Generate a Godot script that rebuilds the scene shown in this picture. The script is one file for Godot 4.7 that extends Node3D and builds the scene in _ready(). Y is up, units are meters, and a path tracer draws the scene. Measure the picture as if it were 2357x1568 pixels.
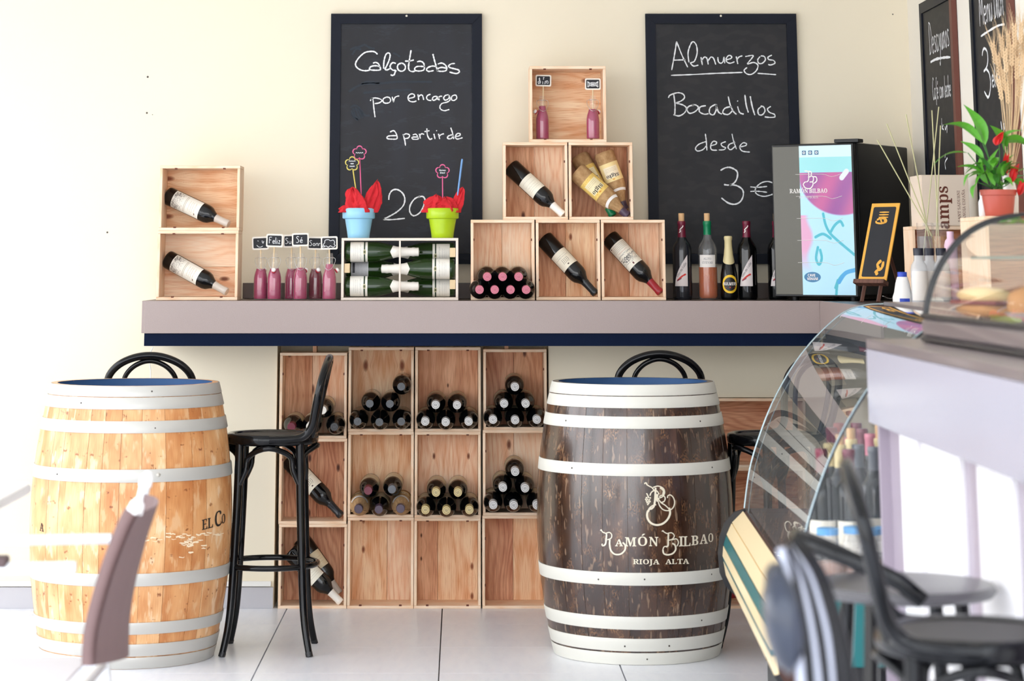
extends Node3D
# A wine bar: long counter with crates, chalkboards, barrels, stools, a display case. Units are metres, y up.

const EYE := 1.32
const FOCAL := 5568.0            # pixels of the 2357 x 1568 frame (an 85 mm lens)
const PITCH := 12.37             # degrees
const PU := 1060.0               # principal point of the shifted lens
const PV := -621.0
const WALL := 9.92               # distance of the back wall
const NICHE := 10.12
const COUNTER := 9.45            # front of the counter
const TOP := 1.171               # height of the counter
const RIGHT := 1.83              # right wall

var SP := sin(deg_to_rad(PITCH))
var CP := cos(deg_to_rad(PITCH))
var M := {}
var T := {}
var used := {}
var protos := {}
var rng := RandomNumberGenerator.new()


class MB:
	var v := PackedVector3Array()
	var n := PackedVector3Array()
	var t := PackedVector2Array()
	var xf := Transform3D()

	func tri(a: Vector3, b: Vector3, c: Vector3, na: Vector3, nb: Vector3, nc: Vector3, ua := Vector2.ZERO, ub := Vector2.ZERO, uc := Vector2.ZERO) -> void:
		if (b - a).cross(c - a).dot(na + nb + nc) > 0.0:
			var s := b
			b = c
			c = s
			s = nb
			nb = nc
			nc = s
			var q := ub
			ub = uc
			uc = q
		v.append(xf * a)
		v.append(xf * b)
		v.append(xf * c)
		n.append((xf.basis * na).normalized())
		n.append((xf.basis * nb).normalized())
		n.append((xf.basis * nc).normalized())
		t.append(ua)
		t.append(ub)
		t.append(uc)

	func quad(a: Vector3, b: Vector3, c: Vector3, d: Vector3, na: Vector3, nb: Vector3, nc: Vector3, nd: Vector3, ua := Vector2.ZERO, ub := Vector2.ZERO, uc := Vector2.ZERO, ud := Vector2.ZERO) -> void:
		tri(a, b, c, na, nb, nc, ua, ub, uc)
		tri(a, c, d, na, nc, nd, ua, uc, ud)

	func flat(a: Vector3, b: Vector3, c: Vector3, d: Vector3, nn: Vector3) -> void:
		quad(a, b, c, d, nn, nn, nn, nn, Vector2(0, 1), Vector2(1, 1), Vector2(1, 0), Vector2(0, 0))

	func face(a: Vector3, b: Vector3, c: Vector3, out: Vector3) -> void:
		var nn := (b - a).cross(c - a).normalized()
		if nn.dot(out) < 0:
			nn = -nn
		tri(a, b, c, nn, nn, nn)

	# a box with rounded-looking edges; uv in metres with v along the grain
	func box(c: Vector3, s: Vector3, b := 0.002, grain := 1, off := Vector2.ZERO, uvs := 1.0) -> void:
		var h := s * 0.5
		b = minf(b, minf(h.x, minf(h.y, h.z)) * 0.9)
		var pt := func(sg: Vector3, ax: int) -> Vector3:
			var p := Vector3(sg.x * (h.x - b), sg.y * (h.y - b), sg.z * (h.z - b))
			p[ax] = sg[ax] * h[ax]
			return c + p
		var uv := func(p: Vector3, ax: int) -> Vector2:
			var q := p - c
			var g := grain
			if ax == g:
				g = (ax + 1) % 3
			var o := 3 - ax - g
			return Vector2(q[o], q[g]) * uvs + off
		for ax in 3:
			var a1 := (ax + 1) % 3
			var a2 := (ax + 2) % 3
			for sg in [-1.0, 1.0]:
				var nn := Vector3.ZERO
				nn[ax] = sg
				var ps := []
				for k in [[-1, -1], [1, -1], [1, 1], [-1, 1]]:
					var w := Vector3.ZERO
					w[ax] = sg
					w[a1] = k[0]
					w[a2] = k[1]
					ps.append(pt.call(w, ax))
				quad(ps[0], ps[1], ps[2], ps[3], nn, nn, nn, nn, uv.call(ps[0], ax), uv.call(ps[1], ax), uv.call(ps[2], ax), uv.call(ps[3], ax))
			if b <= 0.0:
				continue
			# edges that run along ax
			for s1 in [-1.0, 1.0]:
				for s2 in [-1.0, 1.0]:
					var w0 := Vector3.ZERO
					w0[ax] = -1
					w0[a1] = s1
					w0[a2] = s2
					var w1 := w0
					w1[ax] = 1
					var n1 := Vector3.ZERO
					n1[a1] = s1
					var n2 := Vector3.ZERO
					n2[a2] = s2
					var p0: Vector3 = pt.call(w0, a1)
					var p1: Vector3 = pt.call(w1, a1)
					var p2: Vector3 = pt.call(w1, a2)
					var p3: Vector3 = pt.call(w0, a2)
					quad(p0, p1, p2, p3, n1, n1, n2, n2, uv.call(p0, a1), uv.call(p1, a1), uv.call(p2, a1), uv.call(p3, a1))
		if b <= 0.0:
			return
		for sx in [-1.0, 1.0]:
			for sy in [-1.0, 1.0]:
				for sz in [-1.0, 1.0]:
					var w := Vector3(sx, sy, sz)
					var p0: Vector3 = pt.call(w, 0)
					var p1: Vector3 = pt.call(w, 1)
					var p2: Vector3 = pt.call(w, 2)
					tri(p0, p1, p2, Vector3(sx, 0, 0), Vector3(0, sy, 0), Vector3(0, 0, sz), uv.call(p0, 0), uv.call(p1, 0), uv.call(p2, 0))

	# profile of (radius, y) turned round y; a 0 faces +z
	func lathe(prof: Array, segs := 24, a0 := 0.0, a1 := TAU, inward := false) -> void:
		var k := prof.size()
		var sn := []
		var ln := [0.0]
		for i in k - 1:
			var d: Vector2 = prof[i + 1] - prof[i]
			var q := Vector2(d.y, -d.x).normalized()
			sn.append(-q if inward else q)
			ln.append(ln[i] + d.length())
		for i in k - 1:
			var d: Vector2 = prof[i + 1] - prof[i]
			if d.length() < 1e-7:
				continue
			var nb0: Vector2 = sn[i]
			var nb1: Vector2 = sn[i]
			if i > 0 and sn[i].dot(sn[i - 1]) > 0.6:
				nb0 = (sn[i] + sn[i - 1]).normalized()
			if i < k - 2 and sn[i].dot(sn[i + 1]) > 0.6:
				nb1 = (sn[i] + sn[i + 1]).normalized()
			for j in segs:
				var t0 := float(j) / segs
				var t1 := float(j + 1) / segs
				var b0 := a0 + (a1 - a0) * t0
				var b1 := a0 + (a1 - a0) * t1
				var e0 := Vector3(sin(b0), 0, cos(b0))
				var e1 := Vector3(sin(b1), 0, cos(b1))
				var p: Vector2 = prof[i]
				var q: Vector2 = prof[i + 1]
				var up := Vector3.UP
				var A := e0 * p.x + up * p.y
				var B := e1 * p.x + up * p.y
				var C := e1 * q.x + up * q.y
				var D := e0 * q.x + up * q.y
				var w0: float = 1.0 - ln[i] / ln[k - 1]
				var w1: float = 1.0 - ln[i + 1] / ln[k - 1]
				var n0 := e0 * nb0.x + up * nb0.y
				var n1 := e1 * nb0.x + up * nb0.y
				var n2 := e1 * nb1.x + up * nb1.y
				var n3 := e0 * nb1.x + up * nb1.y
				if q.x < 1e-6:
					tri(A, B, D, n0, n1, n3, Vector2(t0, w0), Vector2(t1, w0), Vector2(t0, w1))
				elif p.x < 1e-6:
					tri(A, C, D, n0, n2, n3, Vector2(t0, w0), Vector2(t1, w1), Vector2(t0, w1))
				else:
					quad(A, B, C, D, n0, n1, n2, n3, Vector2(t0, w0), Vector2(t1, w0), Vector2(t1, w1), Vector2(t0, w1))

	# patch on a cylinder round y, centred on +z; lo and hi give its lower and upper edge for u in 0..1
	func patch(r: float, half: float, lo: Callable, hi: Callable, segs := 14, rows := 1) -> void:
		for j in segs:
			for i in rows:
				var ps := []
				var ns := []
				var us := []
				for k in [[0, 0], [1, 0], [1, 1], [0, 1]]:
					var u := float(j + k[0]) / segs
					var w := float(i + k[1]) / rows
					var a := lerpf(-half, half, u)
					var y: float = lerpf(lo.call(u), hi.call(u), w)
					ns.append(Vector3(sin(a), 0, cos(a)))
					ps.append(ns[-1] * r + Vector3.UP * y)
					us.append(Vector2(u, 1.0 - w))
				quad(ps[0], ps[1], ps[2], ps[3], ns[0], ns[1], ns[2], ns[3], us[0], us[1], us[2], us[3])

	# a tube along points; rad is a number or one per point; squash flattens it across the second axis
	func tube(pts: Array, rad, segs := 8, closed := false, squash := 1.0, up0 := Vector3.UP) -> void:
		var k := pts.size()
		var fr := []
		var up := up0
		for i in k:
			var d: Vector3
			if closed:
				d = (pts[(i + 1) % k] - pts[(i + k - 1) % k]).normalized()
			else:
				d = (pts[mini(i + 1, k - 1)] - pts[maxi(i - 1, 0)]).normalized()
			var sd := d.cross(up)
			if sd.length() < 0.05:
				sd = d.cross(Vector3.RIGHT if absf(d.x) < 0.8 else Vector3.BACK)
			sd = sd.normalized()
			up = sd.cross(d).normalized()
			fr.append([sd, up])
		var rings := []
		for i in k:
			var r: float = rad[i] if rad is Array else rad
			var ring := []
			for j in segs:
				var a := TAU * j / segs
				var nn: Vector3 = fr[i][0] * cos(a) * squash + fr[i][1] * sin(a)
				var nr: Vector3 = (fr[i][0] * cos(a) / squash + fr[i][1] * sin(a)).normalized()
				ring.append([pts[i] + nn * r, nr])
			rings.append(ring)
		for i in (k if closed else k - 1):
			var A: Array = rings[i]
			var B: Array = rings[(i + 1) % k]
			for j in segs:
				var j2 := (j + 1) % segs
				var w0 := float(i) / k
				var w1 := float(i + 1) / k
				quad(A[j][0], A[j2][0], B[j2][0], B[j][0], A[j][1], A[j2][1], B[j2][1], B[j][1], Vector2(float(j) / segs, w0), Vector2(float(j + 1) / segs, w0), Vector2(float(j + 1) / segs, w1), Vector2(float(j) / segs, w1))
		if not closed:
			for e in [0, k - 1]:
				var d: Vector3 = (pts[0] - pts[1]) if e == 0 else (pts[k - 1] - pts[k - 2])
				d = d.normalized()
				for j in segs:
					tri(pts[e], rings[e][j][0], rings[e][(j + 1) % segs][0], d, d, d)

	# polygon in x, y pulled from z0 to z1
	func prism(poly: PackedVector2Array, z0: float, z1: float, uvs := 1.0) -> void:
		var idx := Geometry2D.triangulate_polygon(poly)
		for i in range(0, idx.size(), 3):
			for e in [[z0, Vector3(0, 0, signf(z0 - z1))], [z1, Vector3(0, 0, signf(z1 - z0))]]:
				var a := poly[idx[i]]
				var b := poly[idx[i + 1]]
				var c := poly[idx[i + 2]]
				tri(Vector3(a.x, a.y, e[0]), Vector3(b.x, b.y, e[0]), Vector3(c.x, c.y, e[0]), e[1], e[1], e[1], a * uvs, b * uvs, c * uvs)
		var ccw := not Geometry2D.is_polygon_clockwise(poly)
		for i in poly.size():
			var a := poly[i]
			var b := poly[(i + 1) % poly.size()]
			var d := b - a
			var nn := Vector3(d.y, -d.x, 0).normalized()
			if not ccw:
				nn = -nn
			quad(Vector3(a.x, a.y, z0), Vector3(b.x, b.y, z0), Vector3(b.x, b.y, z1), Vector3(a.x, a.y, z1), nn, nn, nn, nn, a * uvs, b * uvs, b * uvs + Vector2(0, 0.1), a * uvs + Vector2(0, 0.1))

	# a flat line of writing: pts in the plane given by basis (x right, y up, z out), w wide, th thick
	func stroke(pts: PackedVector2Array, w: float, to3: Callable, lift := 0.0006, ragged := 0.25, seed_ := 1) -> void:
		var r := RandomNumberGenerator.new()
		r.seed = seed_
		var k := pts.size()
		if k < 2:
			return
		var L := []
		var R := []
		for i in k:
			var d := (pts[mini(i + 1, k - 1)] - pts[maxi(i - 1, 0)]).normalized()
			var nn := Vector2(-d.y, d.x)
			var ww := w * 0.5 * (1.0 + r.randf_range(-ragged, ragged))
			if i == 0 or i == k - 1:
				ww *= 0.6
			L.append(pts[i] + nn * ww)
			R.append(pts[i] - nn * ww)
		for i in k - 1:
			var a: Vector3 = to3.call(L[i], lift)
			var b: Vector3 = to3.call(R[i], lift)
			var c: Vector3 = to3.call(R[i + 1], lift)
			var d: Vector3 = to3.call(L[i + 1], lift)
			var o: Vector3 = (to3.call(pts[i], lift + 0.01) - to3.call(pts[i], lift)).normalized()
			quad(a, b, c, d, o, o, o, o)

	func mesh() -> ArrayMesh:
		var arr := []
		arr.resize(Mesh.ARRAY_MAX)
		arr[Mesh.ARRAY_VERTEX] = v
		arr[Mesh.ARRAY_NORMAL] = n
		arr[Mesh.ARRAY_TEX_UV] = t
		var m := ArrayMesh.new()
		m.add_surface_from_arrays(Mesh.PRIMITIVE_TRIANGLES, arr)
		return m


func spline(pts: Array, steps := 6, closed := false) -> Array:
	var out := []
	var k := pts.size()
	for i in (k if closed else k - 1):
		var p0 = pts[(i + k - 1) % k] if closed else pts[maxi(i - 1, 0)]
		var p1 = pts[i]
		var p2 = pts[(i + 1) % k]
		var p3 = pts[(i + 2) % k] if closed else pts[mini(i + 2, k - 1)]
		for s in steps:
			out.append(p1.cubic_interpolate(p2, p0, p3, float(s) / steps))
	if not closed:
		out.append(pts[k - 1])
	return out


func flat_spline(raw: Array, steps := 5) -> PackedVector2Array:
	var pts := []
	for p in raw:
		pts.append(p if p is Vector2 else Vector2(p[0], p[1]))
	return PackedVector2Array(spline(pts, steps))


# a point of the photograph at a distance from the camera, in metres
func px(u: float, v: float, z: float) -> Vector3:
	var t := (v - PV) / FOCAL
	var y := z * (SP - t * CP) / (CP + t * SP)
	return Vector3((u - PU) * (y * SP + z * CP) / FOCAL, EYE + y, -z)


# the same on the plane of the right wall
func px_side(u: float, v: float, x: float) -> Vector3:
	var cz := FOCAL * x / (u - PU)
	var yc := -(v - PV) / FOCAL * cz
	return Vector3(x, EYE + yc * CP + cz * SP, -(cz * CP - yc * SP))


# the same at a given height above the floor
func px_high(u: float, v: float, h: float) -> Vector3:
	var t := (v - PV) / FOCAL
	return px(u, v, (h - EYE) * (CP + t * SP) / (SP - t * CP))


func numbered(called: String) -> String:
	var k: int = used.get(called, 0)
	used[called] = k + 1
	return called if k == 0 else "%s_%03d" % [called, k]


func tag(o: Node, label: String, category: String, group := "", kind := "") -> Node:
	if label:
		o.set_meta("label", label)
	if category:
		o.set_meta("category", category)
	if group:
		o.set_meta("group", group)
	if kind:
		o.set_meta("kind", kind)
	return o


func thing(called: String, label: String, category: String, at := Vector3.ZERO, group := "") -> Node3D:
	var o := Node3D.new()
	o.name = numbered(called)
	add_child(o)
	o.position = at
	tag(o, label, category, group)
	return o


func put(mb, called: String, m: Material, parent: Node, label := "") -> MeshInstance3D:
	var o := MeshInstance3D.new()
	o.name = numbered(called) if parent == self else called
	o.mesh = mb.mesh() if mb is MB else mb
	o.material_override = m
	parent.add_child(o, true)
	if label:
		o.set_meta("label", label)
	return o


func struct(mb, called: String, m: Material) -> MeshInstance3D:
	var o := put(mb, called, m, self)
	o.set_meta("kind", "structure")
	return o


func copy(o: Node3D, label: String, at: Transform3D, called := "") -> Node3D:
	var c: Node3D = o.duplicate()
	c.name = numbered(called if called else String(o.get_meta("base_name")))
	add_child(c)
	c.transform = at
	c.set_meta("label", label)
	return c


func mat(key: String, col: Color, rough := 0.6, metal := 0.0, spec := 0.5) -> StandardMaterial3D:
	if M.has(key):
		return M[key]
	var m := StandardMaterial3D.new()
	m.resource_name = key
	m.albedo_color = col
	m.roughness = rough
	m.metallic = metal
	m.metallic_specular = spec
	M[key] = m
	return m


func tmat(key: String, tex: Texture2D, rough := 0.6, tint := Color.WHITE, scale := 1.0) -> StandardMaterial3D:
	if M.has(key):
		return M[key]
	var m := mat(key, tint, rough)
	m.albedo_texture = tex
	m.uv1_scale = Vector3(scale, scale, scale)
	return m


func pane(key: String, col: Color, rough := 0.0) -> StandardMaterial3D:
	if M.has(key):
		return M[key]
	var m := mat(key, col, rough)
	m.transparency = BaseMaterial3D.TRANSPARENCY_ALPHA
	return m


func rgb(r: int, g: int, b: int, a := 1.0) -> Color:
	return Color(r / 255.0, g / 255.0, b / 255.0, a)


# ---------------------------------------------------------------- textures

func noise(seed_: int, freq: float, oct := 3) -> FastNoiseLite:
	var f := FastNoiseLite.new()
	f.seed = seed_
	f.noise_type = FastNoiseLite.TYPE_SIMPLEX_SMOOTH
	f.frequency = freq
	f.fractal_octaves = oct
	return f


func image_of(w: int, h: int, at: Callable) -> ImageTexture:
	var im := Image.create(w, h, false, Image.FORMAT_RGB8)
	for y in h:
		for x in w:
			im.set_pixel(x, y, at.call(x, y))
	return ImageTexture.create_from_image(im)


# pine board, grain along v; knots: [x, y, size] in pixels
func wood_tex(seed_: int, light: Color, mid: Color, dark: Color, knots: Array, rings := 0.05, w := 512, h := 512) -> ImageTexture:
	var a := noise(seed_, 0.006, 2)
	var b := noise(seed_ + 7, 0.05, 2)
	var c := noise(seed_ + 13, 0.012, 2)
	return image_of(w, h, func(x: int, y: int) -> Color:
		var fx := float(x if x < w / 2 else w - x)      # the board is book-matched so that it repeats without a break
		var fy := float(y if y < h / 2 else h - y)
		var core := 0.0
		for k in knots:
			var dx: float = fx - k[0]
			var dy: float = (fy - k[1]) * 0.45
			var d: float = sqrt(dx * dx + dy * dy)
			var s: float = k[2]
			fx += dx / maxf(d, 1.0) * s * 1.6 * exp(-d / (s * 2.2))
			core = maxf(core, clampf(1.5 - d / (s * 0.42), 0.0, 1.0))
		var wob := a.get_noise_2d(fx * 1.6, fy * 0.35) * 42.0
		var ring := 0.5 + 0.5 * sin((fx + wob) * rings * TAU)
		ring = ring * ring
		var fine := b.get_noise_2d(fx * 6.0, fy * 0.25)
		var blot := c.get_noise_2d(fx, fy * 0.4)
		var t := clampf(0.30 + ring * 0.46 + fine * 0.42 + blot * 0.6, 0.0, 1.25)
		var col := light.lerp(mid, t)
		return col.lerp(dark, maxf(core * 0.92, clampf(fine * 0.35 - 0.12, 0.0, 0.3))))


func make_textures() -> void:
	# crates
	T.pine_a = wood_tex(3, rgb(255, 224, 192), rgb(236, 176, 134), rgb(112, 58, 34), [[90, 70, 14], [200, 190, 9]], 0.040)
	T.pine_b = wood_tex(17, rgb(244, 194, 154), rgb(204, 140, 100), rgb(86, 42, 22), [[196, 120, 12], [60, 220, 6], [120, 70, 5]], 0.030)
	T.pine_c = wood_tex(29, rgb(234, 180, 142), rgb(190, 124, 90), rgb(70, 32, 18), [[110, 170, 11]], 0.052)
	T.pine_d = wood_tex(41, rgb(255, 222, 182), rgb(232, 170, 122), rgb(126, 62, 30), [[60, 130, 16], [190, 210, 10]], 0.025)
	T.pine_e = wood_tex(53, rgb(255, 230, 202), rgb(248, 206, 168), rgb(160, 96, 62), [], 0.05)
	# barrels: v runs the length of a stave
	var n1 := noise(61, 0.02, 3)
	var n2 := noise(67, 0.09, 2)
	var n3 := noise(71, 0.006, 3)
	T.oak_light = image_of(512, 768, func(x: int, y: int) -> Color:
		var g := n2.get_noise_2d(x * 3.0, y * 0.16)
		var p := n3.get_noise_2d(x * 1.6, y * 0.9)
		var t := clampf(0.45 + 0.30 * g + 0.9 * p, 0.0, 1.0)
		var c := rgb(238, 190, 138).lerp(rgb(204, 140, 86), t)
		var s := n1.get_noise_2d(x * 1.1 + 300.0, y * 0.5) + 0.35 * g
		if s > 0.26:
			c = c.lerp(rgb(246, 222, 190), clampf((s - 0.26) * 4.0, 0.0, 0.6))
		var q := n1.get_noise_2d(x * 1.0 - 700.0, y * 1.6) + 0.2 * g
		if q > 0.55:
			c = c.lerp(rgb(128, 70, 34), clampf((q - 0.55) * 6.0, 0.0, 0.8))
		return c)
	T.oak_dark = image_of(512, 768, func(x: int, y: int) -> Color:
		var g := n2.get_noise_2d(x * 3.0, y * 0.2)
		var p := n3.get_noise_2d(x * 1.8 + 90.0, y * 0.8)
		var t := clampf(0.5 + 0.35 * g + 1.0 * p, 0.0, 1.0)
		var c := rgb(86, 58, 42).lerp(rgb(50, 32, 25), t)
		var s := n1.get_noise_2d(x * 0.8 + 500.0, y * 0.55)
		var s2 := n2.get_noise_2d(x * 2.2 + 80.0, y * 1.1)
		var edge := 0.10 if (y < 150 and y > 60) or y > 590 or (y > 180 and y < 230) else 0.0
		var a := clampf((s + edge - 0.16) * 2.6, 0.0, 1.0) * clampf(0.35 + s2 * 2.4, 0.0, 1.0)
		c = c.lerp(rgb(168, 122, 80), a * 0.7)
		var q := n2.get_noise_2d(x * 0.6 - 300.0, y * 0.16)
		if q > 0.44:
			c = c.lerp(rgb(206, 178, 146), clampf((q - 0.44) * 4.0, 0.0, 0.5))
		return c)
	# floor tile
	T.tile = image_of(256, 256, func(x: int, y: int) -> Color:
		var t := 0.5 + 0.5 * n1.get_noise_2d(x * 0.7, y * 4.0) + 0.3 * n2.get_noise_2d(x * 4.0, y * 4.0)
		return rgb(250, 251, 255).lerp(rgb(238, 240, 247), clampf(t, 0.0, 1.0)))
	# chalkboard slate with wiped chalk dust
	T.slate = image_of(256, 416, func(x: int, y: int) -> Color:
		var c := rgb(26, 29, 39).lerp(rgb(19, 20, 27), clampf(0.5 + n3.get_noise_2d(x * 2.0, y * 0.8), 0.0, 1.0))
		var d := n1.get_noise_2d(x * 0.55 + y * 0.2, y * 1.6) + 0.4 * n2.get_noise_2d(x * 0.7, y * 3.0)
		if d > 0.28:
			c = c.lerp(rgb(116, 132, 144), clampf((d - 0.28) * 0.5, 0.0, 0.12))
		return c)
	T.slate_worn = image_of(256, 416, func(x: int, y: int) -> Color:
		var c := rgb(25, 25, 30).lerp(rgb(15, 17, 24), clampf(0.5 + 1.2 * n3.get_noise_2d(x * 1.6 + 50.0, y * 1.2), 0.0, 1.0))
		var d := n2.get_noise_2d(x * 0.25 + 30.0, y * 0.5)
		return c.lerp(rgb(70, 62, 60), clampf(d * 0.8, 0.0, 0.25)))
	# woven cane
	T.cane = image_of(64, 64, func(x: int, y: int) -> Color:
		var a := fposmod(x + y, 16)
		var b := fposmod(x - y + 64, 16)
		var over := int((x + y) / 16.0) % 2 == 0
		var hi := (a < 6 and over) or (b < 6 and not over)
		return rgb(70, 66, 62) if hi else rgb(20, 19, 20))
	# burlap wrap
	T.burlap = image_of(128, 128, func(x: int, y: int) -> Color:
		var t := 0.5 + 0.3 * sin(x * 1.57) * sin(y * 1.57) + 0.5 * n1.get_noise_2d(x * 2.0, y * 2.0)
		return rgb(206, 170, 124).lerp(rgb(160, 120, 78), clampf(t, 0.0, 1.0)))
	# brushed steel
	T.brushed = image_of(128, 128, func(x: int, y: int) -> Color:
		var t := 0.5 + 0.5 * n2.get_noise_2d(x * 0.15, y * 7.0)
		return rgb(190, 180, 180).lerp(rgb(140, 130, 134), t))
	# fruit smoothie
	T.smoothie = image_of(128, 128, func(x: int, y: int) -> Color:
		var t := 0.5 + 0.9 * n2.get_noise_2d(x * 4.0, y * 4.0)
		return rgb(190, 44, 104).lerp(rgb(132, 14, 64), clampf(t, 0.0, 1.0)))
	T.walnut = wood_tex(83, rgb(112, 74, 60), rgb(76, 46, 38), rgb(40, 22, 18), [], 0.05, 128, 128)
	T.laminate = image_of(128, 128, func(x: int, y: int) -> Color:
		return rgb(172, 156, 152).lerp(rgb(158, 142, 138), clampf(0.5 + 0.8 * n2.get_noise_2d(x * 5.0, y * 5.0), 0.0, 1.0)))


# draws a soft line into an image
func ink(im: Image, pts: PackedVector2Array, r: float, c: Color) -> void:
	for i in pts.size() - 1:
		var a := pts[i]
		var b := pts[i + 1]
		var k := int(a.distance_to(b) / maxf(r * 0.4, 0.5)) + 1
		for s in k:
			var p := a.lerp(b, float(s) / k)
			for y in range(int(p.y - r - 1), int(p.y + r + 2)):
				for x in range(int(p.x - r - 1), int(p.x + r + 2)):
					if x >= 0 and y >= 0 and x < im.get_width() and y < im.get_height():
						var cov := clampf(r + 0.5 - Vector2(x, y).distance_to(p), 0.0, 1.0) * c.a
						if cov > 0.0:
							im.set_pixel(x, y, im.get_pixel(x, y).lerp(Color(c.r, c.g, c.b), cov))


func print_lines(im: Image, x0: int, x1: int, y: int, h: float, c: Color, r: RandomNumberGenerator) -> void:
	# a line of small print: uneven ticks
	var x := float(x0)
	while x < x1:
		var w := r.randf_range(2.0, 5.0)
		ink(im, PackedVector2Array([Vector2(x, y + r.randf_range(-h, h)), Vector2(x + w, y + r.randf_range(-h, h))]), 0.8, c)
		x += w + r.randf_range(1.5, 4.0)


# kinds of printed bottle labels, drawn as flat print
func label_mat(kind: String) -> StandardMaterial3D:
	if M.has("label_" + kind):
		return M["label_" + kind]
	var r := RandomNumberGenerator.new()
	r.seed = hash(kind)
	var W := 160
	var Hh := 192
	var im := Image.create(W, Hh, false, Image.FORMAT_RGB8)
	im.fill(rgb(238, 230, 208))
	var black := rgb(40, 36, 34, 0.8)
	match kind:
		"engraved":      # v runs from neck (0) to base (1)
			im.fill(rgb(240, 236, 224))
			for k in 420:
				var p := Vector2(r.randf_range(10, 150), 118 + 66 * sqrt(r.randf()))
				var d := Vector2(r.randf_range(-9, 9), r.randf_range(-7, 7))
				ink(im, PackedVector2Array([p, p + d]), 0.7, rgb(70, 62, 58, 0.5 if p.distance_to(Vector2(80, 150)) > 34 else 0.12))
			for y in [96, 104]:
				ink(im, PackedVector2Array([Vector2(14, y), Vector2(146, y)]), 0.8, rgb(150, 130, 100, 0.7))
			for y in [30, 46, 58, 72]:
				print_lines(im, 40, 120, y, 2.5, rgb(180, 140, 90, 0.7), r)
			ink(im, PackedVector2Array([Vector2(120, 26), Vector2(132, 24)]), 3.0, rgb(90, 60, 40, 0.8))
		"plain":
			im.fill(rgb(246, 240, 222))
			for y in [40, 60, 110, 150]:
				print_lines(im, 30, 130, y, 2.0, rgb(150, 138, 120, 0.6), r)
			print_lines(im, 40, 120, 84, 5.0, rgb(170, 156, 130, 0.7), r)
		"stag":
			im.fill(rgb(238, 229, 208))
			print_lines(im, 24, 136, 120, 5.0, rgb(90, 80, 70, 0.8), r)
			for k in 5:
				ink(im, flat_spline([[54 + k * 11, 100], [50 + k * 12, 70], [58 + k * 11, 46]]), 1.2, rgb(110, 98, 84, 0.7))
			print_lines(im, 40, 120, 140, 2.0, rgb(130, 118, 100, 0.7), r)
			im.fill_rect(Rect2i(70, 22, 12, 12), rgb(60, 30, 26))
		"landscape":
			im.fill(rgb(240, 234, 218))
			for k in 360:
				var p := Vector2(r.randf_range(8, 150), r.randf_range(30, 84))
				ink(im, PackedVector2Array([p, p + Vector2(r.randf_range(-8, 8), r.randf_range(-3, 3))]), 0.9, rgb(30, 30, 34, 0.75 if sin(p.x * 0.05) * 14 + 58 < p.y else 0.1))
			print_lines(im, 20, 140, 104, 6.0, rgb(60, 60, 66, 0.8), r)
			print_lines(im, 40, 120, 122, 3.0, rgb(176, 90, 70, 0.7), r)
			for y in [138, 148, 158, 168, 178]:
				print_lines(im, 14, 146, y, 1.2, rgb(120, 112, 100, 0.6), r)
			im.fill_rect(Rect2i(74, 10, 10, 14), rgb(90, 26, 26))
			im.fill_rect(Rect2i(136, 178, 10, 8), rgb(60, 20, 20))
		"cava":
			im.fill(rgb(240, 236, 226))
			im.fill_rect(Rect2i(0, 26, W, 16), rgb(46, 62, 44))
			ink(im, PackedVector2Array([Vector2(80, 30), Vector2(80, 38)]), 14.0, rgb(196, 186, 150))
			ink(im, PackedVector2Array([Vector2(80, 32), Vector2(80, 36)]), 8.0, rgb(74, 84, 52))
			print_lines(im, 30, 130, 76, 6.0, rgb(120, 120, 124, 0.9), r)
			for y in [110, 130, 150]:
				print_lines(im, 40, 120, y, 2.5, rgb(150, 148, 150, 0.7), r)
		"cava_back":
			im.fill(rgb(214, 214, 216))
			for y in range(20, 180, 14):
				print_lines(im, 14, 146, y, 3.0, rgb(96, 98, 106, 0.8), r)
			im.fill_rect(Rect2i(20, 150, 60, 26), rgb(60, 60, 66))
		"tag":
			im.fill(rgb(222, 206, 172))
			for y in [60, 90, 120]:
				print_lines(im, 20, 140, y, 3.0, rgb(150, 120, 80, 0.8), r)
		"sack":
			im.fill(rgb(240, 206, 116))
			for k in 200:
				var p := Vector2(r.randf_range(0, W), r.randf_range(0, Hh))
				ink(im, PackedVector2Array([p, p + Vector2(6, 2)]), 2.2, rgb(228, 176, 70, 0.16))
			im.fill_rect(Rect2i(28, 36, 104, 120), rgb(242, 228, 184))
			for y in [112, 126, 140]:
				print_lines(im, 44, 116, y, 2.0, rgb(140, 110, 80, 0.7), r)
			ink(im, PackedVector2Array([Vector2(78, 20), Vector2(86, 22)]), 6.0, rgb(214, 144, 40, 0.8))
		"sack_pale":
			im.fill(rgb(244, 220, 158))
			im.fill_rect(Rect2i(30, 36, 100, 116), rgb(244, 230, 200))
			for y in [104, 118, 132]:
				print_lines(im, 44, 116, y, 2.0, rgb(140, 110, 80, 0.7), r)
			ink(im, PackedVector2Array([Vector2(78, 18), Vector2(86, 20)]), 6.0, rgb(226, 160, 60, 0.8))
	var m := tmat("label_" + kind, ImageTexture.create_from_image(im), 0.55)
	m.texture_repeat = false
	return m


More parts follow.
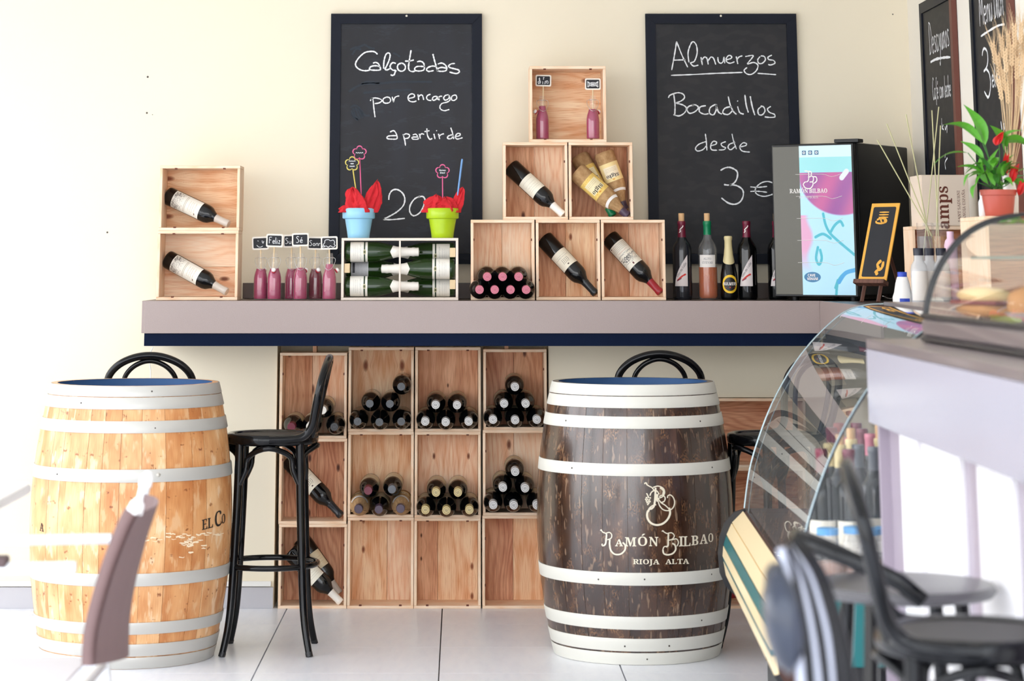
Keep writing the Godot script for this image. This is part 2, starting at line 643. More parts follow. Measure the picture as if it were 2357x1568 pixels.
func make_materials() -> void:
	mat("wall_paint", rgb(243, 233, 210), 0.85, 0.0, 0.3)
	mat("wall_side_paint", rgb(244, 238, 226), 0.85, 0.0, 0.3)
	mat("ceiling_paint", rgb(246, 244, 240), 0.9)
	mat("niche_paint", rgb(243, 232, 207), 0.85)
	mat("grout", rgb(84, 76, 74), 0.9)
	mat("skirting", rgb(196, 194, 198), 0.5)
	mat("trunking", rgb(246, 244, 238), 0.5)
	mat("black_band", rgb(10, 24, 50), 0.6, 0.0, 0.2)
	mat("splash", rgb(86, 72, 66), 0.4)
	mat("board_black", rgb(20, 25, 37), 0.5, 0.0, 0.3)
	mat("board_rail_lit", rgb(104, 56, 44), 0.5)  # near rail of a black frame, the light on it put into the colour
	mat("chalk", rgb(242, 244, 246), 0.95)
	mat("screw", rgb(232, 226, 206), 0.4)
	mat("black_wood", rgb(7, 8, 11), 0.1, 0.0, 0.4)
	mat("glass_black", rgb(7, 8, 10), 0.06)
	mat("glass_smoke", rgb(32, 34, 40), 0.06)
	mat("glass_green", rgb(30, 54, 18), 0.05)
	mat("foil_black", rgb(22, 26, 32), 0.3)
	mat("foil_pink", rgb(204, 112, 132), 0.35)
	mat("foil_wine", rgb(112, 22, 50), 0.35)
	mat("foil_red", rgb(150, 20, 34), 0.35)
	mat("foil_silver", rgb(226, 224, 222), 0.35)
	mat("foil_gold", rgb(226, 204, 142), 0.35)
	mat("foil_ash", rgb(96, 100, 108), 0.35)
	mat("foil_purple", rgb(72, 54, 74), 0.35)
	mat("foil_green", rgb(8, 128, 82), 0.35)
	mat("foil_white", rgb(244, 238, 228), 0.4)
	mat("foil_cream", rgb(226, 206, 150), 0.35)
	mat("foil_dirty", rgb(198, 186, 174), 0.35)
	mat("emboss", rgb(96, 92, 92), 0.5)
	mat("emboss_red", rgb(168, 72, 94), 0.5)
	mat("cork", rgb(222, 180, 132), 0.85)
	mat("paper", rgb(240, 234, 228), 0.7)
	mat("paper_grey", rgb(226, 216, 214), 0.7)
	mat("ink", rgb(34, 30, 34), 0.8)
	mat("ink_red", rgb(206, 52, 44), 0.7)
	mat("ink_brown", rgb(108, 54, 38), 0.8)
	mat("ink_white", rgb(248, 244, 238), 0.7)
	mat("hoop_paint", rgb(224, 222, 212), 0.42)
	mat("hoop_steel", rgb(196, 194, 188), 0.4, 0.25)
	mat("rivet", rgb(196, 192, 182), 0.4, 0.3)
	mat("nail", rgb(60, 50, 44), 0.5)
	mat("barrel_blue", rgb(58, 92, 136), 0.35)
	mat("seam_light", rgb(244, 208, 160), 0.8)
	mat("seam_dark", rgb(150, 116, 88), 0.8)
	mat("paint_cream", rgb(240, 230, 206), 0.5)
	mat("stamp_black", rgb(30, 24, 20), 0.6)
	mat("steel", rgb(206, 208, 212), 0.25, 0.9)
	mat("wire", rgb(214, 214, 214), 0.25, 0.8)
	mat("rubber_red", rgb(190, 44, 64), 0.5)
	mat("ceramic", rgb(248, 246, 244), 0.2)
	mat("stick", rgb(232, 206, 164), 0.7)
	mat("sign_white", rgb(246, 238, 226), 0.6)
	mat("slate_small", rgb(34, 36, 42), 0.7)
	mat("pot_blue", rgb(150, 206, 236), 0.3)
	mat("pot_green", rgb(176, 208, 22), 0.3)
	mat("cloth_red", rgb(208, 36, 46), 0.9)
	mat("pick_pink", rgb(232, 96, 148), 0.5)
	mat("pick_yellow", rgb(222, 204, 96), 0.5)
	mat("pen_blue", rgb(110, 160, 216), 0.35)
	mat("white_wood", rgb(240, 226, 212), 0.6)
	mat("chrome", rgb(222, 226, 230), 0.12, 1.0)
	mat("alu", rgb(234, 236, 238), 0.3, 0.35)
	mat("sling", rgb(116, 92, 90), 0.75)
	mat("white_plastic", rgb(246, 244, 242), 0.35)
	mat("cream_panel", rgb(250, 226, 178), 0.28)
	mat("teal", rgb(20, 112, 114), 0.25)
	mat("near_black", rgb(22, 22, 26), 0.4)
	mat("fridge_black", rgb(14, 14, 16), 0.5)
	mat("lavender", rgb(164, 152, 164), 0.3)
	mat("bar_white", rgb(252, 250, 250), 0.35)
	mat("bar_fascia", rgb(184, 182, 194), 0.2)
	mat("orange_frame", rgb(240, 178, 70), 0.5)
	mat("leaf", rgb(92, 168, 50), 0.4)
	mat("leaf_dark", rgb(56, 122, 44), 0.4)
	mat("bloom", rgb(214, 40, 40), 0.5)
	mat("terracotta", rgb(186, 88, 74), 0.4)
	mat("wheat", rgb(238, 208, 168), 0.9)
	mat("reed", rgb(206, 202, 156), 0.8)
	mat("oil", rgb(196, 142, 52), 0.1)
	mat("blue_cap", rgb(40, 72, 190), 0.4)
	mat("dark_cap", rgb(34, 36, 52), 0.4)
	mat("bread", rgb(214, 150, 82), 0.7)
	mat("bread_pale", rgb(240, 206, 140), 0.7)
	mat("ham", rgb(140, 44, 40), 0.6)
	mat("pastry", rgb(168, 104, 66), 0.6)
	mat("coffee", rgb(176, 138, 120), 0.6)
	mat("amber", rgb(176, 84, 30), 0.05)
	mat("bulmers_yellow", rgb(246, 200, 40), 0.5)
	mat("foil_champagne", rgb(228, 212, 160), 0.4)
	pane("clear", Color(1, 1, 1, 0.05))
	pane("case_glass", Color(0.96, 1.0, 0.99, 0.05))
	for k in ["a", "b", "c", "d", "e"]:
		var m := tmat("pine_" + k, T["pine_" + k], 0.62)
		m.uv1_scale = Vector3(1.6, 1.6, 1)
	for k in 3:
		var tint: Color = [rgb(255, 255, 255), rgb(248, 238, 226), rgb(236, 216, 196)][k]
		tmat("oak_light_%d" % k, T.oak_light, 0.33, tint)
		var dk := tmat("oak_dark_%d" % k, T.oak_dark, 0.2, [rgb(255, 255, 255), rgb(232, 228, 226), rgb(206, 200, 198)][k])
		dk.heightmap_enabled = true
		dk.heightmap_texture = T.oak_dark
		dk.heightmap_scale = 0.05
		dk.metallic_specular = 0.62
		dk.clearcoat_enabled = true
		dk.clearcoat = 0.35
		dk.clearcoat_roughness = 0.1
	tmat("tile", T.tile, 0.3)
	tmat("slate", T.slate, 0.6)
	tmat("slate_worn", T.slate_worn, 0.6)
	tmat("cane", T.cane, 0.5, Color.WHITE, 24.0)
	tmat("burlap", T.burlap, 0.95, Color.WHITE, 2.0)
	tmat("brushed", T.brushed, 0.3).metallic = 0.7
	tmat("smoothie", T.smoothie, 0.14, Color.WHITE, 2.0)
	tmat("smoothie_dark", T.smoothie, 0.14, rgb(180, 110, 130), 2.0)
	tmat("walnut", T.walnut, 0.6, Color.WHITE, 6.0)
	tmat("laminate", T.laminate, 0.4, Color.WHITE, 8.0)


# ---------------------------------------------------------------- writing

func text_into(mb: MB, s: String, cap: float, font: String, weight: int, to3: Callable, lift := 0.0006, wide := 1.0, turn := 0.0, at := Vector2.ZERO) -> void:
	var f := SystemFont.new()
	f.font_names = PackedStringArray([font])
	f.font_weight = weight
	var tm := TextMesh.new()
	tm.text = s
	tm.font = f
	tm.font_size = 48
	tm.depth = 0.0
	tm.curve_step = 2.0
	tm.pixel_size = cap / (48.0 * 0.714)
	var a := tm.surface_get_arrays(0)
	var vs: PackedVector3Array = a[Mesh.ARRAY_VERTEX]
	var base := tm.get_aabb().position.y
	var has_tail := s.contains("p") or s.contains("g") or s.contains("y") or s.contains("q") or s.contains("J")
	var mid := base + cap * (0.75 if has_tail else 0.5)
	var rot := Transform2D(turn, at)
	var idx = a[Mesh.ARRAY_INDEX]
	for i in range(0, idx.size(), 3):
		var ps := []
		for k in 3:
			var p := vs[idx[i + k]]
			ps.append(to3.call(rot * Vector2(p.x * wide, p.y - mid), lift))
		var c2 := vs[idx[i]]
		var q := rot * Vector2(c2.x * wide, c2.y - mid)
		var o: Vector3 = (to3.call(q, lift + 0.01) - to3.call(q, lift)).normalized()
		mb.tri(ps[0], ps[1], ps[2], o, o, o)


# puts flat coordinates (x right, y up, lift out) on a cylinder round y of radius r, centred on +z
func on_cylinder(r: float, y0: float) -> Callable:
	return func(p: Vector2, l: float) -> Vector3:
		var a := p.x / r
		return Vector3(sin(a) * (r + l), y0 + p.y, cos(a) * (r + l))


func on_plane(o := Vector3.ZERO, x := Vector3.RIGHT, y := Vector3.UP) -> Callable:
	var n := x.cross(y).normalized()
	return func(p: Vector2, l: float) -> Vector3:
		return o + x * p.x + y * p.y + n * l


# ---------------------------------------------------------------- bottles

const WINE := [[0.0, 0.008], [0.026, 0.003], [0.032, 0.0], [0.0362, 0.003], [0.0375, 0.012], [0.0375, 0.186], [0.0366, 0.197], [0.0325, 0.2105], [0.0235, 0.2235], [0.0172, 0.235], [0.0148, 0.25], [0.0142, 0.284], [0.0156, 0.287], [0.0156, 0.296], [0.0135, 0.299], [0.0, 0.299]]
const CAVA := [[0.0, 0.012], [0.03, 0.004], [0.038, 0.0], [0.0425, 0.004], [0.044, 0.016], [0.044, 0.118], [0.0432, 0.136], [0.0402, 0.158], [0.0345, 0.182], [0.0275, 0.206], [0.0215, 0.230], [0.0172, 0.258], [0.0148, 0.288], [0.0165, 0.292], [0.0165, 0.298], [0.0145, 0.304], [0.0150, 0.318], [0.0, 0.321]]


func v2s(a: Array, k := 1.0) -> Array:
	var o := []
	for p in a:
		o.append(Vector2(p[0], p[1]) * k)
	return o


# a wine bottle standing on its base: glass, capsule, label
func wine_proto(key: String, glass: String, foil: String, label := "", lo := 0.05, hi := 0.14, half := 1.25, seal := "", cork := 0.0, foil_from := 0.238) -> Node3D:
	if protos.has(key):
		return protos[key]
	var o := Node3D.new()
	o.set_meta("base_name", "wine_bottle")
	o.set_meta("category", "bottle")
	var g := MB.new()
	g.lathe(v2s(WINE), 22)
	put(g, "glass", M[glass], o)
	var c := MB.new()
	var q := [Vector2(lerpf(0.0150, 0.0168, clampf((0.25 - foil_from) / 0.012, 0, 1)), foil_from), Vector2(0.0154, 0.252), Vector2(0.0149, 0.284), Vector2(0.0163, 0.287), Vector2(0.0163, 0.2975), Vector2(0.0150, 0.3008), Vector2(0.0, 0.3008)]
	c.lathe(q, 18)
	var cap := put(c, "capsule", M[foil], o)
	if seal:
		var s := MB.new()
		s.lathe([Vector2(0.0118, 0.30085), Vector2(0.0118, 0.3013), Vector2(0.0106, 0.3013), Vector2(0.0106, 0.30085)], 14)
		for k in 3:
			s.stroke(flat_spline([[-0.006 + k * 0.004, -0.005], [-0.003 + k * 0.004, 0.0], [-0.006 + k * 0.0045, 0.005]], 3), 0.0014, func(p: Vector2, l: float) -> Vector3: return Vector3(p.x, 0.30085 + l, p.y), 0.0005, 0.1, k)
		put(s, "embossed_seal", M[seal], cap)
	if label:
		var l := MB.new()
		l.patch(0.0379, half, func(_u): return lo, func(_u): return hi, 16)
		put(l, "paper_label", label_mat(label), o)
	if cork > 0.0:
		var k := MB.new()
		k.lathe([Vector2(0.0110, 0.300), Vector2(0.0112, 0.3012), Vector2(0.0115, 0.3 + cork - 0.002), Vector2(0.0105, 0.3 + cork), Vector2(0, 0.3 + cork)], 14)
		put(k, "cork", M.cork, o)
	protos[key] = o
	return o


# axis along d from base b, label towards +z of the room; scaled so that its tip reaches t
func lying(b: Vector3, t: Vector3, length := 0.3, toward := Vector3.BACK, thick := -1.0) -> Transform3D:
	var d := (t - b).normalized()
	var z := (toward - d * toward.dot(d)).normalized()
	var x := d.cross(z)
	var k := b.distance_to(t) / length
	var w := k if thick < 0 else thick
	return Transform3D(Basis(x * w, d * k, z * w), b)


func standing(p: Vector3, k := 1.0, turn := 0.0) -> Transform3D:
	return Transform3D(Basis(Vector3.UP, turn).scaled(Vector3(k, k, k)), p)


# bottles lying neck outwards in a crate; list of [u, v] of their shoulders in the picture
func stack_bottles(list: Array, proto: Node3D, labels: Array, group: String, front := WALL, spin := 0.4) -> void:
	for i in list.size():
		var p := px(list[i][0], list[i][1], front - 0.02)
		var base := Vector3(p.x, p.y, -(front + 0.165))
		var tip := base + Vector3(0, -0.004, 0.3)
		var t := lying(base, tip, 0.3, Vector3.UP)
		t.basis = t.basis * Basis(Vector3.UP, rng.randf_range(-spin, spin))
		var c := copy(proto, labels[i], t)
		c.set_meta("group", group)


# swing-top bottle of pink smoothie, 0.177 high
func smoothie_proto(key: String, fill: float, fill_mat: String, bail: float) -> Node3D:
	if protos.has(key):
		return protos[key]
	var o := Node3D.new()
	o.set_meta("base_name", "smoothie_bottle")
	o.set_meta("category", "bottle")
	var outer := [Vector2(0.0, 0.002), Vector2(0.024, 0.0), Vector2(0.0268, 0.003), Vector2(0.0275, 0.01), Vector2(0.0275, 0.074), Vector2(0.0268, 0.086), Vector2(0.0242, 0.099), Vector2(0.0200, 0.112), Vector2(0.0166, 0.124), Vector2(0.0145, 0.137), Vector2(0.0130, 0.154), Vector2(0.0150, 0.157), Vector2(0.0150, 0.163), Vector2(0.0128, 0.166), Vector2(0.0122, 0.176), Vector2(0.0105, 0.1775)]
	var g := MB.new()
	g.lathe(outer, 22)
	put(g, "glass", M.clear, o)
	var inner := [Vector2(0, 0.0045)]
	for p in outer.slice(1):
		if p.y < fill:
			inner.append(Vector2(p.x - 0.0016, maxf(p.y, 0.0045)))
	var last := outer.size() - 1
	var rf := 0.012
	for i in last:
		if outer[i].y <= fill and outer[i + 1].y > fill:
			rf = lerpf(outer[i].x, outer[i + 1].x, (fill - outer[i].y) / (outer[i + 1].y - outer[i].y)) - 0.0016
	inner.append(Vector2(rf, fill))
	inner.append(Vector2(0, fill))
	var f := MB.new()
	f.lathe(inner, 22)
	put(f, "smoothie", M[fill_mat], o)
	var w := MB.new()
	var ring := []
	for k in 14:
		ring.append(Vector3(sin(TAU * k / 14) * 0.0155, 0.16, cos(TAU * k / 14) * 0.0155))
	w.tube(ring, 0.0009, 5, true)
	for s in [-1.0, 1.0]:
		w.tube(spline([Vector3(s * 0.0155, 0.16, 0), Vector3(s * 0.022, 0.157, 0.002), Vector3(s * 0.0235, 0.147, 0.006), Vector3(s * 0.019, 0.132, 0.014), Vector3(s * 0.010, 0.118, 0.022), Vector3(0, 0.113, 0.028)], 4), 0.0009, 5)
	var t := Transform3D(Basis(Vector3.UP, bail), Vector3.ZERO)
	w.xf = t
	put(w, "wire_bail", M.wire, o)
	var st := MB.new()
	st.xf = t * Transform3D(Basis(Vector3.RIGHT, 1.0), Vector3(0, 0.113, 0.030))
	st.lathe([Vector2(0, -0.004), Vector2(0.006, -0.004), Vector2(0.0085, 0.0), Vector2(0.0085, 0.004), Vector2(0.006, 0.007), Vector2(0, 0.008)], 14)
	var cer := put(st, "stopper", M.ceramic, o)
	var ru := MB.new()
	ru.xf = st.xf
	ru.lathe([Vector2(0.006, -0.0075), Vector2(0.0095, -0.0065), Vector2(0.0095, -0.0035), Vector2(0.006, -0.003)], 14)
	put(ru, "gasket", M.rubber_red, cer)
	protos[key] = o
	return o


# little slate on a stick; marks are lines in a 100 x 70 field
func slate_pick(label: String, at: Vector3, drop: float, marks: Array, group: String, w := 0.066, h := 0.046, tilt := 0.0, word := "") -> void:
	var o := thing("slate_pick", label, "sign", at, group)
	o.rotation.z = tilt
	var s := MB.new()
	s.tube([Vector3(0, -drop, 0), Vector3(0, 0.004, 0)], 0.0028, 8)
	put(s, "stick", M.stick, o)
	var f := MB.new()
	f.prism(round_rect(w, h, 0.006, Vector2(0, h * 0.5)), 0.0, 0.0042)
	var fr := put(f, "frame", M.sign_white, o)
	var b := MB.new()
	b.prism(round_rect(w * 0.84, h * 0.76, 0.004, Vector2(0, h * 0.5)), 0.0042, 0.0050)
	put(b, "slate", M.slate_small, o)
	var c := MB.new()
	var to3 := on_plane(Vector3(-w * 0.43, h * 0.5 + h * 0.39, 0.0051))
	var i := 0
	for m in marks:
		var pts := []
		for p in m:
			pts.append(Vector2(p[0] * w * 0.86 / 100.0, -p[1] * h * 0.8 / 70.0))
		c.stroke(PackedVector2Array(spline(pts, 5)), 0.0021, to3, 0.0004, 0.15, i)
		i += 1
	if word:
		text_into(c, word, 0.006, "Droid Sans", 400, on_plane(Vector3(0, h * 0.5, 0.0051)), 0.0004)
	put(c, "chalk_mark", M.chalk, o)
	fr.set_meta("label", "off-white rounded frame")


func round_rect(w: float, h: float, r: float, c := Vector2.ZERO, k := 4) -> PackedVector2Array:
	var o := PackedVector2Array()
	for q in 4:
		var cx: float = (w * 0.5 - r) * [1, -1, -1, 1][q]
		var cy: float = (h * 0.5 - r) * [1, 1, -1, -1][q]
		for i in k + 1:
			var a := PI * 0.5 * (q + float(i) / k)
			o.append(c + Vector2(cx + cos(a) * r, cy + sin(a) * r))
	return o


# ---------------------------------------------------------------- crates

# an open wooden wine crate lying on its side: four boards, planks at the back; corners in metres
func crate(label: String, x0: float, x1: float, y0: float, y1: float, zf: float, depth: float, back: Array, group: String, notch := "side", along := 1, th := 0.0115, frame := "pine_e") -> Node3D:
	var w := x1 - x0
	var h := y1 - y0
	var o := thing("wine_crate", label, "crate", Vector3((x0 + x1) * 0.5, y0, -(zf + depth * 0.5)), group)
	var off := func() -> Vector2: return Vector2(rng.randf(), rng.randf())
	var parts := [["top_board", Vector3(0, h - th * 0.5, 0), Vector3(w, th, depth), 0], ["bottom_board", Vector3(0, th * 0.5, 0), Vector3(w, th, depth), 0],
		["side_board", Vector3(-w * 0.5 + th * 0.5, h * 0.5, 0), Vector3(th, h - 2 * th, depth), 1], ["side_board", Vector3(w * 0.5 - th * 0.5, h * 0.5, 0), Vector3(th, h - 2 * th, depth), 1]]
	for p in parts:
		var b := MB.new()
		b.box(p[1], p[2] - Vector3(0.0006, 0, 0), 0.0012, p[3], off.call())
		put(b, p[0], M[frame], o)
	# back planks, side by side with a fine joint
	var at := 0.0
	var total := 0.0
	for k in back:
		total += k[0]
	for k in back:
		var f: float = k[0] / total
		var span := (w if along == 1 else h) - 2 * th
		var m := at + f * 0.5
		var b := MB.new()
		var c := Vector3(-w * 0.5 + th + m * span, h * 0.5, -depth * 0.5 + 0.004) if along == 1 else Vector3(0, th + m * span, -depth * 0.5 + 0.004)
		var s := Vector3(f * span - 0.0008, h - 2 * th, 0.008) if along == 1 else Vector3(w - 2 * th, f * span - 0.0008, 0.008)
		b.box(c, s, 0.0008, along if along == 1 else 0, Vector2(k[2], k[3]) if k.size() > 3 else off.call())
		put(b, "back_plank", M[k[1]], o)
		at += f
	var nd := 0.012
	if notch == "side":
		for s in [-1, 1]:
			for f in [0.25, 0.75]:
				var nb := MB.new()
				nb.box(Vector3(s * (w * 0.5 - th - 0.001), h * f, depth * 0.5 - nd * 0.5 + 0.0008), Vector3(0.004, 0.009, nd), 0.0004)
				put(nb, "lid_notch", M.ink_brown, o)
	else:
		for s in [th + 0.0005, h - th - 0.0005]:
			for f in [-0.3, 0.3]:
				var nb := MB.new()
				nb.box(Vector3(w * f, s, depth * 0.5 - nd * 0.5 + 0.0008), Vector3(0.010, 0.005, nd), 0.0004)
				put(nb, "lid_notch", M.ink_brown, o)
	return o


func crate_px(label: String, u0: float, v0: float, u1: float, v1: float, zf: float, depth: float, back: Array, group: String, notch := "side", along := 1) -> Node3D:
	var a := px(u0, v1, zf)
	var b := px(u1, v0, zf)
	var c := px(u0, v0, zf)
	var d := px(u1, v1, zf)
	return crate(label, (a.x + c.x) * 0.5, (b.x + d.x) * 0.5, a.y, b.y, zf, depth, back, group, notch, along)


# ---------------------------------------------------------------- barrels

const BARREL_H := 0.905


func barrel_r(y: float, re: float, rm: float) -> float:
	var q := 2.0 * y / BARREL_H - 1.0
	return rm - (rm - re) * q * q


func barrel(label: String, at: Vector3, re: float, rm: float, wood: String, hoop: String, hoops: Array, n: int, seed_: int) -> Node3D:
	var o := thing("wine_barrel", label, "barrel", at, "oak barrels used as tables")
	var r := RandomNumberGenerator.new()
	r.seed = seed_
	# staves of uneven width
	var ws := []
	var sum := 0.0
	for i in n:
		ws.append(r.randf_range(0.7, 1.35))
		sum += ws[i]
	var a := r.randf()
	for i in n:
		var w: float = ws[i] / sum * TAU
		var a0 := a + 0.0018
		var a1 := a + w - 0.0018
		a += w
		var s := MB.new()
		var rows := 12
		var du := r.randf()
		var dr := r.randf_range(-0.0008, 0.0008)
		for k in rows:
			for j in 2:
				var c := []
				var nn := []
				var uv := []
				for q in [[0, 0], [1, 0], [1, 1], [0, 1]]:
					var y: float = BARREL_H * (k + q[1]) / rows
					var b: float = lerpf(a0, a1, (j + q[0]) / 2.0)
					var rr := barrel_r(y, re, rm) + dr
					var sl := (barrel_r(y - 0.01, re, rm) - barrel_r(y + 0.01, re, rm)) / 0.02
					c.append(Vector3(sin(b) * rr, y, cos(b) * rr))
					nn.append(Vector3(sin(b), sl, cos(b)).normalized())
					uv.append(Vector2(du + (b - a0) * 0.6, 1.0 - y / BARREL_H))
				s.quad(c[0], c[1], c[2], c[3], nn[0], nn[1], nn[2], nn[3], uv[0], uv[1], uv[2], uv[3])
			# joint faces
			for e in [[a0, -1.0], [a1, 1.0]]:
				var y0 := BARREL_H * k / rows
				var y1 := BARREL_H * (k + 1) / rows
				var d := Vector3(sin(e[0]), 0, cos(e[0]))
				var sd: Vector3 = Vector3(cos(e[0]), 0, -sin(e[0])) * e[1]
				s.flat(d * barrel_r(y0, re, rm) + Vector3.UP * y0, d * barrel_r(y1, re, rm) + Vector3.UP * y1, d * (barrel_r(y1, re, rm) - 0.02) + Vector3.UP * y1, d * (barrel_r(y0, re, rm) - 0.02) + Vector3.UP * y0, sd)
		# top and bottom of the chime
		for e in [[BARREL_H, 1.0], [0.0, -1.0]]:
			var y: float = e[0]
			var rr := barrel_r(y, re, rm)
			var d0 := Vector3(sin(a0), 0, cos(a0))
			var d1 := Vector3(sin(a1), 0, cos(a1))
			s.flat(d0 * rr + Vector3.UP * y, d1 * rr + Vector3.UP * y, d1 * (rr - 0.02) + Vector3.UP * y, d0 * (rr - 0.02) + Vector3.UP * y, Vector3.UP * e[1])
		put(s, "stave", M["%s_%d" % [wood, r.randi() % 3]], o)
	# dark core behind the joints
	var core := []
	for k in 13:
		var y := BARREL_H * k / 12.0
		core.append(Vector2(barrel_r(y, re, rm) - 0.0035, clampf(y, 0.002, BARREL_H - 0.05)))
	var cb := MB.new()
	cb.lathe(core, 40)
	put(cb, "seam", M.seam_dark if wood == "oak_dark" else M.seam_light, o)
	# blue inside of the chime and the head
	var ib := MB.new()
	ib.lathe([Vector2(re - 0.019, BARREL_H), Vector2(re - 0.014, BARREL_H - 0.05)], 48, 0.0, TAU, true)
	put(ib, "inner_chime", M.barrel_blue, o, "blue inside of the rim")
	var hb := MB.new()
	hb.lathe([Vector2(re - 0.01, BARREL_H - 0.046), Vector2(0, BARREL_H - 0.046)], 40)
	put(hb, "head", M.barrel_blue, o, "blue barrel head")
	var ub := MB.new()
	ub.lathe([Vector2(0, 0.03), Vector2(re, 0.03)], 40)
	put(ub, "bottom_head", M[wood + "_0"], o)
	for h in hoops:
		var b := MB.new()
		var r0 := barrel_r(h[0], re, rm)
		var r1 := barrel_r(h[1], re, rm)
		var rc := barrel_r((h[0] + h[1]) * 0.5, re, rm)
		b.lathe([Vector2(r0, h[0]), Vector2(r0 + 0.0028, h[0]), Vector2(r0 + 0.0034, h[0] + 0.0015), Vector2(rc + 0.0034, (h[0] + h[1]) * 0.5), Vector2(r1 + 0.0034, h[1] - 0.0015), Vector2(r1 + 0.0028, h[1]), Vector2(r1, h[1])], 72)
		var ho := put(b, "hoop", M[hoop], o)
		for k in (h[2] if h.size() > 2 else []):
			var yy: float = lerpf(h[0], h[1], k[1])
			var p := Vector3(sin(k[0]), 0, cos(k[0]))
			var rv := MB.new()
			rv.xf = Transform3D(Basis(Quaternion(Vector3.UP, p)), p * (rc + 0.003) + Vector3.UP * yy)
			var big: bool = k.size() > 2
			rv.lathe([Vector2(0.0075 if big else 0.003, 0.0), Vector2(0.006 if big else 0.0026, 0.003 if big else 0.0012), Vector2(0, 0.0045 if big else 0.0016)], 10)
			put(rv, "rivet" if big else "nail", M.rivet if big else M.nail, ho)
	return o


# lines of the picture laid onto the front of a barrel: pixel in, point on the barrel out
func on_barrel(at: Vector3, re: float, rm: float) -> Callable:
	var view := atan2(at.x, -at.z)
	return func(p: Vector2, l: float) -> Vector3:
		var rr := rm
		var y := 0.5
		var b := 0.0
		for k in 3:
			var z := -at.z - rr * cos(b)
			var q := px(p.x, p.y, z)
			y = q.y - at.y
			rr = barrel_r(y, re, rm)
			var lat := (q.x - at.x * (z / -at.z)) * cos(view)
			b = asin(clampf(lat / rr, -0.995, 0.995))
		var ang := b - view
		var r2 := rr + l
		return Vector3(sin(ang) * r2, y, cos(ang) * r2)


func hoop_heights(at: Vector3, re: float, rm: float, u: float, rows: Array) -> Array:
	var on := on_barrel(at, re, rm)
	var out := []
	for h in rows:
		var y1: float = on.call(Vector2(u, h[0]), 0.0).y
		var y0: float = on.call(Vector2(u, h[1]), 0.0).y
		out.append([maxf(y0, 0.001), minf(y1, BARREL_H), h[2] if h.size() > 2 else []])
	return out


func zoomed(raw: Array, ox: float, oy: float, k: float) -> Array:
	var o := []
	for s in raw:
		var q := []
		for p in s:
			q.append(Vector2(ox + p[0] / k, oy + p[1] / k))
		o.append(q)
	return o


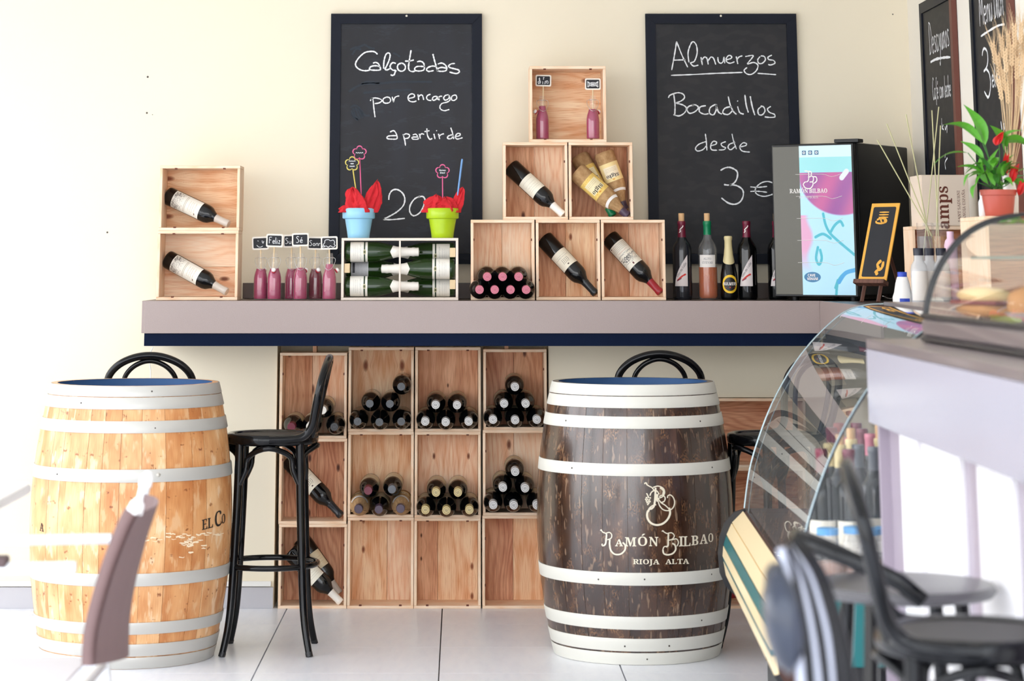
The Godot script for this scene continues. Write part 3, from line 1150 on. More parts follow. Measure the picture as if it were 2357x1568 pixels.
func build_barrels() -> void:
	# dark barrel in front of the counter
	var at := Vector3((1461 - PU) / 660.0, 0, -8.84)
	at.x = px(1461, 1190, 8.84).x
	var re := 0.283
	var rm := 0.341
	var rows := [[884, 911.5], [913.5, 940], [959.5, 987.5, [[-0.9, 0.5], [0.75, 0.5]]], [1068.5, 1096.5, [[-0.75, 0.5], [0.85, 0.5]]], [1319, 1348.5, [[-0.45, 0.4], [0.02, 0.5], [0.8, 0.6]]], [1420.5, 1450, [[0.7, 0.5]]], [1471, 1500, [[-0.2, 0.4], [0.3, 0.4]]], [1504, 1533, [[0.05, 0.5]]]]
	var b := barrel("dark brown weathered oak barrel with white hoops and cream lettering", at, re, rm, "oak_dark", "hoop_paint", hoop_heights(at, re, rm, 1461, rows), 27, 5)
	var on := on_barrel(at, re, rm)
	var logo := MB.new()
	var thin := zoomed([[[985, 1212], [988, 1202], [1000, 1203], [1004, 1216], [1022, 1228], [1046, 1240], [1064, 1262]], [[1030, 1312], [1042, 1282], [1068, 1266], [1092, 1272], [1108, 1300]], [[1180, 1330], [1184, 1310], [1206, 1304], [1230, 1326], [1241, 1366], [1228, 1412], [1188, 1438], [1144, 1430], [1114, 1398], [1098, 1352]],
		[[1056, 1240], [1100, 1228], [1142, 1246], [1156, 1282], [1138, 1318], [1104, 1332], [1086, 1338]], [[1108, 1318], [1140, 1306], [1160, 1330], [1150, 1360], [1118, 1370]], [[1000, 1290], [1010, 1306], [1016, 1322]], [[1084, 1388], [1052, 1396], [1020, 1424], [1022, 1450]], [[1100, 1336], [1126, 1370], [1160, 1392], [1190, 1420]]], 1220, 790, 3.734)
	var i := 0
	for s in thin:
		logo.stroke(PackedVector2Array(spline(s, 6)), 2.6, on, 0.0012, 0.05, i)
		i += 1
	var thick := zoomed([[[1078, 1242], [1076, 1300], [1072, 1360], [1062, 1404], [1034, 1428]], [[1094, 1296], [1090, 1340], [1096, 1360]], [[1040, 1412], [1010, 1450], [1008, 1500], [1034, 1542], [1082, 1562], [1136, 1552], [1180, 1514], [1202, 1462], [1194, 1412]], [[1116, 1240], [1146, 1264], [1142, 1304]]], 1220, 790, 3.734)
	for s in thick:
		logo.stroke(PackedVector2Array(spline(s, 8)), 4.6, on, 0.0012, 0.05, i)
		i += 1
	for g in [[1000, 1328], [1016, 1324], [1032, 1330], [994, 1342], [1010, 1342], [1026, 1346], [1000, 1356], [1016, 1358], [1030, 1362], [1006, 1370], [1020, 1374], [1012, 1386]]:
		var c := Vector2(1220 + g[0] / 3.734, 790 + g[1] / 3.734)
		for k in 8:
			var p := Vector2(cos(TAU * k / 8), sin(TAU * k / 8)) * 2.0
			var q := Vector2(cos(TAU * (k + 1) / 8), sin(TAU * (k + 1) / 8)) * 2.0
			var nn: Vector3 = (on.call(c, 0.01) - on.call(c, 0.0)).normalized()
			logo.tri(on.call(c, 0.0014), on.call(c + p, 0.0014), on.call(c + q, 0.0014), nn, nn, nn)
	put(logo, "painted_monogram", M.paint_cream, b, "cream monogram with a bunch of grapes")
	var name_ := MB.new()
	var caps := zoomed([[[608, 272], [616, 264], [626, 282], [648, 292], [664, 302]], [[650, 296], [686, 286], [706, 306], [700, 336], [668, 350]], [[632, 406], [622, 396], [626, 384]], [[1138, 276], [1146, 268], [1158, 280], [1184, 294]], [[1182, 292], [1222, 286], [1244, 310], [1228, 340], [1198, 350]], [[1222, 348], [1262, 338], [1280, 368], [1266, 402]], [[1186, 402], [1156, 408], [1144, 440]]], 1220, 1150, 3.752)
	for s in caps:
		name_.stroke(PackedVector2Array(spline(s, 6)), 2.4, on, 0.0012, 0.05, i)
		i += 1
	var fat := zoomed([[[662, 300], [658, 350], [652, 386], [634, 404]], [[690, 346], [688, 390], [698, 440], [732, 474], [784, 472], [820, 436], [822, 396], [800, 372]], [[1194, 292], [1192, 350], [1190, 396], [1172, 408]], [[1146, 432], [1154, 464], [1186, 476], [1230, 464], [1256, 430], [1250, 392], [1226, 376]]], 1220, 1150, 3.752)
	for s in fat:
		name_.stroke(PackedVector2Array(spline(s, 6)), 3.6, on, 0.0012, 0.05, i)
		i += 1
	var letters := func(word: String, u: float, v: float, cap_px: float, wide: float, font: String, weight: int, slope: float) -> void:
		text_into(name_, word, cap_px, font, weight, func(p: Vector2, l: float) -> Vector3: return on.call(Vector2(u + p.x, v - p.y - p.x * slope), l), 0.0012, wide)
	for q in [["A", 1424.5, 1250.0, 16.0, 1.1], ["M", 1452.0, 1247.5, 21.0, 0.98], ["Ó", 1479.0, 1246.0, 21.5, 1.05], ["N", 1504.5, 1246.5, 21.5, 0.95], ["I", 1567.5, 1245.5, 23.0, 0.9], ["L", 1580.5, 1245.0, 23.0, 0.85], ["B", 1598.5, 1243.0, 22.0, 0.85], ["A", 1618.5, 1240.0, 22.0, 0.8], ["O", 1635.0, 1236.5, 20.0, 0.6]]:
		letters.call(q[0], q[1], q[2], q[3], q[4], "Droid Serif", 700, 0.08 if q[1] > 1560 else 0.0)
	letters.call("RIOJA", 1487.0, 1294.0, 11.5, 1.25, "Droid Serif", 700, 0.0)
	letters.call("ALTA", 1558.0, 1292.0, 11.5, 1.2, "Droid Serif", 700, 0.03)
	put(name_, "painted_lettering", M.paint_cream, b, "cream painted lettering")
	# light barrel on the left
	var at2 := Vector3(0, 0, -8.76)
	at2.x = px(303, 1190, 8.76).x
	var re2 := 0.290
	var rm2 := 0.347
	var rows2 := [[888, 914, [[0.32, 0.5]]], [915.5, 943, [[-0.5, 0.5]]], [970, 998, [[0.35, 0.4]]], [1081.5, 1111.5, [[0.26, 0.55, 1], [0.38, 0.55, 1], [-0.7, 0.5]]], [1322, 1351, [[0.02, 0.5]]], [1435, 1462], [1484.5, 1512.5], [1515, 1541]]
	var b2 := barrel("light varnished oak barrel with grey metal hoops behind the sling chair", at2, re2, rm2, "oak_light", "hoop_steel", hoop_heights(at2, re2, rm2, 303, rows2), 26, 9)
	var on2 := on_barrel(at2, re2, rm2)
	var st := MB.new()
	var write := func(word: String, u: float, v: float, cap: float, wide: float, slope: float) -> void:
		text_into(st, word, cap, "Droid Serif", 700, func(p: Vector2, l: float) -> Vector3: return on2.call(Vector2(u + p.x, v - p.y - p.x * slope), l), 0.001, wide)
	write.call("EL", 478.0, 1208.0, 24.0, 0.62, 0.25)
	write.call("C", 502.0, 1197.0, 36.0, 0.52, 0.3)
	write.call("O", 515.0, 1197.0, 22.0, 0.4, 0.4)
	put(st, "stamped_lettering", M.stamp_black, b2, "black stamped letters")
	st = MB.new()
	text_into(st, "A", 19.0, "Droid Serif", 700, func(p: Vector2, l: float) -> Vector3: return on2.call(Vector2(97.0 + p.x, 1211.0 - p.y + p.x * 0.3), l), 0.001, 0.45)
	put(st, "stamped_letter", M.stamp_black, b2, "black stamped letter")
	# scuffed varnish: pale flakes with an outline of their own
	var fl := MB.new()
	var rr := RandomNumberGenerator.new()
	rr.seed = 77
	for k in 46:
		var u := rr.randf_range(318, 512)
		var v := 1234 + rr.randfn(0.0, 4.0) + (512 - u) * 0.02
		if k > 26:
			u = 433 + rr.randfn(0.0, 16.0)
			v = 1245 + absf(rr.randfn(0.0, 16.0))
		fl.stroke(PackedVector2Array([Vector2(u, v), Vector2(u + rr.randf_range(3, 10), v + rr.randf_range(-2, 3)), Vector2(u + rr.randf_range(10, 14), v)]), rr.randf_range(1.5, 4.0), on2, 0.0007, 0.5, k)
	put(fl, "varnish_scuff", mat("scuff", rgb(248, 226, 192), 0.8), b2, "pale scuffs in the varnish")


# ---------------------------------------------------------------- bentwood bar stools

func stool_proto() -> Node3D:
	if protos.has("stool"):
		return protos.stool
	var o := Node3D.new()
	o.set_meta("base_name", "bar_stool")
	o.set_meta("category", "stool")
	var rim := MB.new()
	rim.lathe([Vector2(0.132, 0.712), Vector2(0.132, 0.696), Vector2(0.138, 0.690), Vector2(0.156, 0.690), Vector2(0.1625, 0.697), Vector2(0.1640, 0.711), Vector2(0.1610, 0.724), Vector2(0.153, 0.728), Vector2(0.140, 0.7255), Vector2(0.132, 0.720), Vector2(0.132, 0.712)], 40)
	put(rim, "seat_rim", M.black_wood, o)
	var c := MB.new()
	for k in 36:
		var a := TAU * k / 36
		var b := TAU * (k + 1) / 36
		var p := Vector3(sin(a) * 0.137, 0.7215, cos(a) * 0.137)
		var q := Vector3(sin(b) * 0.137, 0.7215, cos(b) * 0.137)
		c.tri(Vector3(0, 0.7195, 0), p, q, Vector3.UP, Vector3.UP, Vector3.UP, Vector2(0.5, 0.5), Vector2(p.x + 0.5, p.z + 0.5), Vector2(q.x + 0.5, q.z + 0.5))
	put(c, "cane_seat", M.cane, o, "woven cane seat")
	var legs := []
	for k in 4:
		var a := PI * 0.25 + PI * 0.5 * k
		var d := Vector3(sin(a), 0, cos(a))
		legs.append(d)
		var b := MB.new()
		var pts := spline([d * 0.148 + Vector3.UP * 0.695, d * 0.155 + Vector3.UP * 0.5, d * 0.166 + Vector3.UP * 0.3, d * 0.176 + Vector3.UP * 0.16, d * 0.189 + Vector3.UP * 0.08, d * 0.210 + Vector3.UP * 0.006], 4)
		var rad := []
		for i in pts.size():
			rad.append(lerpf(0.0158, 0.0118, float(i) / (pts.size() - 1)))
		b.tube(pts, rad, 10)
		var lg := put(b, "leg", M.black_wood, o)
		var f := MB.new()
		f.tube([d * 0.207 + Vector3.UP * 0.014, d * 0.2125 + Vector3.UP * 0.0005], 0.0125, 10)
		put(f, "foot_cap", M.near_black, lg)
	for k in 4:
		var d0: Vector3 = legs[k]
		var d1: Vector3 = legs[(k + 1) % 4]
		var mid := (d0 + d1).normalized()
		var b := MB.new()
		b.tube(spline([d0 * 0.158 + Vector3.UP * 0.545, d0 * 0.140 + d1 * 0.022 + Vector3.UP * 0.605, mid * 0.146 + (d0 - mid) * 0.10 + Vector3.UP * 0.655, mid * 0.160 + Vector3.UP * 0.684, mid * 0.146 + (d1 - mid) * 0.10 + Vector3.UP * 0.655, d1 * 0.140 + d0 * 0.022 + Vector3.UP * 0.605, d1 * 0.158 + Vector3.UP * 0.545], 4), 0.0098, 8)
		put(b, "arched_brace", M.black_wood, o)
	var ring := MB.new()
	var rp := []
	for k in 40:
		rp.append(Vector3(sin(TAU * k / 40) * 0.165, 0.288, cos(TAU * k / 40) * 0.165))
	ring.tube(rp, 0.0098, 8, true)
	put(ring, "foot_ring", M.black_wood, o)
	var halves := [[[0.0, 0.712, 0.158], [0.07, 0.713, 0.143], [0.118, 0.722, 0.130], [0.146, 0.756, 0.134], [0.158, 0.81, 0.148], [0.170, 0.868, 0.156], [0.180, 0.912, 0.148], [0.190, 0.950, 0.112], [0.197, 0.974, 0.058], [0.199, 0.982, 0.0]], [[0.142, 0.716, 0.066], [0.152, 0.745, 0.076], [0.164, 0.81, 0.091], [0.174, 0.866, 0.097], [0.181, 0.906, 0.091], [0.188, 0.938, 0.066], [0.192, 0.957, 0.032], [0.193, 0.963, 0.0]]]
	for h in 2:
		var pts := []
		for p in halves[h]:
			pts.append(Vector3(p[0], p[1], p[2]))
		for i in range(halves[h].size() - 2, -1, -1):
			var p: Array = halves[h][i]
			pts.append(Vector3(p[0], p[1], -p[2]))
		var b := MB.new()
		b.tube(spline(pts, 4), 0.0138 if h == 0 else 0.0092, 10)
		put(b, "back_hoop" if h == 0 else "inner_hoop", M.black_wood, o)
	protos.stool = o
	return o


func build_stools() -> void:
	var p := stool_proto()
	var g := "black bentwood bar stools"
	var a := px(619, 1499, 8.88)
	var list := [
		["black bentwood bar stool with cane seat between the light barrel and crates", Vector3(a.x, 0, -8.88), 0.0],
		["black bar stool behind the light barrel, only its double hoop back showing", Vector3(px(359, 870, 9.30).x, 0, -9.30), -PI * 0.5],
		["black bar stool behind the dark barrel, only its double hoop back showing", Vector3(px(1510, 870, 9.47).x, 0, -9.47), -PI * 0.5],
		["black bar stool half hidden between the dark barrel and glass display case", Vector3(px(1780, 1000, 8.86).x, 0, -8.86), 0.5],
		["blurred black bar stool in the right foreground, back hoop towards the barrels", Vector3(0.848, 0, -4.22), PI - 0.13],
	]
	for s in list:
		var c := copy(p, s[0], Transform3D(Basis(Vector3.UP, s[2]), s[1]))
		c.set_meta("group", g)


# ---------------------------------------------------------------- camera, light, room

func build_view() -> void:
	var cam := Camera3D.new()
	cam.name = "camera"
	add_child(cam)
	var at := CameraAttributesPhysical.new()
	at.frustum_focal_length = 85.0
	at.frustum_focus_distance = 9.05
	at.frustum_near = 0.05
	at.frustum_far = 100.0
	at.exposure_aperture = 4.0
	cam.attributes = at
	cam.projection = Camera3D.PROJECTION_FRUSTUM
	cam.near = 0.05
	cam.far = 100.0
	cam.size = 1568.0 / FOCAL * cam.near
	cam.frustum_offset = Vector2((1178.5 - PU) / FOCAL, -(784.0 - PV) / FOCAL) * cam.near
	cam.position = Vector3(0, EYE, 0)
	cam.rotation.x = deg_to_rad(PITCH)
	cam.current = true
	var env := Environment.new()
	env.tonemap_mode = Environment.TONE_MAPPER_LINEAR
	env.tonemap_exposure = 1.0
	env.background_mode = Environment.BG_SKY
	env.sdfgi_enabled = true
	env.ssao_enabled = true
	env.ssil_enabled = true
	var sky := Sky.new()
	var sm := ProceduralSkyMaterial.new()
	sm.sky_top_color = rgb(226, 236, 250)
	sm.sky_horizon_color = rgb(250, 250, 250)
	sm.ground_bottom_color = rgb(206, 202, 196)
	sm.ground_horizon_color = rgb(238, 236, 232)
	sm.sky_curve = 0.3
	sky.sky_material = sm
	env.sky = sky
	env.background_energy_multiplier = 4.85
	var we := WorldEnvironment.new()
	we.name = "environment"
	we.environment = env
	add_child(we)


func build_room() -> void:
	var xn := px(634, 1100, WALL).x
	var xl := -3.3
	var zb := 1.0        # the tiled floor runs out onto the terrace
	var ze := -2.4       # the open street front of the room
	# floor slab with its tiles
	var f := MB.new()
	f.box(Vector3((xl + RIGHT) * 0.5, -0.06, (zb - NICHE) * 0.5), Vector3(RIGHT - xl + 0.6, 0.098, zb + NICHE + 0.3), 0.0)
	var fl := struct(f, "floor", M.grout)
	var x0 := px_high(660, 1402, 0).x
	var pitch := 0.6033
	var z0 := px_high(1000, 1437, 0).z
	var dz := 0.548
	for i in range(-4, 5):
		for j in range(-1, 22):
			var a := x0 + pitch * i
			var b := minf(a + pitch, RIGHT)
			var c := z0 + dz * (j - 1)
			var d := c + dz
			c = maxf(c, -NICHE)
			a = maxf(a, xl)
			if b - a < 0.05 or d - c < 0.05:
				continue
			var t := MB.new()
			t.box(Vector3((a + b) * 0.5, -0.0055, (c + d) * 0.5), Vector3(b - a - 0.0042, 0.011, d - c - 0.0014), 0.0006, 0, Vector2(rng.randf(), rng.randf()))
			put(t, "floor_tile", M.tile, fl)
	var w := MB.new()
	w.box(Vector3((xl - 0.3 + xn) * 0.5, 1.55, -(WALL + 0.2)), Vector3(xn - xl + 0.3, 3.1, 0.4), 0.0)
	w.box(Vector3((xn + RIGHT + 0.3) * 0.5, 2.06, -(WALL + 0.2)), Vector3(RIGHT + 0.3 - xn, 2.08, 0.4), 0.0)
	var xr := px(1263, 900, WALL).x
	var yr := px(1500, 915, WALL).y
	w.box(Vector3((xr + RIGHT + 0.3) * 0.5, (1.02 + yr) * 0.5, -(WALL + 0.2)), Vector3(RIGHT + 0.3 - xr, 1.02 - yr, 0.4), 0.0)
	struct(w, "wall_back", M.wall_paint)
	var n := MB.new()
	n.box(Vector3((xn + xr) * 0.5, 0.51, -(NICHE + 0.1)), Vector3(xr - xn, 1.02, 0.2), 0.0)
	n.box(Vector3((xr + RIGHT + 0.3) * 0.5, yr * 0.5, -(NICHE + 0.1)), Vector3(RIGHT + 0.3 - xr, yr, 0.2), 0.0)
	struct(n, "wall_niche", M.niche_paint)
	var r := MB.new()
	r.box(Vector3(RIGHT + 0.15, 1.55, (ze - NICHE) * 0.5), Vector3(0.3, 3.1, ze + NICHE + 0.3), 0.0)
	struct(r, "wall_right", M.wall_side_paint)
	var c := MB.new()
	c.box(Vector3((xl + RIGHT) * 0.5, 3.2, (ze - NICHE) * 0.5), Vector3(RIGHT - xl + 0.9, 0.2, ze + NICHE + 0.3), 0.0)
	struct(c, "ceiling", M.ceiling_paint)
	# glazed street front on the left: header and posts round the openings
	var l := MB.new()
	l.box(Vector3(xl - 0.1, 2.98, (ze - NICHE) * 0.5), Vector3(0.2, 0.24, ze + NICHE + 0.3), 0.0)
	l.box(Vector3(xl - 0.1, 1.45, -9.85), Vector3(0.2, 2.9, 0.5), 0.0)
	for k in 4:
		l.box(Vector3(xl - 0.1, 1.45, -8.0 + k * 1.9), Vector3(0.12, 2.9, 0.12), 0.0)
	struct(l, "wall_left", M.ceiling_paint)
	# the front stands open to the terrace, under a header
	var b := MB.new()
	b.box(Vector3((xl + RIGHT) * 0.5, 2.95, ze + 0.1), Vector3(RIGHT - xl + 0.6, 0.3, 0.2), 0.0)
	struct(b, "wall_front", M.ceiling_paint)
	var pv := MB.new()
	pv.box(Vector3(-13.0, -0.08, -4.0), Vector3(19.9, 0.1, 40.0), 0.0)
	pv.box(Vector3(0, -0.08, 11.2), Vector3(6.0, 0.1, 20.0), 0.0)
	struct(pv, "ground_outside", mat("pavement", rgb(206, 202, 196), 0.9))
	# skirting and cable trunking on the left of the niche
	var hs := px(600, 1351, WALL).y
	var ht := px(600, 1338, WALL).y
	var s := MB.new()
	var xs := xl
	while xs < xn - 0.05:
		var xe := minf(xs + 0.6033, xn)
		s.box(Vector3((xs + xe) * 0.5, hs * 0.5, -(WALL - 0.006)), Vector3(xe - xs - 0.002, hs, 0.012), 0.001)
		xs = xe
	struct(s, "baseboard_back", M.skirting)
	var t := MB.new()
	t.box(Vector3((xl + xn) * 0.5 - 0.004, (hs + ht) * 0.5 + 0.002, -(WALL - 0.010)), Vector3(xn - xl - 0.01, ht - hs - 0.002, 0.020), 0.002)
	struct(t, "trim_1", M.trunking)
	# old nail holes in the plaster
	for q in [[340, 177, 0.0045], [338, 260, 0.0040], [351, 264, 0.002], [247, 535, 0.0040], [2055, 33, 0.003]]:
		var h := MB.new()
		var p := px(q[0], q[1], WALL)
		h.xf = Transform3D(Basis(Vector3.RIGHT, PI * 0.5), p)
		h.lathe([Vector2(q[2], 0.0), Vector2(q[2] * 0.8, 0.0016), Vector2(0, 0.0018)], 8)
		var o := put(h, "wall_nail", M.nail, self)
		tag(o, ["small dark nail high on the left wall", "small dark nail below the highest nail on the left", "tiny dark speck beside the middle wall nail", "lowest small dark nail on the left wall", "small brown scratch high on the wall near the right corner"][[177, 260, 264, 535, 33].find(q[1])], "nail", "nails in the wall")


func build_counter() -> void:
	var xl := px(333, 740, COUNTER).x
	var xc := px(1886, 700, COUNTER).x
	var o := thing("bar_counter", "long taupe bar counter with black underside strip along the back wall", "counter", Vector3(0, 0, -COUNTER))
	var yf := px(1000, 767, COUNTER).y
	var yb := px(1000, 797, COUNTER).y
	var ze := 8.10
	var w := MB.new()
	w.box(Vector3((xl + RIGHT) * 0.5, TOP - 0.012, -(WALL - COUNTER) * 0.5 - 0.002), Vector3(RIGHT - xl, 0.024, WALL - COUNTER - 0.004), 0.002)
	put(w, "worktop", M.splash, o)
	var wr := MB.new()
	wr.box(Vector3((xc + RIGHT) * 0.5 + 0.002, TOP - 0.012, (COUNTER - ze) * 0.5 + 0.002), Vector3(RIGHT - xc - 0.004, 0.024, COUNTER - ze), 0.002)
	put(wr, "return_worktop", M.splash, o)
	var f := MB.new()
	f.box(Vector3((xl + xc) * 0.5, (TOP + yf) * 0.5 - 0.0005, 0.006), Vector3(xc - xl, TOP - yf + 0.001, 0.012), 0.0015)
	put(f, "fascia", M.laminate, o)
	var fe := MB.new()
	fe.box(Vector3(xl - 0.006, (TOP + yf) * 0.5, -(WALL - COUNTER) * 0.5), Vector3(0.012, TOP - yf, WALL - COUNTER), 0.0015)
	put(fe, "end_panel", M.laminate, o)
	var fr := MB.new()
	fr.box(Vector3(xc + 0.005, (TOP + yf) * 0.5, (COUNTER - ze) * 0.5 + 0.013), Vector3(0.012, TOP - yf, COUNTER - ze), 0.0015)
	put(fr, "return_fascia", M.laminate, o)
	var b := MB.new()
	b.box(Vector3((xl + xc) * 0.5, (yf + yb) * 0.5, -0.008), Vector3(xc - xl, yf - yb - 0.001, 0.022), 0.001)
	b.box(Vector3(xl + 0.012, (yf + yb) * 0.5, -(WALL - COUNTER) * 0.5), Vector3(0.022, yf - yb - 0.001, WALL - COUNTER - 0.03), 0.001)
	b.box(Vector3(xc + 0.02, (yf + yb) * 0.5, (COUNTER - ze) * 0.5), Vector3(0.02, yf - yb - 0.001, COUNTER - ze), 0.001)
	put(b, "underside_strip", M.black_band, o)
	var s := MB.new()
	var ys := px(560, 652, WALL).y
	s.box(Vector3((xl + 0.33 + RIGHT) * 0.5, (TOP + ys) * 0.5 + 0.001, -(WALL - COUNTER) + 0.009), Vector3(RIGHT - xl - 0.33, ys - TOP, 0.016), 0.001)
	put(s, "upstand", M.splash, o)
	# a thin white cable hanging below the left end
	var c := MB.new()
	c.tube(spline([px(352, 799, 9.88), px(346, 815, 9.89), px(345, 840, 9.90), px(347, 900, 9.90), px(346, 1335, 9.90)], 5), 0.0022, 6)
	var cb := put(c, "cable", M.trunking, self)
	tag(cb, "thin white cable hanging down the wall behind the light barrel", "cable")


# ---------------------------------------------------------------- chalkboards

# frame of four mitred rails round a slate, centred on its node; words: name -> [lines, width]
func chalkboard(label: String, at: Transform3D, w: float, h: float, slate: String, words: Array, right_rail := "board_black", group := "chalkboards with handwritten menus") -> Node3D:
	var o := thing("chalkboard", label, "chalkboard", Vector3.ZERO, group)
	o.transform = at
	var fr := 0.041
	var a := w * 0.5
	var b := h * 0.5
	var gap := 0.0004
	var rails := [[Vector2(-a, b), Vector2(a, b), Vector2(a - fr, b - fr), Vector2(-a + fr, b - fr)], [Vector2(-a, -b), Vector2(a, -b), Vector2(a - fr, -b + fr), Vector2(-a + fr, -b + fr)],
		[Vector2(-a, -b + gap), Vector2(-a, b - gap), Vector2(-a + fr, b - fr - gap), Vector2(-a + fr, -b + fr + gap)], [Vector2(a, -b + gap), Vector2(a, b - gap), Vector2(a - fr, b - fr - gap), Vector2(a - fr, -b + fr + gap)]]
	for i in 4:
		var m := MB.new()
		m.prism(PackedVector2Array(rails[i]), -0.010, 0.010 - (0.0006 if i > 1 else 0.0))
		put(m, "frame_rail", M[right_rail if i == 3 else "board_black"], o)
	var s := MB.new()
	var c := Vector3(a - fr - 0.0005, b - fr - 0.0005, 0.003)
	s.flat(Vector3(-c.x, -c.y, c.z), Vector3(c.x, -c.y, c.z), Vector3(c.x, c.y, c.z), Vector3(-c.x, c.y, c.z), Vector3.BACK)
	s.flat(Vector3(-c.x, -c.y, -0.008), Vector3(c.x, -c.y, -0.008), Vector3(c.x, c.y, -0.008), Vector3(-c.x, c.y, -0.008), Vector3.FORWARD)
	put(s, "slate", M[slate], o)
	var k := MB.new()
	k.xf = Transform3D(Basis(Vector3.RIGHT, PI * 0.5), Vector3(0, b - 0.009, 0.010))
	k.lathe([Vector2(0.0045, 0.0), Vector2(0.004, 0.0018), Vector2(0, 0.0024)], 10)
	put(k, "screw", M.screw, o)
	var i := 1
	for wd in words:
		var m := MB.new()
		for line in wd[0]:
			if line.size() == 1:
				line = [line[0], line[0] + Vector2(0.004, 0.002), line[0] + Vector2(0.006, -0.001)]
			m.stroke(PackedVector2Array(spline(line, 8)), wd[1], on_plane(Vector3(0, 0, 0.003)), 0.0007, 0.3, i)
			i += 1
		put(m, "chalk_word", M.chalk if wd.size() < 3 else M[wd[2]], o)
	return o


# joined-up chalk letters: x height 1, capitals 2
const HAND := {"a": [[[0.8, 0.9], [0.3, 1], [0, 0.5], [0.3, 0], [0.7, 0.3], [0.8, 0.9], [0.8, 0.2], [1, 0]]], "c": [[[0.7, 0.85], [0.35, 1], [0, 0.5], [0.35, 0], [0.8, 0.15]]], "D": [[[0, 2], [0, 0]], [[-0.1, 2], [0.6, 1.8], [1, 1], [0.6, 0.2], [-0.1, 0]]],
	"e": [[[0, 0.5], [0.7, 0.6], [0.5, 1], [0.1, 0.8], [0.1, 0.2], [0.4, 0], [0.8, 0.2]]], "f": [[[0.6, 1.9], [0.35, 1.9], [0.25, 0.8], [0.2, -0.6]], [[0, 1], [0.6, 1]]], "h": [[[0, 2], [0, 0]], [[0, 0.6], [0.35, 1], [0.6, 0.7], [0.6, 0]]], "i": [[[0, 1], [0, 0.1], [0.15, 0]], [[0, 1.4], [0.08, 1.46]]],
	"l": [[[0, 2], [0, 0.2], [0.2, 0]]], "M": [[[0, 0], [0.1, 2]], [[0.1, 2], [0.6, 0.6]], [[0.6, 0.6], [1.1, 2]], [[1.1, 2], [1.2, 0]]], "n": [[[0, 1], [0, 0]], [[0, 0.6], [0.35, 1], [0.6, 0.7], [0.62, 0]]], "o": [[[0.4, 1], [0, 0.5], [0.4, 0], [0.75, 0.5], [0.4, 1]]],
	"r": [[[0, 1], [0, 0]], [[0, 0.5], [0.25, 0.95], [0.5, 0.95]]], "s": [[[0.6, 0.9], [0.2, 1], [0.1, 0.7], [0.5, 0.4], [0.5, 0.1], [0, 0.05]]], "t": [[[0.25, 1.7], [0.25, 0.2], [0.5, 0]], [[0, 1.1], [0.55, 1.1]]], "u": [[[0, 1], [0.05, 0.2], [0.35, 0], [0.6, 0.4]], [[0.6, 1], [0.65, 0]]],
	"y": [[[0, 1], [0.3, 0.2]], [[0.7, 1], [0.25, -0.8], [-0.1, -0.7]]], "C": [[[0.9, 1.8], [0.5, 2], [0, 1], [0.5, 0], [1, 0.2]]], "é": [[[0, 0.5], [0.7, 0.6], [0.5, 1], [0.1, 0.8], [0.1, 0.2], [0.4, 0], [0.8, 0.2]], [[0.35, 1.3], [0.6, 1.65]]], "ú": [[[0, 1], [0.05, 0.2], [0.35, 0], [0.6, 0.4]], [[0.6, 1], [0.65, 0]], [[0.3, 1.3], [0.55, 1.65]]],
	"m": [[[0, 1], [0, 0]], [[0, 0.6], [0.25, 1], [0.45, 0.7], [0.45, 0]], [[0.45, 0.6], [0.7, 1], [0.9, 0.7], [0.92, 0]]], "z": [[[0, 1], [0.6, 1]], [[0.6, 1], [0, 0]], [[0, 0], [0.65, 0]]], "F": [[[0, 2], [0, 0]], [[0, 2], [0.9, 2]], [[0, 1.1], [0.65, 1.1]]], "S": [[[0.85, 1.8], [0.4, 2], [0.1, 1.6], [0.6, 1], [0.75, 0.4], [0.3, 0], [0, 0.2]]]}


func written(word: String, from: Vector2, to: Vector2, unit: float) -> Array:
	var pen := 0.0
	var raw := []
	for ch in word:
		if ch == " ":
			pen += 0.9
			continue
		var wide := 0.0
		for s in HAND[ch]:
			var q := []
			for p in s:
				q.append(Vector2(pen + p[0], p[1]))
				wide = maxf(wide, p[0])
			raw.append(q)
		pen += wide + 0.32
	var dir := (to - from)
	var k := dir.length() / maxf(pen - 0.32, 0.1)
	dir = dir.normalized()
	var up := Vector2(-dir.y, dir.x)
	var out := []
	for q in raw:
		var o := []
		for p in q:
			o.append(from + dir * p.x * k + up * p.y * unit)
		out.append(o)
	return out


# lines noted in an enlarged view of the photograph (origin, scale) -> metres on a board
func board_lines(raw: Array, ox: float, oy: float, k: float, at: Transform3D, z: float, side := false) -> Array:
	var inv := at.affine_inverse()
	var o := []
	for s in zoomed(raw, ox, oy, k):
		var q := []
		for p in s:
			var w := px_side(p.x, p.y, RIGHT - 0.02) if side else px(p.x, p.y, z)
			var l := inv * w
			q.append(Vector2(l.x, l.y))
		o.append(q)
	return o


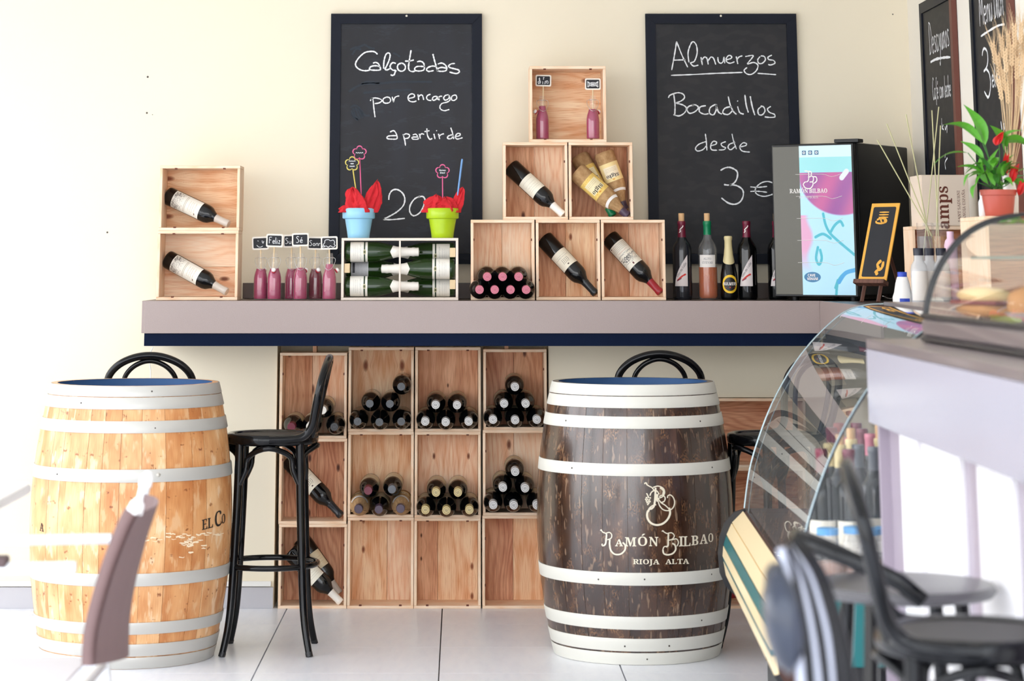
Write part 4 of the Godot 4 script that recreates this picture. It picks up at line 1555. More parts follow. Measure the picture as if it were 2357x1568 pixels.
func build_chalkboards() -> void:
	var zb := WALL - 0.014
	var lt := px(763, 32, zb)
	var lb := px(757, 608, zb)
	var rt := px(1110, 32, zb)
	var mid := Vector3((lt.x + rt.x) * 0.5 - 0.001, (lt.y + lb.y) * 0.5, -zb)
	var w := rt.x - lt.x
	var h := lt.y - lb.y
	var A := Transform3D(Basis(), mid)
	var L := func(raw: Array, ox: float, oy: float, k: float, at: Transform3D) -> Array: return board_lines(raw, ox, oy, k, at, zb)
	var z2 := 5.2275
	var z3 := 3.7325
	var words := []
	words.append([L.call([[[675, 655], [640, 625], [590, 620], [520, 635], [455, 690], [415, 750], [412, 790], [440, 825], [490, 848], [545, 852], [580, 842]], [[620, 762], [652, 752], [684, 768], [702, 802], [710, 832], [690, 845], [620, 845], [580, 836], [588, 808], [624, 794], [670, 794], [706, 806]], [[748, 828], [752, 740], [772, 664], [800, 638], [825, 655], [818, 712], [790, 782], [766, 832], [790, 842], [824, 826]], [[895, 765], [860, 755], [832, 780], [828, 815], [860, 845], [895, 850], [885, 872], [874, 900], [850, 908], [832, 900]],
		[[965, 760], [925, 776], [914, 815], [934, 850], [975, 857], [1006, 830], [1006, 790], [980, 765], [958, 760]], [[1078, 605], [1062, 700], [1048, 800], [1056, 845], [1090, 862], [1128, 855]], [[1005, 736], [1060, 735], [1112, 722]], [[1150, 745], [1190, 738], [1226, 758], [1238, 802], [1230, 842], [1180, 856], [1130, 848], [1124, 820], [1160, 800], [1244, 802]], [[1384, 802], [1332, 796], [1282, 814], [1264, 840], [1290, 860], [1350, 850]], [[1340, 650], [1360, 730], [1385, 815], [1398, 862]], [[1400, 772], [1446, 760], [1488, 782], [1508, 822], [1494, 852], [1440, 860], [1398, 850], [1404, 825], [1450, 812], [1504, 824]], [[1605, 765], [1560, 770], [1530, 795], [1548, 815], [1604, 830], [1652, 845], [1655, 870], [1618, 886], [1540, 868]]], 740, 0, z2, A), 0.0054])
	words.append([L.call([[[592, 1196], [618, 1194], [630, 1300], [645, 1412]], [[588, 1216], [602, 1190], [650, 1180], [712, 1195], [725, 1217], [690, 1240], [640, 1248]], [[780, 1170], [745, 1190], [742, 1225], [770, 1243], [815, 1235], [832, 1205], [815, 1175], [778, 1168]], [[850, 1165], [868, 1232]], [[868, 1228], [876, 1188], [898, 1164], [936, 1155]]], 740, 0, z2, A), 0.0046])
	words.append([L.call([[[1050, 1186], [1112, 1170], [1116, 1142], [1086, 1130], [1050, 1150], [1042, 1190], [1066, 1220], [1110, 1226], [1142, 1215]], [[1160, 1135], [1170, 1206]], [[1166, 1172], [1190, 1145], [1216, 1152], [1230, 1204]], [[1312, 1135], [1276, 1150], [1265, 1182], [1286, 1206], [1322, 1210]], [[1390, 1160], [1352, 1164], [1334, 1190], [1346, 1208], [1378, 1196], [1394, 1164], [1402, 1204]], [[1408, 1165], [1416, 1210]], [[1410, 1186], [1426, 1160], [1452, 1160]], [[1530, 1140], [1490, 1150], [1470, 1182], [1490, 1206], [1530, 1186], [1536, 1150], [1546, 1202], [1510, 1230], [1450, 1246], [1425, 1282], [1436, 1316], [1480, 1333], [1538, 1318]], [[1600, 1145], [1570, 1160], [1564, 1196], [1590, 1211], [1626, 1186], [1620, 1150], [1594, 1145]]], 740, 0, z2, A), 0.0046])
	words.append([L.call([[[588, 16], [620, 4], [642, 30], [648, 72], [600, 76], [564, 70], [576, 50], [646, 46]], [[700, 34], [715, 85], [722, 132]], [[700, 46], [726, 30], [757, 42], [745, 66], [712, 72]], [[784, 40], [810, 34], [826, 55], [828, 76], [786, 76], [780, 60], [830, 58]], [[840, 30], [850, 72]], [[845, 46], [860, 30], [882, 36]], [[905, -16], [910, 42], [930, 77], [952, 70]], [[884, 12], [928, 4]], [[965, 30], [976, 76]], [[985, 2], [992, 6]], [[1005, 30], [1016, 76]], [[1010, 52], [1030, 36], [1052, 30]]], 740, 300, z3, A), 0.0046])
	words.append([L.call([[[1122, 38], [1090, 50], [1084, 70], [1114, 72], [1132, 46]], [[1110, -22], [1125, 22], [1136, 76]], [[1150, 56], [1186, 46], [1190, 30], [1166, 29], [1150, 56], [1166, 76], [1212, 64]]], 740, 300, z3, A), 0.0046])
	words.append([L.call([[[578, 598], [584, 552], [610, 516], [652, 510], [696, 540], [716, 590], [702, 648], [650, 700], [582, 740], [528, 766]], [[528, 764], [600, 768], [716, 757]], [[848, 566], [800, 590], [765, 640], [757, 690], [775, 726], [805, 733], [850, 702], [880, 640], [888, 592], [866, 568], [832, 576]]], 740, 300, z3, A), 0.0054])
	for sl in L.call([[[345, 600], [400, 575], [470, 560], [520, 540], [570, 570], [640, 590]], [[370, 660], [420, 590], [480, 600]], [[860, 640], [900, 655], [945, 685]], [[330, 1105], [430, 1040], [520, 1010], [700, 1005], [900, 985], [1100, 985], [1330, 985]], [[480, 1010], [560, 990], [700, 1000]], [[500, 1120], [700, 1100], [900, 1090], [1080, 1085]]], 740, 0, z2, A):
		words.append([[sl], 0.008, "chalk_smear"])
	mat("chalk_smear", rgb(50, 57, 66), 0.95)
	words.append([L.call([[[350, 1300], [380, 1275], [430, 1280], [500, 1350]], [[360, 1330], [390, 1410], [440, 1450]], [[380, 1300], [410, 1400], [450, 1440]], [[410, 1290], [440, 1380], [470, 1430]], [[440, 1310], [480, 1380], [500, 1420]], [[480, 1350], [530, 1390], [580, 1390]]], 740, 0, z2, A), 0.008, "chalk_smear"])
	chalkboard("large chalkboard reading Calçotadas por encargo a partir de 20 above the cava crate", A, w, h, "slate", words)
	# second board
	lt = px(1486, 33, zb)
	rt = px(1831, 33, zb)
	lb = px(1497, 590, zb)
	var B := Transform3D(Basis(), Vector3((lt.x + rt.x) * 0.5, mid.y, -zb))
	var z6 := 3.266
	words = []
	words.append([L.call([[[215, 528], [235, 420], [252, 312]], [[252, 312], [290, 410], [336, 507]], [[230, 453], [318, 450]], [[345, 470], [338, 400], [354, 342], [375, 314], [400, 340], [406, 400], [386, 460], [358, 474], [380, 497], [416, 490]], [[435, 430], [446, 490]], [[440, 456], [460, 430], [480, 440], [490, 486]], [[490, 456], [510, 430], [530, 440], [546, 486]], [[562, 430], [565, 460], [580, 476], [600, 466], [608, 430], [614, 477]], [[625, 451], [660, 440], [665, 425], [645, 417], [625, 440], [630, 466], [655, 476], [687, 465]], [[700, 425], [712, 482]], [[706, 452], [720, 430], [747, 420]], [[768, 426], [826, 417], [816, 440], [785, 481], [830, 470], [863, 490], [852, 530], [815, 559], [780, 556], [759, 530], [782, 508]], [[880, 425], [862, 450], [870, 476], [896, 476], [919, 450], [910, 425], [884, 421]], [[968, 415], [940, 430], [945, 448], [980, 455], [991, 475], [960, 489], [940, 485]]], 1480, 0, z6, B), 0.0046])
	words.append([L.call([[[210, 567], [350, 562], [550, 552], [747, 545]], [[860, 552], [920, 556], [1000, 562]]], 1480, 0, z6, B), 0.0046])
	words.append([L.call([[[230, 706], [240, 790], [238, 869]], [[190, 736], [205, 715], [260, 698], [300, 708], [311, 735], [285, 760], [245, 775]], [[245, 775], [300, 790], [326, 815], [310, 850], [270, 872], [228, 862]], [[385, 790], [345, 800], [330, 825], [350, 852], [390, 840], [416, 810], [396, 790], [368, 790]], [[472, 795], [430, 805], [424, 840], [460, 859], [492, 855]], [[545, 785], [505, 810], [500, 851], [530, 863], [551, 820], [548, 785], [565, 840], [592, 859]], [[667, 800], [615, 815], [600, 850], [640, 861], [676, 828]], [[640, 726], [655, 790], [680, 840], [702, 860]], [[710, 800], [726, 846], [757, 859]], [[708, 758], [713, 763]], [[765, 713], [775, 790], [791, 847]], [[805, 723], [820, 800], [840, 867]], [[890, 800], [864, 826], [870, 861], [896, 863], [916, 835], [906, 805], [884, 797]], [[960, 800], [935, 820], [950, 845], [986, 860], [989, 880], [950, 883], [914, 879]]], 1480, 0, z6, B), 0.0050])
	words.append([L.call([[[472, 1065], [420, 1085], [394, 1115], [410, 1136], [450, 1125], [477, 1094]], [[468, 1006], [475, 1060], [480, 1132]], [[510, 1096], [546, 1085], [551, 1068], [526, 1064], [508, 1095], [516, 1126], [557, 1130]], [[622, 1065], [588, 1080], [596, 1100], [620, 1111], [606, 1126], [568, 1128]], [[692, 1070], [650, 1085], [639, 1110], [660, 1126], [692, 1100]], [[668, 1006], [680, 1060], [702, 1122]], [[725, 1106], [771, 1095], [776, 1080], [750, 1075], [727, 1105], [746, 1136], [803, 1144]]], 1480, 0, z6, B), 0.0044])
	words.append([L.call([[[582, 1282], [620, 1262], [660, 1261], [706, 1290], [706, 1340], [682, 1378], [645, 1392], [608, 1388]], [[645, 1392], [700, 1395], [746, 1425], [753, 1470], [731, 1516], [690, 1536], [640, 1526], [588, 1488]]], 1480, 0, z6, B), 0.0054])
	words.append([L.call([[[987, 1381], [940, 1365], [890, 1375], [850, 1410], [844, 1445], [870, 1468], [920, 1476], [992, 1455]], [[806, 1405], [860, 1409], [932, 1402]], [[806, 1440], [860, 1438], [932, 1446]]], 1480, 0, z6, B), 0.0046])
	chalkboard("large chalkboard reading Almuerzos Bocadillos desde 3 € behind the corked bottles", B, w, h, "slate_worn", words)
	# two boards on the right wall
	var turn := Basis(Vector3.BACK, Vector3.UP, Vector3.LEFT)
	var p := px_side(2120, 10, RIGHT - 0.012)
	var q := px_side(2194, -8, RIGHT - 0.012)
	var C := Transform3D(turn, Vector3(RIGHT - 0.012, p.y - h * 0.5, (p.z + q.z) * 0.5))
	var zs := 5.225
	var S := func(raw: Array, at: Transform3D) -> Array: return board_lines(raw, 1980, 0, zs, at, 0.0, true)
	words = []
	var Wd := func(word: String, u0: float, v0: float, u1: float, v1: float, unit: float, at: Transform3D) -> Array:
		var i0 := at.affine_inverse() * px_side(u0, v0, RIGHT - 0.02)
		var i1 := at.affine_inverse() * px_side(u1, v1, RIGHT - 0.02)
		return written(word, Vector2(i0.x, i0.y), Vector2(i1.x, i1.y), unit)
	words.append([Wd.call("Desayunos", 2138, 126, 2182, 106, 0.062, C), 0.006])
	words.append([S.call([[[832, 748], [900, 712], [1000, 692], [1070, 688]]], C), 0.009])
	words.append([Wd.call("Café con leche", 2145, 229, 2186, 221, 0.040, C), 0.005])
	for mk in [[[965, 1420], [970, 1560]], [[985, 1500], [975, 1540], [990, 1560]], [[1005, 1520], [1010, 1560], [1030, 1510], [1030, 1600]], [[1010, 1850], [1005, 1900]], [[1035, 1900], [1005, 1960], [1015, 2040]]]:
		words.append([S.call([mk], C), 0.006])
	chalkboard("narrow-looking side wall chalkboard reading Desayunos nearest the room corner", C, absf(q.z - p.z), h, "slate_worn", words, "board_rail_lit")
	p = px_side(2236, 0, RIGHT - 0.012)
	q = px_side(2326, -40, RIGHT - 0.012)
	var D := Transform3D(turn, Vector3(RIGHT - 0.012, C.origin.y, (p.z + q.z) * 0.5))
	words = []
	words.append([Wd.call("Menú", 2253, 61, 2281, 46, 0.060, D), 0.006])
	words.append([Wd.call("Diari", 2287, 43, 2307, 33, 0.060, D), 0.006])
	words.append([S.call([[[1436, 437], [1520, 380], [1640, 310], [1722, 292]]], D), 0.007])
	words.append([S.call([[[1452, 670], [1460, 610], [1480, 582], [1510, 620], [1520, 720], [1505, 810], [1470, 860]], [[1500, 830], [1535, 880], [1552, 990], [1545, 1110], [1520, 1170], [1478, 1100]]], D), 0.009])
	words.append([Wd.call("elec", 2281, 201, 2302, 194, 0.040, D), 0.006])
	for mk in [[[1675, 1460], [1690, 1560]], [[1712, 1480], [1720, 1560]]]:
		words.append([S.call([mk], D), 0.008])
	chalkboard("side wall chalkboard with a big 3 partly hidden by dried wheat", D, absf(q.z - p.z), h, "slate_worn", words, "board_rail_lit")


# ---------------------------------------------------------------- crates and what lies in them

func build_crates() -> void:
	var z := 9.58
	var d := 0.17
	var Y := func(v: float) -> float: return px(PU, v, z).y
	var X := func(u: float, v: float) -> float: return px(u, v, z).x
	# two on the left end of the counter
	var g := "open wooden wine crates on the counter"
	var ya: float = Y.call(531.0)
	var yt: float = Y.call(381.0)
	crate("lower crate of the pair at the left end of the counter", X.call(361, 610), X.call(548, 610), TOP, ya, z, d, [[1.0, "pine_a", 0.1, 0.45], [1.1, "pine_e", 0.6, 0.2]], g, "top", 0)
	crate("upper crate of the pair at the left end of the counter", X.call(366.5, 455), X.call(552, 455), ya, yt, z, d, [[1.0, "pine_d", 0.62, 0.3]], g, "top", 0)
	# the pyramid
	var y1: float = Y.call(506.0)
	var y2: float = Y.call(327.5)
	var y3: float = Y.call(152.0)
	crate("crate with seven pink-capped bottles at the lower left of the pyramid", X.call(1083.5, 600), X.call(1231, 600), TOP, y1, z, d, [[1.0, "pine_a"], [1.0, "pine_e"]], g)
	crate("crate with one black-capped bottle at the bottom middle of the pyramid", X.call(1233.5, 600), X.call(1382, 600), TOP, y1, z, d, [[1.0, "pine_b", 0.3, 0.1], [1.05, "pine_d"]], g)
	crate("crate with one red-capped bottle at the lower right of the pyramid", X.call(1384, 600), X.call(1532, 600), TOP, y1, z, d, [[0.9, "pine_b"], [1.0, "pine_a"]], g)
	crate("crate with one white-capped bottle in the middle row of the pyramid", X.call(1158, 415), X.call(1307, 415), y1, y2, z, d, [[1.0, "pine_b"], [1.0, "pine_a", 0.6, 0.6]], g)
	crate("crate with burlap wrapped bottles in the middle row of the pyramid", X.call(1309, 415), X.call(1457, 415), y1, y2, z, d, [[0.8, "pine_c"], [1.0, "pine_b"]], g)
	crate("topmost crate of the pyramid holding two smoothie bottles", X.call(1219, 237), X.call(1395.5, 237), y2, y3, z, d, [[1.0, "pine_d", 0.45, 0.7]], g, "top", 0)
	# slanted bottles
	var dark := wine_proto("engraved_bottle", "glass_black", "foil_dirty", "engraved", 0.04, 0.172, 1.15)
	var sl := func(proto: Node3D, label: String, u0: float, v0: float, u1: float, v1: float, zf: float, z0 := 0.115, z1 := 0.03, group := "slanted wine bottles in crates") -> void:
		var c := copy(proto, label, lying(px(u0, v0, zf + z0), px(u1, v1, zf + z1), 0.3, Vector3.BACK, 0.96))
		c.set_meta("group", group)
	sl.call(dark, "slanted bottle with engraved label in the upper left counter crate", 386.0, 450.0, 526.0, 516.0, z)
	sl.call(dark, "slanted bottle with engraved label in the lower left counter crate", 385.0, 596.0, 522.0, 672.0, z)
	sl.call(wine_proto("white_cap", "glass_black", "foil_white", "plain", 0.085, 0.165, 1.2), "slanted bottle with cream label and white capsule in the pyramid", 1176.0, 384.0, 1296.5, 495.0, z)
	sl.call(wine_proto("black_cap", "glass_black", "foil_black", "stag", 0.085, 0.160, 1.2), "slanted bottle with cream label and black capsule in the pyramid", 1252.0, 549.0, 1371.0, 676.0, z)
	sl.call(wine_proto("red_cap", "glass_black", "foil_red", "landscape", 0.045, 0.160, 1.2), "slanted bottle with landscape label and dark red capsule in the pyramid", 1402.0, 546.0, 1520.0, 674.0, z)
	stack_bottles([[1103.5, 664], [1138, 664], [1174, 664], [1209.5, 664], [1121, 634.5], [1156, 634.5], [1192.5, 634.5]], wine_proto("pink_seal", "glass_black", "foil_pink", "tag", 0.06, 0.15, 1.5, "emboss_red"),
		["pink-capped bottle, leftmost of the bottom four in the pyramid crate", "pink-capped bottle, second from left of the bottom four", "pink-capped bottle, third from left of the bottom four", "pink-capped bottle, rightmost of the bottom four in the pyramid crate", "pink-capped bottle, left of the upper three", "pink-capped bottle, middle of the upper three", "pink-capped bottle, right of the upper three"], "pink-capped bottles in a pyramid crate", z, 0.2)
	build_sacks(z)
	# ---- below the counter
	var f := WALL - 0.02
	var U := func(u: float, v: float) -> float: return px(u, v, f).x
	var V := func(v: float) -> float: return px(PU, v, f).y
	g = "wine crates stacked under the counter"
	var cols := [[642.0, 798.5, [1397.0, 1207.0, 1010.0, 812.0]], [800.5, 952.5, [1397.0, 1191.5, 994.0, 799.5]], [954.0, 1107.0, [1397.0, 1192.5, 994.0, 799.5]], [1111.0, 1259.0, [1397.0, 1187.0, 990.0, 804.0]]]
	var backs := [[[[0.9, "pine_c"], [1, "pine_c"]], [[1, "pine_c"], [0.9, "pine_c"]], [[0.8, "pine_b"], [1.0, "pine_a"]]], [[[1, "pine_d"], [0.7, "pine_a"]], [[1, "pine_d", 0.1, 0.2]], [[1, "pine_d", 0.62, 0.7]]], [[[0.5, "pine_b"], [1, "pine_d", 0.8, 0.4]], [[1, "pine_a", 0.3, 0.8]], [[1, "pine_b", 0.7, 0.35]]], [[[0.95, "pine_c"], [1, "pine_d"]], [[1, "pine_a"], [1, "pine_e"]], [[1, "pine_c"], [1.02, "pine_b"]]]]
	var place := [["bottom", "middle", "top"], ["first", "second", "third", "fourth"]]
	var inside := [["a pair of slanted bottles", "one slanted bottle", "four dark-capped bottles"], ["nothing", "two burlap wrapped bottles", "six black-capped bottles"], ["nothing", "five gold-capped bottles", "five silver-capped bottles"], ["nothing", "six silver-capped bottles", "six silver-capped bottles"]]
	for i in 4:
		for j in 3:
			var c: Array = cols[i]
			var vm: float = (c[2][j] + c[2][j + 1]) * 0.5
			crate("%s crate of the %s column under the counter, holding %s" % [place[0][j], place[1][i], inside[i][j]], U.call(c[0] + (vm - 1100) * -0.006, vm), U.call(c[1], vm), 0.0 if j == 0 else V.call(c[2][j]), V.call(c[2][j + 1]), f, d, backs[i][j], g, "side" if i in [0, 3] else "top")
	var Z := func(x: float, y: float) -> Array: return [780 + x / 3.564, 780 + y / 3.564]
	var black := wine_proto("black_seal", "glass_black", "glass_black", "", 0, 0, 0, "emboss")
	var names := func(what: String, where: String, n: int) -> Array:
		var o := []
		var six := ["bottom left", "bottom middle", "bottom right", "upper left", "upper right", "topmost"]
		for k in n:
			o.append("%s, %s %s" % [what, six[k], where])
		return o
	stack_bottles([Z.call(163, 655), Z.call(340, 660), Z.call(517, 655), Z.call(262, 510), Z.call(425, 512), Z.call(517, 372)], black, names.call("black-capped bottle", "of six in the second column", 6), "black-capped bottles under the counter", f)
	var silver := wine_proto("silver_seal", "glass_black", "foil_silver", "tag", 0.05, 0.16, 1.5, "emboss")
	stack_bottles([Z.call(712, 655), Z.call(878, 660), Z.call(1064, 655), Z.call(797, 520), Z.call(970, 522)], silver, names.call("silver-capped bottle", "of five in the third column", 5), "silver-capped bottles in the third column", f)
	stack_bottles([Z.call(1262, 640), Z.call(1442, 644), Z.call(1618, 640), Z.call(1352, 510), Z.call(1527, 510), Z.call(1440, 374)], silver, names.call("silver-capped bottle", "of the upper crate in the fourth column", 6), "silver-capped bottles in the upper fourth crate", f)
	stack_bottles([Z.call(1264, 1332), Z.call(1430, 1334), Z.call(1618, 1334), Z.call(1342, 1190), Z.call(1522, 1196), Z.call(1442, 1062)], silver, names.call("silver-capped bottle", "of the middle crate in the fourth column", 6), "silver-capped bottles in the middle fourth crate", f)
	var gold := wine_proto("gold_seal", "glass_black", "foil_gold", "tag", 0.05, 0.17, 1.6, "emboss")
	stack_bottles([Z.call(714, 1372), Z.call(884, 1376), Z.call(1070, 1372), Z.call(800, 1230), Z.call(977, 1230)], gold, names.call("gold-capped bottle", "of five in the third column", 5), "gold-capped bottles under the counter", f)
	var one := func(key: String, foil: String, label: String, u: float, v: float, seal := "") -> void:
		stack_bottles([[u, v]], wine_proto(key, "glass_black", foil, "tag", 0.06, 0.185, 1.4, seal), [label], "odd bottles under the counter", f, 0.1)
	one.call("wine_foil", "foil_wine", "wine-red capped bottle, upper left in the second column middle crate", 850.0, 1121.0)
	one.call("ash_foil", "foil_ash", "grey capped bottle, upper right in the second column middle crate", 904.0, 1118.0)
	one.call("purple_foil", "foil_purple", "dark bottle with pale cap between two burlap wrapped bottles", 874.0, 1164.0)
	one.call("wine_foil", "foil_wine", "wine-red capped bottle, lower left in the first column top crate", 675.0, 976.0)
	one.call("white_foil", "foil_white", "white capped bottle, lower middle in the first column top crate", 718.0, 975.0)
	one.call("ash_seal", "foil_black", "black bottle with seal, lower right in the first column top crate", 773.0, 976.0, "emboss")
	one.call("white_foil", "foil_white", "white capped bottle on top of three in the first column", 746.0, 938.0)
	sl.call(wine_proto("black_cap", "glass_black", "foil_black", "stag", 0.085, 0.160, 1.2), "slanted bottle with cream label behind the bar stool legs", 664.0, 1058.0, 785.0, 1187.0, f)
	sl.call(wine_proto("white_cap", "glass_black", "foil_white", "plain", 0.085, 0.165, 1.2), "front slanted bottle with white capsule in the bottom left crate", 668.0, 1268.0, 784.5, 1387.0, f, 0.05, 0.03)
	sl.call(wine_proto("pale_cap", "glass_black", "foil_dirty", "tag", 0.085, 0.165, 1.2), "rear slanted bottle with buff label in the bottom left crate", 692.0, 1240.0, 781.0, 1366.0, f, 0.135, 0.105)
	# wooden peg and shims above the stacks
	for s in [[724.0, 801.0, 0.016, 0.014], [1166.0, 800.0, 0.016, 0.012]]:
		var p := px(s[0], s[1], f)
		var b := MB.new()
		b.box(Vector3.ZERO, Vector3(s[2], V.call(797) - V.call(812 if s[0] < 1000 else 804) + 0.004, 0.06), 0.002)
		var o := put(b, "wood_shim", M.pine_b, self)
		o.position = Vector3(p.x, V.call(812 if s[0] < 1000 else 804) + (V.call(797) - V.call(812 if s[0] < 1000 else 804)) * 0.5, -f - 0.05)
		tag(o, "small wooden shim above the %s crate column" % ("first" if s[0] < 1000 else "fourth"), "shim", "wooden shims above the crates")
	# landscape crates behind the dark barrel
	g = "reddish crates behind the dark barrel"
	var vs := [1396.0, 1238.0, 1077.0, 917.0]
	for j in 3:
		var vm: float = (vs[j] + vs[j + 1]) * 0.5
		for i in 2:
			crate("%s reddish crate %s" % [["bottom", "middle", "top"][j], ["hidden behind the dark barrel" if j < 2 else "behind the dark barrel beside the silver-capped bottles", "between the dark barrel and glass case"][i]], U.call([1265.0, 1561.0][i], vm), U.call([1559.0, 1856.0][i], vm), 0.0 if j == 0 else V.call(vs[j]), V.call(vs[j + 1]), f, d, [[1.0, "pine_c"], [1.0, "pine_c"]], g, "top", 0)
	var rb := wine_proto("red_cap", "glass_black", "foil_red", "landscape", 0.045, 0.160, 1.2)
	var c := copy(rb, "bottle with red capsule lying in the crate behind the far stool", lying(px(1850, 1374, f + 0.07), px(1680, 1368, f + 0.05), 0.3, Vector3.BACK, 0.96))
	c.set_meta("group", "slanted wine bottles in crates")


# bottles sewn into burlap
func sack_proto(key: String, label: String, foil: String) -> Node3D:
	if protos.has(key):
		return protos[key]
	var o := Node3D.new()
	o.set_meta("base_name", "burlap_bottle")
	o.set_meta("category", "bottle")
	var b := MB.new()
	b.lathe(v2s([[0, 0.004], [0.02, -0.004], [0.036, -0.006], [0.0405, 0.004], [0.040, 0.03], [0.0405, 0.1], [0.040, 0.16], [0.037, 0.19], [0.029, 0.215], [0.021, 0.235], [0.0175, 0.25], [0.0165, 0.262]]), 20)
	put(b, "burlap_wrap", M.burlap, o)
	var s := MB.new()
	for k in 2:
		var a := 2.2 + k * 1.9
		var d := Vector3(sin(a), 0, cos(a))
		s.tube(spline([d * 0.0400 - Vector3.UP * 0.004, d * 0.0412 + Vector3.UP * 0.09, d * 0.0405 + Vector3.UP * 0.17, d * 0.029 + Vector3.UP * 0.216, d * 0.018 + Vector3.UP * 0.25], 3), 0.0022, 5)
	put(s, "seam", M.burlap, o)
	var c := MB.new()
	c.lathe(v2s([[0.0172, 0.245], [0.0168, 0.262], [0.0158, 0.285], [0.0172, 0.288], [0.0172, 0.297], [0.0155, 0.3], [0, 0.3]]), 16)
	put(c, "capsule", M[foil], o)
	var l := MB.new()
	l.patch(0.0411, 1.2, func(_u): return 0.055, func(_u): return 0.15, 14)
	var lb := put(l, "paper_label", label_mat(label), o)
	var t := MB.new()
	text_into(t, "Siglo", 0.017, "Droid Serif", 700, on_cylinder(0.0411, 0.122), 0.0005, 0.95, 0.0)
	put(t, "printed_name", M.ink, lb, "black printed name")
	var n := MB.new()
	n.patch(0.0325, 1.15, func(u): return 0.199 - 0.010 * sin(u * PI), func(u): return 0.212 - 0.010 * sin(u * PI), 12)
	for k in n.v.size():      # lean the neck label against the shoulder
		var p: Vector3 = n.v[k]
		n.v[k] = p * Vector3(1, 1, 1) * Vector3(1.0 + (0.205 - p.y) * 9.0 + 0.06, 1, 1.0 + (0.205 - p.y) * 9.0 + 0.06)
	put(n, "neck_label", M.paper, o)
	protos[key] = o
	return o


func build_sacks(z: float) -> void:
	var g := "burlap wrapped bottles"
	var y := sack_proto("sack_yellow", "sack", "foil_purple")
	var p := sack_proto("sack_pale", "sack_pale", "foil_purple")
	var n := sack_proto("sack_green", "sack", "foil_green")
	copy(y, "burlap wrapped bottle with yellow label at the front of the pyramid crate", lying(px(1329, 397, z + 0.055), px(1446, 497, z + 0.02), 0.3, Vector3.BACK, 0.98)).set_meta("group", g)
	copy(p, "burlap wrapped bottle with pale label at the right of the pyramid crate", lying(px(1390, 353, z + 0.09), px(1438, 482, z + 0.085), 0.3, Vector3.BACK, 0.98)).set_meta("group", g)
	copy(n, "burlap wrapped bottle with green cap, rearmost in the pyramid crate", lying(px(1335, 362, z + 0.13), px(1411, 497, z + 0.075), 0.3, Vector3.BACK, 0.94)).set_meta("group", g)
	# two more under the counter, neck outwards
	var f := WALL - 0.02
	stack_bottles([[828.0, 1163.0]], p, ["burlap wrapped bottle, left one under the counter"], g, f, 0.1)
	stack_bottles([[923.5, 1162.0]], p, ["burlap wrapped bottle, right one under the counter"], g, f, 0.1)


# ---------------------------------------------------------------- on the counter

func cava_proto(key: String, label: String) -> Node3D:
	if protos.has(key):
		return protos[key]
	var o := Node3D.new()
	o.set_meta("base_name", "cava_bottle")
	o.set_meta("category", "bottle")
	var g := MB.new()
	g.lathe(v2s(CAVA), 24)
	put(g, "glass", M.glass_green, o)
	var f := MB.new()
	f.patch(0.0322, PI, func(u): return 0.196 + 0.013 * absf(sin(u * TAU)), func(_u): return 0.2225, 30)
	for k in f.v.size():
		var p: Vector3 = f.v[k]
		var s := (0.0312 - (p.y - 0.196) * 0.27) / 0.0322
		f.v[k] = Vector3(p.x * s, p.y, p.z * s)
	f.lathe(v2s([[0.0241, 0.222], [0.0222, 0.236], [0.0205, 0.252], [0.0190, 0.275], [0.0182, 0.288], [0.0196, 0.293], [0.0196, 0.300], [0.0184, 0.306], [0.0186, 0.320], [0, 0.324]]), 20)
	put(f, "foil", M.foil_white, o)
	var l := MB.new()
	l.patch(0.0444, 1.35, func(_u): return 0.022, func(_u): return 0.098, 16)
	put(l, "paper_label", label_mat(label), o)
	protos[key] = o
	return o


